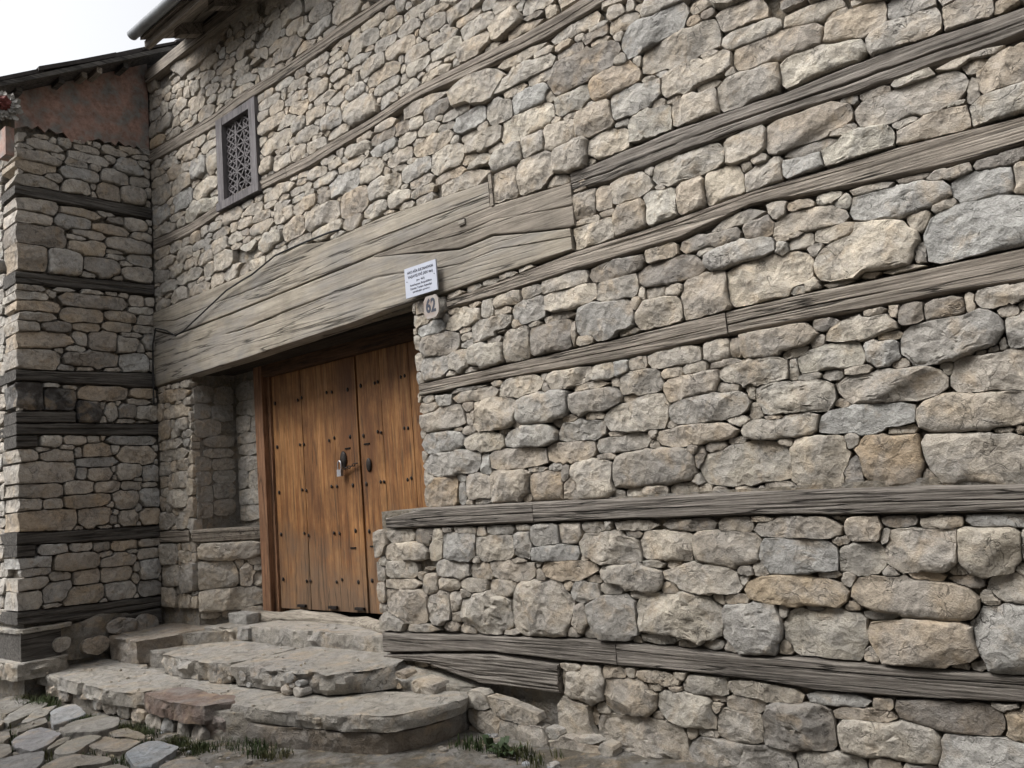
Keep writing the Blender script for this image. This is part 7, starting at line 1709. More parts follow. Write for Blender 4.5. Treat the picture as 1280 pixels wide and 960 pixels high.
def timber(name, face, top, bot, m, parent, prot=.012, back=.12, step=.03, a0=None, a1=None, wob=1., groove=None, gw=.05):
    """A squared log let into the wall: top / bottom edges are (along, height) lists; front face grained and split."""
    O, A, Nn = FACES[face]
    top, bot = np.array(top), np.array(bot)
    lo = min(top[0, 0], bot[0, 0]) if a0 is None else a0; hi = max(top[-1, 0], bot[-1, 0]) if a1 is None else a1
    ns = max(3, int((hi - lo) / step)); xs = np.linspace(lo, hi, ns)
    tz, bz = np.interp(xs, top[:, 0], top[:, 1]), np.interp(xs, bot[:, 0], bot[:, 1])
    prof = [(-back, 0), (-.01, .0), (.004, .03 if gw != .012 else .008), (.9, .08 if gw != .012 else .022)] + [(1, q) for q in np.linspace(.12 if gw != .012 else .05, .9 if gw != .012 else .95, 14 if gw > .04 else (26 if gw > .025 else 56))] + [(.9, .93 if gw != .012 else .978), (.004, .98 if gw != .012 else .992), (-.01, 1.), (-back, 1.)]
    sd = rnd.uniform(0, 50); V, F = [], []
    for x, t, b in zip(xs, tz, bz):
        ew = wob if gw > .02 or not groove else .25
        e1 = .012 * ew * fbm((x * 1.0, sd, 0), 3.5, 3); e2 = .012 * ew * fbm((x, sd + 9, 0), 3.5, 3)
        t += e1; b += e2
        for d, q in prof:
            z = b + (t - b) * q
            y = d if d < 0 else prot * d
            if d > .5:
                y += wob * (.0035 * noise.noise(Vector((x * 1.1, z * 34 + sd, sd))) + .003 * noise.noise(Vector((x * 3.5, z * 110, sd))) + .006 * noise.noise(Vector((x * 1.5, sd, 3))))
                if groove:
                    g = groove + .06 * noise.noise(Vector((x * 1.3, sd, 8)))
                    y -= .02 * math.exp(-((q - g) / gw) ** 2) * min(1, max(0, .5 + 2.2 * noise.noise(Vector((x * .9, sd, 2)))))
            P_ = O + A * x + Vector((0, 0, z)) + Nn * y; V.append((P_.x, P_.y, P_.z))
    k = len(prof)
    for i in range(ns - 1):
        for j in range(k - 1): F.append((i * k + j, (i + 1) * k + j, (i + 1) * k + j + 1, i * k + j + 1))
        F.append((i * k + k - 1, (i + 1) * k + k - 1, (i + 1) * k, i * k))
    F.append(tuple(range(k - 1, -1, -1))); F.append(tuple((ns - 1) * k + j for j in range(k)))
    me = from_np(name, V, F); bm = bmesh.new(); bm.from_mesh(me); bmesh.ops.recalc_face_normals(bm, faces=bm.faces); bm.to_mesh(me); bm.free()
    return link(name, me, m, parent, 50)

# ================================================================== THE HOUSE
house = tag(empty('stone_house', (-4, 0, .15)), 'large two storey rubble stone house with timber lacing beams and double wooden door', 'house')
# --- wall core behind the stones (earth mortar shows in the joints)
bm = bmesh.new()
def core(x0, x1, z0, z1, y0=None, y1=.8):
    fy = lambda x: (min(.055, max(.012, .012 + (x + 7.8) * .012)) if y0 is None else y0)
    a = [(x0, fy(x0), z0), (x1, fy(x1), z0), (x1, y1, z0), (x0, y1, z0)]
    add_prism(bm, a, (0, 0, z1 - z0))
WX0, WX1, WZ0, WZ1 = -6.49, -5.845, 4.40, 5.20
core(-7.9, XJ - .015, -.3, 2.93)
core(-4.07, 3.0, -.3, 2.93)
core(-7.9, WX0, 2.931, 6.3); core(WX1, 3.0, 2.931, 6.3); core(WX0 + .001, WX1 - .001, 2.931, WZ0); core(WX0 + .001, WX1 - .001, WZ1, 6.3)
core(XJ - .014, -6.70, .3, 2.93, YD + .015)                     # masonry strip beside the door frame
core(-4.49, 3.01, -.32, 1.50, -.03, .79)                        # thicker foot of the wall right of the door
add_prism(bm, [(XJ - .02, .02, .3), (-6.72, YD + .01, .3), (XJ - .02, YD + .02, .3)], (0, 0, 1.13))   # canted foot of the left jamb
core(-4.3, -4.06, .3, 2.92, YD + .02)
bm_obj('wall_core', bm, M['mortar'], house, None)
box('room_dark', (-6.95, .9, .3), (-4.0, 1.0, 3.1), M['black'], house, 0)  # black sheet stands in for the unlit interior

rs = random.Random(11)
small = Heap()
for face, part, txt in STONES:
    if face == 'wing': continue
    for c, rad, tg in decode(txt):
        t = stone_tint(tg, face, rs)
        kw = {}
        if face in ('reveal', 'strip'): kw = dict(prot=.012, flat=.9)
        elif c[0] < -3.4 and face == 'main': kw = dict(prot=min(.05, max(.012, .42 * float(np.percentile(rad, 25)))) * rs.uniform(.8, 1.2))
        V, F = stone_geo(c, rad, face, rs, **kw)
        if part: stone_obj('stone', V, F, t, house)
        else: small.add(V, F, t)
# masonry that carries on past the picture's edges
LACE = [b for b in BEAMS if b[0] in ('main', 'low') and b[1] == 'timber_beam']
def beam_hit(x, z, h):
    for f, n_, tp, bt in LACE:
        tz = np.interp(x, [q[0] for q in tp], [q[1] for q in tp]); bz = np.interp(x, [q[0] for q in bt], [q[1] for q in bt])
        if bt[-1][0] > -1 and bz - h < z < tz + h: return True
    return False
def seen(x, z):
    d = Vector((x, 0, z)) - EYE; k = d.dot(_f)
    return k > .1 and -52 < 640 + FPX * d.dot(_r2) / k < 1362 and -74 < 480 - FPX * d.dot(_u2) / k < 1012
z = .12
while z < 6.0:
    h = rs.uniform(.13, .2); x = -7.0
    while x < 1.9:
        wd = rs.uniform(.18, .36); cx = x + wd / 2
        if not seen(cx, z + h / 2) and not (cx < -4 and z < 5) and not beam_hit(cx, z + h / 2, h * .4) and cx > -6:
            V, F = stone_geo((cx, z + h / 2), superellipse(wd / 2 - .006, h / 2 - .006, 14, rs, .5), 'low' if z < 1.3 else 'main', rs, rings=3)
            small.add(V, F, stone_tint('-', 'main', rs))
        x += wd
    z += h
tag(small.build('small_stones', M['stone'], house), kind='stuff')

SPLIT = {1: [-5.45], 4: [-1.72], 5: [-3.05], 6: [-2.55]}
for i, (face, nm, tp, bt) in enumerate(BEAMS):
    if face == 'wing': continue
    m = M['beam']; pr = .020; g = .5 + .22 * math.sin(i * 2.3 + 1); gw = .016; bk = .14; a1 = None; wob = 1.
    right = bt[-1][0] > -1
    if nm == 'lintel_beam':
        m = M['lintel_grey'] if i == 10 else M['lintel']; pr = .03; bk = .1; wob = .5; g = {8: .45, 9: .62, 10: .5}[i]; gw = .012
    if face == 'low': m = M['beam_low']; pr = .03
    if i == 2: g = .42; gw = .035; m = M['beam_low']; wob = 1.2
    if i == 4: g = .45; gw = .02
    if i == 7: wob = 2.2; pr = .05
    if face == 'cant': m = M['lintel_grey']
    lo = min(tp[0][0], bt[0][0]); hi = max(tp[-1][0], bt[-1][0])
    cuts = [lo] + SPLIT.get(i, []) + [2.2 if right else hi]
    for a, b in zip(cuts, cuts[1:]):
        timber(nm, face, tp, bt, m, house, pr + rnd.uniform(-.003, .003), bk, a0=a + (.003 if a != lo else 0), a1=b - .003, groove=g, wob=wob, gw=gw)
# lintel soffit: the logs behind the face
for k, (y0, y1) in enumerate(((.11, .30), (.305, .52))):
    box('lintel_beam', (XJ - .3, y0, 2.905 + .015 * k), (-3.75, y1, 3.2), M['soffit_shade'], house, .012)
# iron strap and square peg on the lintel
box('iron_strap', (-3.228, -.040, 3.42), (-3.203, -.026, 3.645), M['lintel_grey'], house, .004)
box('peg', (-3.515, -.045, 3.365), (-3.46, -.02, 3.405), M['lintel'], house, .006)

# --- door
FX0, FX1, DT, DB = -6.705, -4.27, 2.815, .66
fr = empty('door_frame', (-5.4, YD, DB)); fr.parent = house; fr.matrix_parent_inverse = house.matrix_world.inverted(); bpy.context.view_layer.update()
box('frame_post', (FX0, YD - .06, .60), (-6.575, YD + .12, 2.93), M['frame'], fr, .008)
box('frame_stop', (-6.574, YD - .005, .60), (-6.535, YD + .10, 2.82), M['frame'], fr, .004)
box('frame_post', (-4.40, YD - .06, .60), (FX1, YD + .12, 2.93), M['frame'], fr, .008)
box('frame_head', (-6.574, YD - .055, DT), (-4.401, YD + .11, 2.935), M['head'], fr, .012)
def leaf(px, x_seam, side):
    L = empty('door_leaf', (px[0], YD, DB)); L.parent = house; L.matrix_parent_inverse = house.matrix_world.inverted(); bpy.context.view_layer.update()
    for a, b in zip(px, px[1:]):
        bm = bmesh.new(); d = rnd.uniform(-.004, .004)
        nx, nzz = 4, 24; V = []
        for iz in range(nzz + 1):
            for ix in range(nx + 1):
                x = a + .0035 + (b - a - .007) * ix / nx; zz = DB + .012 + (DT - .006 - DB - .012) * iz / nzz
                e = (.004 if ix in (0, nx) else 0)
                x += .003 * noise.noise(Vector((a * 7, zz * 3, ix))) 
                V.append(bm.verts.new((x, YD + .012 + d + e + .003 * noise.noise(Vector((x * 9, zz * 1.2, 3))), zz)))
        for iz in range(nzz):
            for ix in range(nx): k = iz * (nx + 1) + ix; bm.faces.new((V[k], V[k + 1], V[k + nx + 2], V[k + nx + 1]))
        ex = bmesh.ops.extrude_face_region(bm, geom=bm.faces[:]); bmesh.ops.translate(bm, vec=(0, .045, 0), verts=[v for v in ex['geom'] if isinstance(v, bmesh.types.BMVert)])
        bm_obj('plank', bm, M['door'], L, 40)
    return L
PL, PR = [-6.53, -6.075, -5.62, -5.298], [-5.28, -4.985, -4.63, -4.405]
lf, rf = leaf(PL, -5.3, 0), leaf(PR, -5.28, 1)
ROWS = (2.54, 2.13, 1.725, 1.33, .925)
for L, xs in ((lf, (-6.47, (-6.115, -6.055), (-5.69, -5.615), -5.40)), (rf, (-5.225, (-5.045, -5.005), (-4.725, -4.68)))):
    bm = bmesh.new()
    for zr in ROWS:
        for q in xs:
            for x in (q if isinstance(q, tuple) else (q,)):
                mt = Matrix.Translation((x, YD + .008, zr + rnd.uniform(-.012, .012))) @ Matrix.Diagonal((1, .55, 1.25, 1))
                bmesh.ops.create_icosphere(bm, subdivisions=1, radius=.0135 if isinstance(q, tuple) else .017, matrix=mt)
    tag(bm_obj('nail_heads', bm, M['iron'], L, 60), kind='stuff')
for L, x in ((lf, -6.19), (lf, -5.745), (lf, -5.39)):
    box('hinge_strap', (x - .055, YD - .012, .694), (x + .055, YD + .01, .716), M['iron'], L, .003)
for L, x, zz in ((lf, -5.44, 2.035), (rf, -5.19, 2.05), (lf, -5.44, 1.20), (rf, -5.19, 1.21)):
    box('latch_slot', (x - .035, YD + .004, zz - .006), (x + .035, YD + .014, zz + .006), M['black'], L, 0)
bm = bmesh.new(); bmesh.ops.create_uvsphere(bm, u_segments=16, v_segments=10, radius=1, matrix=Matrix.Translation((-5.50, YD + .004, 1.945)) @ Matrix.Diagonal((.042, .018, .072, 1)))
bm_obj('lock_plate', bm, M['iron'], lf, 60)
bm = bmesh.new(); bmesh.ops.create_uvsphere(bm, u_segments=14, v_segments=8, radius=1, matrix=Matrix.Translation((-5.175, YD + .004, 1.875)) @ Matrix.Diagonal((.032, .014, .058, 1)))
bm_obj('lock_plate', bm, M['iron'], rf, 60)
# chain between the leaves
bm = bmesh.new(); A_, B_ = Vector((-5.47, YD - .03, 1.87)), Vector((-5.30, YD - .015, 1.905))
for k in range(6):
    p = A_.lerp(B_, (k + .5) / 6) - Vector((0, 0, .012 * math.sin((k + .5) / 6 * math.pi)))
    ang = math.pi / 2 * (k % 2)
    ring = [p + Vector((.019 * math.cos(t), .011 * math.sin(t) * math.sin(ang), .011 * math.sin(t) * math.cos(ang))) for t in np.linspace(0, 2 * math.pi, 11)]
    add_tube(bm, ring, .0042, 6)
tag(bm_obj('chain', bm, M['iron'], None, 60), 'short rusty chain joining the two door leaves beside the padlock', 'chain')
pad = tag(empty('padlock', (-5.50, YD - .03, 1.80)), 'small silver padlock hanging on the wooden door', 'padlock')
box('lock_body', (-5.532, YD - .05, 1.805), (-5.478, YD - .022, 1.862), M['steel'], pad, .009)
bm = bmesh.new(); add_tube(bm, [(-5.505 + .022 * math.cos(t), YD - .038, 1.90 + .035 * math.sin(t)) if 0 <= t <= math.pi else (-5.505 + (.022 if t < 0 else -.022), YD - .038, 1.855) for t in [-.5] + list(np.linspace(0, math.pi, 9)) + [3.6]], .0065, 8)
bm_obj('shackle', bm, M['steel'], pad, 60)
# threshold log
bm = bmesh.new(); add_tube(bm, [(x, .33 + .02 * math.sin(x * 3) - (.16 if x > -5.2 else 0) * min(1, (x + 5.2) / .5), .615 + .012 * math.sin(x * 5) ) for x in np.linspace(-6.72, -4.5, 18)], [.062 + .008 * math.sin(k * 1.7) for k in range(18)], 12)
bm_obj('threshold', bm, wood_material('threshold_wood', (.12, .105, .085), (.26, .23, .19), (.36, .33, .28), 0), house, 60)

# --- lattice window
wn = empty('lattice_window', ((WX0 + WX1) / 2, 0, WZ0)); wn.parent = house; wn.matrix_parent_inverse = house.matrix_world.inverted(); bpy.context.view_layer.update()
fw = .10; y0 = -.035
box('window_frame', (WX0, y0, WZ0), (WX0 + fw, .09, WZ1), M['window'], wn, .006)
box('window_frame', (WX1 - fw, y0, WZ0), (WX1, .09, WZ1), M['window'], wn, .006)
box('window_frame', (WX0 + fw + .002, y0 + .004, WZ1 - .075), (WX1 - fw - .002, .09, WZ1), M['window'], wn, .006)
box('window_frame', (WX0 - .02, y0 - .012, WZ0 - .075), (WX1 + .02, .09, WZ0 - .002), M['window'], wn, .006)
box('dark_backing', (WX0 + .05, .07, WZ0), (WX1 - .05, .088, WZ1 - .05), M['black'], wn, 0)  # black sheet painted in for the unlit depth behind the lattice
ix0, ix1, iz0, iz1 = WX0 + fw, WX1 - fw, WZ0, WZ1 - .075
def bar(p, q, wd=.0085):
    p, q = Vector((p[0], 0, p[1])), Vector((q[0], 0, q[1])); d = (q - p).normalized(); s = Vector((d.z, 0, -d.x)) * wd
    bm = bmesh.new(); yy = .012 + rnd.uniform(-.004, .004)
    add_prism(bm, [p - s + Vector((0, yy, 0)), p + s + Vector((0, yy, 0)), q + s + Vector((0, yy, 0)), q - s + Vector((0, yy, 0))], (0, .022, 0))
    bm_obj('lattice_bar', bm, M['window'], wn)
cxm = (ix0 + ix1) / 2; W_ = ix1 - ix0; H_ = iz1 - iz0
for u in (.36, .64): bar((ix0 + W_ * u, iz0), (ix0 + W_ * u, iz1), .007)
nr = 6
for i in range(nr):
    za, zb = iz0 + H_ * i / nr, iz0 + H_ * (i + 1) / nr; zm = (za + zb) / 2
    for (ua, ub) in ((0, .36), (.64, 1)) + ((.36, .64),):
        xa, xb = ix0 + W_ * ua, ix0 + W_ * ub; xm = (xa + xb) / 2
        bar((xa, za), (xb, zb), .006); bar((xa, zb), (xb, za), .006)
        if ub - ua > .3:
            bar((xa, zm), (xm, zb), .005); bar((xb, zm), (xm, za), .005); bar((xm, za), (xa, zm), .005); bar((xm, zb), (xb, zm), .005)
    if i: bar((ix0, za), (ix1, za), .006)

# --- eaves of the main roof
bm = bmesh.new()
box('wall_plate', (-7.75, -.07, 6.075), (3.0, .3, 6.20), M['beam'], house, .012, .004)
EX0, EX1 = -6.95, 3.0
def slope(y): return 6.26 + .46 * y           # underside of the roof boards
bm = bmesh.new(); add_prism(bm, [(EX0, -.50, slope(-.5)), (EX0, -.50, slope(-.5) + .03), (EX0, 4.5, slope(4.5) + .03), (EX0, 4.5, slope(4.5))], (EX1 - EX0, 0, 0)); bm_obj('roof_boards', bm, M['beam'], house)
bm = bmesh.new(); add_prism(bm, [(EX0 - .03, -.56, slope(-.56) + .045), (EX0 - .03, -.56, slope(-.56) + .085), (EX0 - .03, 4.6, slope(4.6) + .085), (EX0 - .03, 4.6, slope(4.6) + .045)], (EX1 - EX0 + .03, 0, 0)); bm_obj('roof_sheet', bm, M['zinc'], house)
box('eave_board', (EX0, -.46, 5.965), (EX1, -.41, 6.035), M['beam'], house, .006, .003)
x = -6.64
while x < 2.9:
    bm = bmesh.new(); hw = .05
    add_prism(bm, [(x - hw, -.30, slope(-.3) - .002), (x - hw, .4, slope(.4) - .002), (x - hw, .4, slope(.4) - .13), (x - hw, -.30, slope(-.3) - .115)], (2 * hw, 0, 0)); bm_obj('rafter', bm, M['beam'], house, None, .006)
    x += rnd.uniform(.52, .62)
bm = bmesh.new(); pts = []
prof = [(-.56 + .050 * math.cos(t), 6.07 + .050 * math.sin(t)) for t in np.linspace(math.pi * .95, math.pi * 2.05, 12)]
prof += [(-.56 + .044 * math.cos(t), 6.07 + .044 * math.sin(t)) for t in np.linspace(math.pi * 2.05, math.pi * .95, 12)]
add_prism(bm, [(-6.98, a, b) for a, b in prof], (9.9, 0, -.02)); bm_obj('gutter', bm, M['zinc'], house, 40)

# ================================================================== THE SIDE WING
wing = tag(empty('side_wing', (XC - .5, -.6, .4)), 'lower stone wing on the left with dark beams and a rusty gable sheet', 'house wing')
bm = bmesh.new()
add_prism(bm, [(-11.5, WF + .035, 0), (XC - .065, WF + .05, 0), (XC - .065, .35, 0), (-11.5, .35, 0)], (0, 0, 5.5))
bm_obj('wall_core', bm, M['mortar'], wing)
smallw = Heap(); rw = random.Random(21)
for face, part, txt in STONES:
    if face != 'wing': continue
    for c, rad, tg in decode(txt):
        corner = 'c' in tg; rad = np.maximum(rad - .0045, .005)
        V, F = stone_geo(c, rad, face, rw, back=.30 if corner else .07, prot=(.035 if corner else None), flat=.8 if corner else None)
        if corner:          # quoins run on round the corner
            V = [(v[0], v[1] if v[1] > WF + .05 else WF - .02 + .03 * noise.noise(Vector((v[0] * 6, c[1] * 9, v[2] * 9))), v[2]) for v in V]
        t = stone_tint(tg, face, rw)
        if part: stone_obj('stone', V, F, t, wing)
        else: smallw.add(V, F, t)
# front face of the wing, seen edge-on at the picture's left edge
z = .78
while z < 5.15:
    h = rw.uniform(.09, .17); x = -8.12 + rw.uniform(-.05, .05)
    while x > -10.6:
        wd = rw.uniform(.14, .34)
        V, F = stone_geo((x - wd / 2, z + h / 2), superellipse(wd / 2 - .005, h / 2 - .005, 16, rw, .5), 'front', rw, rings=4)
        smallw.add(V, F, stone_tint('-', 'wing', rw)); x -= wd
    z += h
tag(smallw.build('small_stones', M['stone'], wing), kind='stuff')
for face, nm, tp, bt in BEAMS:
    if face != 'wing': continue
    lo = min(tp[0][0], bt[0][0]); hi = max(tp[-1][0], bt[-1][0])
    end = lo < -.95
    timber(nm, face, tp, bt, M['dark_beam'], wing, .02, .28 if end else .12, .03, a0=(WF - .03 if end else lo), a1=min(hi, -.003), wob=.9, groove=.5)
    if end and hi > -.2:
        zt, zb = tp[0][1], bt[0][1]
        timber(nm, 'front', [(-10.6, zt), (XC - .29, zt)], [(-10.6, zb), (XC - .29, zb)], M['dark_beam'], wing, .02, .1, .06)
# foot of the wing: rough mortared lumps and a buried beam
def zslope(y): return 6.36 + .60 * y
# torn sheet-metal gable panel
PG = [(-1.27, 5.235)]
yy = -1.24; kz = 0
while yy < -.04:
    PG.append((yy, 5.26 + (yy + 1.24) * .085 + (.03 if kz % 2 else -.012) + rw.uniform(-.014, .014) - (.05 if -.8 < yy < -.6 else 0) + (.0 if yy < -.9 else 0))); yy += rw.uniform(.035, .07); kz += 1
PG += [(-.02, 5.37), (-.02, zslope(-.02) - .02), (-1.27, zslope(-1.27) - .02)]
bm = bmesh.new(); add_prism(bm, [(XC - .012, a, b) for a, b in PG], (.022, 0, 0)); bm_obj('gable_sheet', bm, M['sheet'], wing)
bm = bmesh.new(); add_prism(bm, [(-11.5, WF + .06, 5.45), (XC - .02, WF + .06, 5.45), (XC - .02, .3, 5.45), (-11.5, .3, 5.45)], (0, 0, .1)); bm_obj('wall_top', bm, M['mortar'], wing)
bm = bmesh.new(); add_prism(bm, [(XC - .03, WF + .05, 5.5), (XC - .03, .34, 5.5), (XC - .03, .34, zslope(.34) - .03), (XC - .03, WF + .05, zslope(WF + .05) - .03)], (-.2, 0, 0)); bm_obj('gable_wall', bm, M['dark_beam'], wing)
VX = XC + .28
bm = bmesh.new(); add_prism(bm, [(VX, -1.50, zslope(-1.5) - .01), (VX, -1.50, zslope(-1.5) + .035), (VX, .55, zslope(.55) + .035), (VX, .55, zslope(.55) - .01)], (-4.2, 0, 0)); bm_obj('roof_boards', bm, M['dark_beam'], wing)
yv = [-1.44, -1.12, -.80, -.46, -.14, .2, .6]
for a, b in zip(yv, yv[1:]):            # overlapping old roof sheets along the verge
    dx, dz, tk = rw.uniform(-.04, .06), rw.uniform(.0, .022), rw.uniform(.02, .05)
    bm = bmesh.new(); add_prism(bm, [(VX + dx, a - .05, zslope(a - .05) + .04 + dz), (VX + dx, a - .05, zslope(a - .05) + .04 + dz + tk), (VX + dx * .3, b, zslope(b) + .04 + dz * .5 + tk), (VX + dx * .3, b, zslope(b) + .04 + dz * .5)], (-4.3, 0, 0)); bm_obj('roof_sheet', bm, M['roofing'], wing)
for k, y in enumerate((-1.28, -.93, -.72, -.60, -.33)):      # purlin ends under the verge
    zz = zslope(y) - .015
    box('purlin', (XC + .012, y - .03, zz - rw.uniform(.05, .075)), (VX - rw.uniform(.03, .13), y + .02, zz - .006), M['beam'] if k in (2, 3) else M['dark_beam'], wing, .006)
box('fascia', (XC - 4, -1.53, zslope(-1.5) - .09), (VX, -1.505, zslope(-1.5) + .02), M['dark_beam'], wing, .004)

# ornament at the left edge, under the low eave
orn = tag(empty('eave_ornament', (-7.50, -1.45, 5.0)), 'round white ruffled ornament with dark red centre at the left edge under the eave', 'ornament')
bm = bmesh.new(); n = 22
OC, OH, ON = Vector((-7.50, -1.46, 5.27)), Vector((.44, .90, 0)), Vector((.90, -.44, 0))
for ra, rb, yb in ((.05, .15, 0), (.045, .12, .02), (.04, .095, .03)):
    for k in range(n):
        a = 2 * math.pi * (k + rw.uniform(-.25, .25)) / n; rr = rb * rw.uniform(.78, 1.1); tw = rw.uniform(-.02, .02)
        e = lambda r_, t_, y_=0: OC + OH * (r_ * math.cos(t_)) + Vector((0, 0, r_ * math.sin(t_))) + ON * (yb + y_)
        vs = [bm.verts.new(p) for p in (e(ra, a - .10), e(rr * .85, a - .17, tw), e(rr, a, .01), e(rr * .88, a + .15, -tw), e(ra, a + .10))]; bm.faces.new(vs)
ex = bmesh.ops.extrude_face_region(bm, geom=bm.faces[:]); bmesh.ops.translate(bm, vec=ON * -.010, verts=[v for v in ex['geom'] if isinstance(v, bmesh.types.BMVert)])
bm_obj('ruffle', bm, M['fluff'], orn)
bm = bmesh.new(); bmesh.ops.create_icosphere(bm, subdivisions=4, radius=.062, matrix=Matrix.Translation(OC + ON * .02 + Vector((0, 0, .015))))
for v in bm.verts: v.co += (v.co - OC).normalized() * .03 * noise.noise(v.co * 45)
bm_obj('red_centre', bm, M['red'], orn, 60)
box('post', (-7.72, -1.43, 4.86), (-7.56, -1.36, 5.12), M['sheet'], orn, .01)

# ================================================================== STEPS
steps = tag(empty('stone_steps', (-5.5, -.6, .15)), 'worn stone doorsteps of rough slabs and mortar in front of the wooden door', 'steps')
UPF = lambda z: (Vector((0, 0, z)), Vector((1, 0, 0)), Vector((0, 0, 1)))
rt = random.Random(31)
def slab(name, pts, ztop, zbot, tint, m=None, dome=.012, n=64, parent=steps, rings=9, rough=1., tilt=(0, 0)):
    """A flat stone lying on the ground or on a step: polygon in plan, worn top, broken vertical edge."""
    c, rad = poly_radial(pts, n); V, F = [], []; th = np.arange(n) * 2 * math.pi / n; sd = rt.uniform(0, 60)
    H = ztop - zbot
    levels = [(.985, zbot), (1.0, zbot + .25 * H), (1.0, zbot + .55 * H), (1.0, zbot + .8 * H), (.997, ztop - .008), (.984, ztop - .0005)]
    levels += [(f, ztop) for f in np.linspace(.9, .12, rings)]
    for k, (f, z_) in enumerate(levels):
        for i in range(n):
            x, y = c[0] + rad[i] * math.cos(th[i]) * f, c[1] + rad[i] * math.sin(th[i]) * f
            if k < 5:
                e = rough * (.022 * fbm((x * 1.0, y * 1.0, z_ * 2.5 + sd), 6, 4) + .016 * fbm((x, y, z_ + sd), 24, 3)) * min(1, H / .1)
                x += math.cos(th[i]) * e; y += math.sin(th[i]) * e; dz = .006 * rough * nz((x, y, sd), 20) if k > 1 else 0
            else: dz = dome * fbm((x, y, sd), 3.5, 4) * .8
            V.append((x, y, z_ + dz + (x - c[0]) * tilt[0] + (y - c[1]) * tilt[1]))
    L_ = len(levels); V.append((c[0], c[1], ztop + dome * .3))
    for k in range(L_ - 1):
        for i in range(n): F.append((k * n + i, k * n + (i + 1) % n, (k + 1) * n + (i + 1) % n, (k + 1) * n + i))
    for i in range(n): F.append(((L_ - 1) * n + i, (L_ - 1) * n + (i + 1) % n, len(V) - 1))
    return stone_obj(name, V, F, tint, parent, m or M['slab'], 30)
T_ = lambda c, k=1.: (c[0] * k, c[1] * k, c[2] * k, rt.random())
GREY, BRN, RED = (.272, .252, .22), (.19, .16, .128), (.175, .13, .108)
# mortar body under the slabs
BODY = []
def lump(pts, z0, z1, sub=0):
    BODY.append((pts, z0, z1))
lump([(-7.95, -1.06), (-5.0, -1.04), (-4.5, -.86), (-3.8, -.66), (-3.62, -.2), (-3.7, .1), (-7.95, .1)], -.1, .315)
lump([(-7.9, .4), (-7.9, -.48), (-7.0, -.5), (-6.75, -.03), (-6.4, -.60), (-4.4, -.50), (-4.25, -.1), (-4.3, .5)], .3, .455)
lump([(-7.85, .4), (-7.8, -.48), (-7.2, -.5), (-6.9, -.05), (-6.3, .06), (-4.5, .05), (-4.35, .5)], .44, .555)
for pts, z0, z1 in BODY: slab('mortar_body', pts, z1, z0, T_((.21, .19, .16)), M['slab'], n=72, rough=1.6, rings=6)
# lowest step
slab('step_slab', [(-7.98, -1.1), (-6.95, -1.13), (-6.9, -.62), (-7.1, -.5), (-7.98, -.55)], .345, .25, T_(GREY))
slab('step_slab', [(-6.94, -1.12), (-6.43, -1.16), (-5.98, -1.09), (-5.9, -.80), (-6.2, -.6), (-6.9, -.6)], .352, .245, T_(GREY, 1.05))
slab('step_slab', [(-5.97, -1.1), (-5.5, -1.13), (-5.1, -1.1), (-5.02, -.9), (-5.2, -.82), (-5.9, -.84)], .350, .235, T_(RED))
slab('step_slab', [(-5.99, -.83), (-5.2, -.86), (-5.02, -.98), (-4.9, -.6), (-5.2, -.45), (-6.2, -.5)], .352, .26, T_(GREY, 1.1))
slab('step_slab', [(-5.02, -1.05), (-4.85, -.97), (-4.5, -.93), (-4.04, -.84), (-3.74, -.74), (-3.62, -.52), (-3.56, -.25), (-3.7, -.05), (-4.3, -.4), (-4.95, -.5)], .352, .262, T_(GREY, 1.08), rough=1.2)
slab('step_slab', [(-5.0, -1.0), (-4.5, -.93), (-4.02, -.82), (-3.76, -.73), (-3.63, -.45), (-3.66, -.1), (-4.3, -.4), (-4.98, -.5)], .252, .125, T_(BRN, .95), rough=.8)
# rubble of its front
RUB = [(-7.6, .22, .16, .06, '-'), (-7.35, .2, .1, .055, 'd'), (-7.0, .25, .16, .05, 'd'), (-6.72, .2, .1, .05, 'g'), (-6.5, .21, .1, .07, '-'), (-6.28, .2, .1, .06, '-'), (-6.05, .19, .1, .06, 'b'),
       (-5.82, .17, .11, .055, '-'), (-5.62, .17, .08, .06, 'g'), (-5.42, .17, .1, .065, '-'), (-5.22, .16, .09, .07, 'd')]
for x, zz, a, b, tg in RUB:
    V, F = stone_geo((x, zz), superellipse(a, b, 20, rt, .8), 'stepface', rt, prot=.05, back=.1); stone_obj('rubble_stone', V, F, stone_tint(tg, 'wing', rt), steps)
V, F = stone_geo((-5.08, .20), superellipse(.12, .085, 24, rt, .5), (Vector((0, -1.0, 0)), Vector((1, 0, 0)), Vector((0, -1, 0))), rt, prot=.06, back=.1); stone_obj('rubble_stone', V, F, T_(RED, 1.1), steps)
# middle step
slab('step_slab', [(-6.52, -.68), (-6.1, -.70), (-5.5, -.69), (-5.45, -.12), (-6.3, -.08), (-6.55, -.3)], .502, .36, T_(GREY, 1.0), rough=2.0)
slab('step_slab', [(-5.49, -.69), (-4.95, -.66), (-4.38, -.57), (-4.18, -.27), (-4.3, .0), (-5.4, -.03), (-5.46, -.2)], .500, .362, T_(GREY, .95), rough=2.0)
h_ = Heap()
for k in range(34):
    x = rt.uniform(-6.5, -4.6); zz = rt.uniform(.37, .47); a = rt.uniform(.02, .05)
    V, F = stone_geo((x, zz), superellipse(a * 1.3, a * .8, 14, rt, .85), 'riser', rt, prot=a * .7, rings=4, back=.1)
    h_.add(V, F, stone_tint(rt.choice('--gdb'), 'wing', rt))
tag(h_.build('riser_pebbles', M['stone'], steps), kind='stuff')
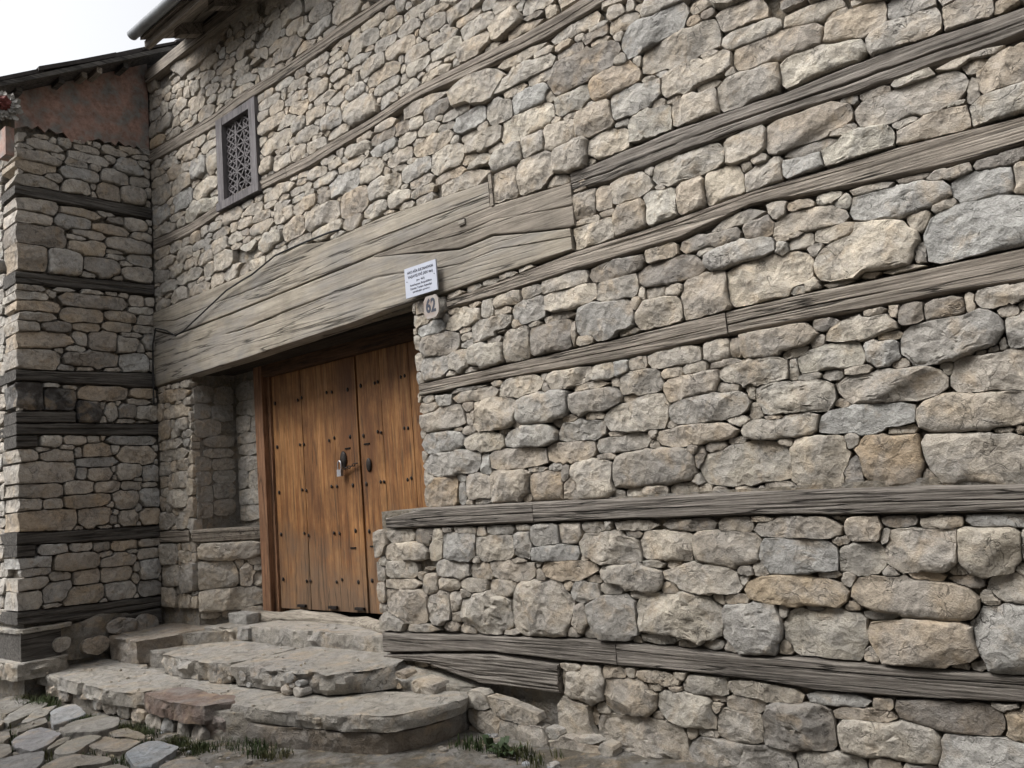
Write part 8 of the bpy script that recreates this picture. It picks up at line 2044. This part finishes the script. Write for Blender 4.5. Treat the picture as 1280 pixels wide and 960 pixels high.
# landing and the block on its left
slab('step_slab', [(-7.8, -.54), (-7.15, -.58), (-6.98, -.3), (-6.9, -.08), (-6.75, .05), (-7.8, .1)], .560, .36, T_(BRN, 1.15), rough=1.2, tilt=(.01, .03))
slab('step_slab', [(-6.95, -.08), (-6.3, -.02), (-6.28, .3), (-6.9, .3)], .585, .46, T_(GREY, .95), rough=1.3)
slab('step_slab', [(-6.34, -.02), (-5.5, -.03), (-4.46, -.01), (-4.35, .2), (-4.4, .36), (-6.3, .36)], .612, .47, T_(GREY, 1.12), rough=1.2)
slab('step_block', [(-6.86, .12), (-6.55, .12), (-6.53, .26), (-6.85, .26)], .672, .585, T_((.3, .29, .27)), n=28, rings=5, rough=.5)
slab('step_block', [(-6.42, -.06), (-6.26, -.05), (-6.25, .1), (-6.42, .1)], .60, .50, T_((.33, .31, .28)), n=24, rings=4, rough=.5)
# mortar apron between steps and wall on the right
slab('mortar_apron', [(-4.42, -.28), (-4.1, -.26), (-3.72, -.16), (-3.5, .0), (-3.5, .3), (-4.45, .3)], .44, .3, T_((.235, .22, .19)), tilt=(-.13, .10), rough=1.6)
for x, zz, a, b in ((-4.17, .41, .075, .05), (-3.92, .385, .11, .048)):
    V, F = stone_geo((x, zz), superellipse(a, b, 24, rt, .6), (Vector((0, -.24, 0)), Vector((1, 0, 0)), Vector((0, -1, 0))), rt, prot=.05, back=.1); stone_obj('rubble_stone', V, F, stone_tint('-', 'main', rt), steps)
grit = Heap()
for k in range(110):
    x = rt.uniform(-7.8, -3.8); y = rt.uniform(-1.1, .3); z_ = None
    if y < -.72: z_ = .352
    elif y > .02 and -6.3 < x < -4.5: z_ = .612
    elif -.62 < y < -.06 and -6.4 < x < -4.4: z_ = .502
    if z_ is None: continue
    a = rt.uniform(.003, .012) * (1 if rt.random() < .93 else 2)
    V, F = stone_geo((x, y), superellipse(a * 1.3, a, 8, rt, .9), (Vector((0, 0, z_ + .003)), Vector((1, 0, 0)), Vector((0, 0, 1))), rt, back=.01, prot=a * .7, rings=3, flat=.4, up=Vector((0, 1, 0)))
    grit.add(V, F, stone_tint('-', 'main', rt))
tag(grit.build('grit', M['stone'], steps), kind='stuff')
# foot of the wing beside the steps
for nm, pts, zt, zb, tn in (('foot_slab', [(-8.6, -1.30), (-7.75, -1.28), (-7.72, -1.0), (-7.75, -.85), (-8.6, -.9)], .735, .70, T_(GREY, 1.1)),
                            ('foot_slab', [(-8.6, -1.38), (-7.72, -1.33), (-7.66, -1.05), (-7.7, -.9), (-8.6, -.9)], .47, .33, T_(GREY, 1.1))):
    slab(nm, pts, zt, zb, tn, parent=wing, rough=1.6)
box('foot_beam', (-9.5, -1.27, .46), (-7.76, -.95, .705), M['dark_beam'], wing, .02, .01)
V, F = stone_geo((-.62, .57), superellipse(.40, .17, 36, rw, .7), 'wing', rw, prot=.05, back=.1, rings=9, flat=.9); stone_obj('mortar_lump', V, F, (.15, .135, .11, .3), wing, M['slab'])
for a, zz, ra, rb, tg in ((-.95, .56, .075, .06, '-'), (-.66, .49, .13, .075, 'b'), (-.42, .62, .15, .07, 'd'), (-.2, .57, .12, .12, 'd')):
    V, F = stone_geo((a, zz), superellipse(ra, rb, 22, rw, .8), (Vector((XC + .05, 0, 0)), Vector((0, 1, 0)), Vector((1, 0, 0))), rw, prot=.05, back=.08); stone_obj('stone', V, F, stone_tint(tg, 'wing', rw), wing)

# ================================================================== GROUND
def ground_z(x, y): return .135 + .02 * nz((x, y, 0), .8) + .008 * nz((x, y, 4), 5)
xs = [-400, -120, -40, -14] + list(np.arange(-10, 2.01, .15)) + [6, 20, 80, 400]; ys = [-400, -120, -40, -12, -7] + list(np.arange(-5, 1.01, .15)) + [3, 10, 40, 120, 400]
V = [(x, y, ground_z(x, y) if -10 <= x <= 2 and -5 <= y <= 1 else .13) for y in ys for x in xs]
nx = len(xs); F = [(j * nx + i, j * nx + i + 1, (j + 1) * nx + i + 1, (j + 1) * nx + i) for j in range(len(ys) - 1) for i in range(nx - 1)]
ground = link('ground', from_np('ground', V, F), M['dirt'], None, 180); tag(ground, kind='structure')
FLAGS = [[(-8.039, -1.333), (-7.951, -1.247), (-7.596, -1.249), (-7.267, -1.518), (-7.237, -1.589)], [(-7.016, -1.655), (-7.267, -1.518), (-7.528, -1.245), (-7.322, -1.207), (-7.162, -1.321), (-7.023, -1.537), (-6.894, -1.64)], [(-6.812, -1.604), (-7.105, -1.406), (-7.161, -1.2), (-6.957, -1.342), (-6.878, -1.392), (-6.767, -1.565)], [(-6.957, -1.342), (-7.108, -1.187), (-7.067, -1.125), (-6.579, -1.222), (-6.514, -1.395), (-6.508, -1.488)], [(-6.324, -1.518), (-6.465, -1.373), (-6.391, -1.182), (-6.165, -1.164), (-5.963, -1.265), (-5.96, -1.407), (-6.149, -1.546)], [(-6.353, -1.796), (-6.574, -1.612), (-6.522, -1.533), (-6.124, -1.57), (-5.958, -1.711), (-5.896, -1.84), (-6.17, -1.843)], [(-6.637, -1.677), (-6.816, -1.527), (-6.865, -1.407), (-6.664, -1.461), (-6.574, -1.612), (-6.545, -1.708)], [(-6.798, -1.787), (-6.674, -1.713), (-6.502, -1.76), (-6.384, -1.844), (-6.476, -1.887)], [(-5.876, -1.769), (-6.021, -1.642), (-6.084, -1.552), (-6.001, -1.565), (-5.883, -1.676), (-5.855, -1.759)], [(-5.74, -1.766), (-5.944, -1.606), (-5.936, -1.467), (-5.797, -1.438), (-5.691, -1.586), (-5.562, -1.711), (-5.634, -1.805)], [(-5.691, -1.586), (-5.87, -1.367), (-5.702, -1.411), (-5.565, -1.365), (-5.411, -1.359), (-5.341, -1.515), (-5.462, -1.572)], [(-5.921, -1.354), (-5.894, -1.234), (-5.474, -1.289), (-5.439, -1.356), (-5.613, -1.353), (-5.721, -1.402)], [(-5.245, -1.545), (-5.366, -1.371), (-5.335, -1.308), (-5.039, -1.311), (-4.867, -1.52), (-4.811, -1.601), (-4.901, -1.646), (-5.122, -1.587)], [(-5.955, -2.049), (-5.937, -1.921), (-5.839, -1.782), (-5.602, -1.877), (-5.453, -1.972), (-5.743, -2.115)], [(-5.498, -1.939), (-5.59, -1.813), (-5.562, -1.711), (-5.346, -1.622), (-5.208, -1.629), (-5.173, -1.697), (-5.327, -1.855), (-5.274, -1.988)], [(-4.821, -1.552), (-4.85, -1.456), (-4.777, -1.364), (-4.443, -1.42), (-4.395, -1.597), (-4.61, -1.631)], [(-5.139, -1.763), (-5.098, -1.66), (-4.937, -1.663), (-4.774, -1.738), (-4.967, -1.835)], [(-2.898, -0.995), (-2.898, -0.931), (-2.783, -0.895), (-2.687, -0.907), (-2.608, -1.063), (-2.734, -1.129)], [(-7.273, -1.728), (-7.182, -1.607), (-6.984, -1.641), (-6.87, -1.707), (-6.959, -1.822)], [(-6.435, -1.935), (-6.297, -1.837), (-6.073, -1.893), (-5.967, -1.996), (-6.034, -2.058)]]
rg = random.Random(41)
FT = [(.20, .185, .16), (.25, .235, .205), (.27, .255, .225), (.33, .335, .34), (.24, .22, .185), (.25, .245, .25), (.2, .18, .15), (.22, .2, .17), (.22, .2, .165), (.27, .25, .21), (.25, .21, .16), (.24, .205, .155), (.31, .33, .35), (.22, .215, .21), (.26, .235, .2), (.21, .19, .165), (.23, .21, .18), (.32, .33, .33), (.22, .2, .17), (.23, .21, .18)]
for q, t in zip(FLAGS, FT):
    slab('flagstone', q, .178 + rg.uniform(-.006, .008), .10, (t[0] * .8, t[1] * .8, t[2] * .8, rg.random()), dome=.014, n=30, parent=ground, rings=6, rough=.7)
extra = Heap()
occ = [(sum(p[0] for p in q) / len(q), sum(p[1] for p in q) / len(q), max(math.dist(p, q[0]) for p in q) / 2 + .1) for q in FLAGS]
for gx in np.arange(-8.6, 1.6, .42):            # paving that carries on below and beside the picture
    for gy in np.arange(-4.8, -.5, .34):
        x, y = gx + rg.uniform(-.06, .06), gy + rg.uniform(-.05, .05)
        if (x < -3.3 and y > -1.55) or any(math.hypot(x - a, y - b) < r_ + .1 for a, b, r_ in occ): continue
        if -5.2 < x < -2.4 and y > -1.2: continue
        rad = superellipse(rg.uniform(.17, .21), rg.uniform(.12, .165), 18, rg, .6); c = (x, y)
        Vv, Ff = stone_geo(c, rad, (Vector((0, 0, .155)), Vector((1, 0, 0)), Vector((0, 0, 1))), rg, back=.08, prot=.02, rings=4, flat=.95, up=Vector((0, 1, 0)))
        q_ = rg.choice(FT); extra.add(Vv, Ff, (q_[0] * .8, q_[1] * .8, q_[2] * .8, rg.random()))
tag(extra.build('worn_paving', M['slab'], ground), kind='stuff')
peb = Heap()
for k in range(420):
    x = rg.uniform(-7.9, -2.3); y = rg.uniform(-2.1, -.15) if x > -3.6 else rg.uniform(-2.1, -1.12)
    a = rg.uniform(.006, .026)
    Vv, Ff = stone_geo((x, y), superellipse(a * 1.3, a, 9, rg, .9), (Vector((0, 0, ground_z(x, y) + .002)), Vector((1, 0, 0)), Vector((0, 0, 1))), rg, back=.02, prot=a * .8, rings=3, flat=.3, up=Vector((0, 1, 0)))
    peb.add(Vv, Ff, (*rg.choice(FT), rg.random()))
tag(peb.build('gravel', M['slab'], ground), kind='stuff')
# grass along the foot of the steps and in the paving joints
gv, gf = [], []
def tuft(x, y, z_, hgt, nb, spread):
    for _ in range(nb):
        a = rg.uniform(0, 2 * math.pi); px_, py_ = x + rg.gauss(0, spread), y + rg.gauss(0, spread * .7)
        h = hgt * rg.uniform(.4, 1.15); wd = rg.uniform(.002, .0042); ln = rg.uniform(.2, .8) * h
        dx, dy = math.cos(a), math.sin(a); o = len(gv)
        gv.extend([(px_ - dy * wd, py_ + dx * wd, z_ - .01), (px_ + dy * wd, py_ - dx * wd, z_ - .01), (px_ + dx * ln * .4 + dy * wd * .7, py_ + dy * ln * .4 - dx * wd * .7, z_ + h * .6), (px_ + dx * ln * .4 - dy * wd * .7, py_ + dy * ln * .4 + dx * wd * .7, z_ + h * .6), (px_ + dx * ln, py_ + dy * ln, z_ + h)])
        gf.extend([(o, o + 1, o + 2, o + 3), (o + 3, o + 2, o + 4)])
for k in range(150):
    x = rg.uniform(-7.75, -4.9); y = -1.17 - abs(rg.gauss(0, .06)) - (.06 if x < -6.3 else .0)
    if nz((x, 0, 3), 3.0) > -.15: tuft(x, y, ground_z(x, y), .042, 30, .04)
for k in range(30): tuft(rg.uniform(-7.9, -7.3), rg.uniform(-1.32, -1.14), .14, .07, 24, .04)
for k in range(110):
    q = rg.choice(FLAGS[:17]); i = rg.randrange(len(q)); a, b = q[i], q[(i + 1) % len(q)]; t = rg.random(); cx_ = sum(p[0] for p in q) / len(q); cy_ = sum(p[1] for p in q) / len(q)
    x, y = a[0] + (b[0] - a[0]) * t, a[1] + (b[1] - a[1]) * t; x += (x - cx_) * .08; y += (y - cy_) * .12
    tuft(x, y, .14, .042, 12, .02)
for k in range(26): tuft(rg.uniform(-4.9, -4.3), rg.uniform(-1.12, -.98), .14, .045, 16, .03)
for k in range(30): tuft(rg.uniform(-3.55, -2.85), rg.uniform(-.5, -.3), .14, .05, 12, .03)
tag(link('grass', from_np('grass', gv, gf), M['grass'], None), 'short green grass growing along the foot of the steps and between flagstones', 'grass', kind='stuff')
# weed by the right-hand end of the steps
weed = tag(empty('weed', (-3.18, -.40, .15)), 'low leafy weed growing at the wall foot right of the steps', 'weed')
for k in range(14):
    a = rg.uniform(0, 2 * math.pi); el = rg.uniform(.2, 1.1); L_ = rg.uniform(.06, .13)
    d = Vector((math.cos(a) * math.cos(el), math.sin(a) * math.cos(el), math.sin(el))); s = d.cross(Vector((0, 0, 1))).normalized() * L_ * .22; up_ = s.cross(d).normalized()
    b0 = Vector((-3.18 + rg.uniform(-.13, .13), -.40 + rg.uniform(-.04, .04), .14)); bm = bmesh.new()
    c = [b0, b0 + d * L_ * .45, b0 + d * L_ * .75 + up_ * .004, b0 + d * L_ - Vector((0, 0, .02))]
    wds = (.12, .9, .8, .05); rows = [[bm.verts.new(p - s * w_), bm.verts.new(p - up_ * .006 * (1 if w_ > .3 else 0)), bm.verts.new(p + s * w_)] for p, w_ in zip(c, wds)]
    for r0, r1 in zip(rows, rows[1:]):
        bm.faces.new((r0[0], r0[1], r1[1], r1[0])); bm.faces.new((r0[1], r0[2], r1[2], r1[1]))
    bm_obj('leaf', bm, M['leaf'], weed, 60)

# ================================================================== HOUSE ACROSS THE LANE (added behind the camera, out of view, to shade the lower wall and lane)
nb = tag(empty('unseen_lane_house', (-2, -5.6, .1)), 'plain rendered house added unseen across the lane to shade the stone wall', 'house')
NY, NH = -5.5, 6.7
M['plaster'] = stone_material('lime_plaster', False, (.24, .22, .185), .95, .5, .6)
bm = bmesh.new()
opn = [(-7.4, -6.5, 1.2, 2.5), (-4.6, -3.6, .1, 2.3), (-1.4, -.5, 1.2, 2.5), (1.6, 2.5, 1.2, 2.5)]
xs_ = sorted({-9.0, 5.0, *[v for o_2 in opn for v in o_2[:2]]})
for a, b in zip(xs_, xs_[1:]):
    hole = [q for q in opn if q[0] == a]
    if hole: add_box(bm, (a, NY - .5, -.2), (b, NY, hole[0][2])); add_box(bm, (a, NY - .5, hole[0][3]), (b, NY, NH))
    else: add_box(bm, (a, NY - .5, -.2), (b, NY, NH))
bm_obj('wall', bm, M['plaster'], nb)
box('back_wall', (-9, -11, -.2), (5, -10.5, NH), M['plaster'], nb, 0); box('end_wall', (-9, -10.49, -.2), (-8.5, NY - .51, NH), M['plaster'], nb, 0); box('end_wall', (4.5, -10.49, -.2), (5, NY - .51, NH), M['plaster'], nb, 0)
bm = bmesh.new(); add_prism(bm, [(-9.4, NY + .45, NH - .15), (-9.4, -8.3, NH + 1.2), (-9.4, -11.4, NH - .15), (-9.4, -11.4, NH - .27), (-9.4, -8.3, NH + 1.08), (-9.4, NY + .45, NH - .27)], (14.8, 0, 0)); bm_obj('roof', bm, M['roofing'], nb)
for k, q in enumerate(opn):
    if k == 1: box('door', (q[0] + .01, NY - .3, q[2]), (q[1] - .01, NY - .24, q[3] - .01), M['frame'], nb, .006)
    else:
        wf = box('window', (q[0] + .01, NY - .3, q[2] + .01), (q[1] - .01, NY - .26, q[3] - .01), M['black'], nb, 0)
        for u in (0, .47, .94): box('window_frame', (q[0] + .012 + u * .83, NY - .26, q[2] + .012), (q[0] + .07 + u * .83, NY - .2, q[3] - .012), M['window'], nb, .004)

# ================================================================== SIGNS, CABLE
def text_part(name, s, size, loc, m, parent, sx=1., bold=0., rot=0.):
    cu = bpy.data.curves.new(name, 'FONT'); cu.body = s; cu.size = size; cu.align_x = 'CENTER'; cu.align_y = 'CENTER'; cu.extrude = .0008; cu.offset = bold; cu.resolution_u = 3
    t = bpy.data.objects.new(name, cu); COL.objects.link(t); dg = bpy.context.evaluated_depsgraph_get()
    me = bpy.data.meshes.new_from_object(t.evaluated_get(dg)); bpy.data.objects.remove(t)
    o = link(name, me, m, None); o.matrix_world = Matrix.Translation(loc) @ Matrix.Rotation(rot, 4, 'Y') @ Matrix.Rotation(math.pi / 2, 4, 'X') @ Matrix.Diagonal((sx, 1, 1, 1))
    bpy.context.view_layer.update(); o.parent = parent; o.matrix_parent_inverse = parent.matrix_world.inverted(); return o
SX0, SX1, SZ0, SZ1 = -4.035, -3.722, 2.970, 3.182
sign = tag(empty('information_plaque', ((SX0 + SX1) / 2, -.07, SZ0)), 'small white plaque with lines of dark lettering on the pale lintel', 'plaque')
box('plate', (SX0, -.078, SZ0), (SX1, -.066, SZ1), M['sign'], sign, .002)
scx = (SX0 + SX1) / 2
for s, z_, sz, w_ in (("HACI AĞA SULTANOVUN", 3.145, .0255, .255), ("YAŞAYIŞ EVİ (XIX əsr)", 3.112, .0255, .25), ("(inv. 467)", 3.078, .02, .08), ("Azərbaycan Respublikası", 3.051, .0215, .215), ("Dövlət Turizm Agentliyi", 3.025, .0215, .21), ("tərəfindən qorunur", 3.001, .0195, .17)):
    o = text_part('lettering', s, sz, (scx, -.0785, z_), M['ink'], sign, 1., .0006 if z_ > 3.1 else 0)
    wx = max(v.co.x for v in o.data.vertices) - min(v.co.x for v in o.data.vertices)
    for v in o.data.vertices: v.co.x *= w_ / wx
for x in (SX0 + .02, SX1 - .02):
    bm = bmesh.new(); bmesh.ops.create_icosphere(bm, subdivisions=1, radius=.004, matrix=Matrix.Translation((x, -.079, 3.085))); bm_obj('screw', bm, M['iron'], sign)
num = tag(empty('house_number', (-3.79, -.08, 2.78)), 'small cream house number plate reading 62 beside the door head', 'number plate')
NX, NZ_ = -3.79, 2.862
oc = [(a * .88, b * .9) for a, b in [(-.078, -.05), (-.05, -.088), (.05, -.088), (.082, -.045), (.082, .045), (.055, .085), (-.05, .085), (-.078, .05)]]
bm = bmesh.new(); add_prism(bm, [(NX + a, -.085, NZ_ + b) for a, b in oc], (0, .014, 0)); bm_obj('plate', bm, M['plate'], num, None, .004)
o = text_part('digits', "62", .132, (NX, -.0862, NZ_ + .004), M['ink'], num, .72, .004)
bm = bmesh.new(); add_tube(bm, [(-4.80, .0, 3.70), (-4.874, -.045, 3.69), (-5.229, -.055, 3.69), (-5.6, -.06, 3.68), (-5.95, -.06, 3.60), (-6.10, -.06, 3.585), (-6.366, -.06, 3.55), (-6.779, -.06, 3.431), (-7.136, -.06, 3.327), (-7.299, -.06, 3.305), (-7.482, -.06, 3.392), (-7.685, -.06, 3.452), (-7.755, -.06, 3.30), (-7.765, -.06, 3.0), (-7.765, -.06, 2.7)], .008, 6)
tag(bm_obj('cable', bm, M['cable'], None, 60), 'thin black cable drooping across the pale lintel to the corner', 'cable')
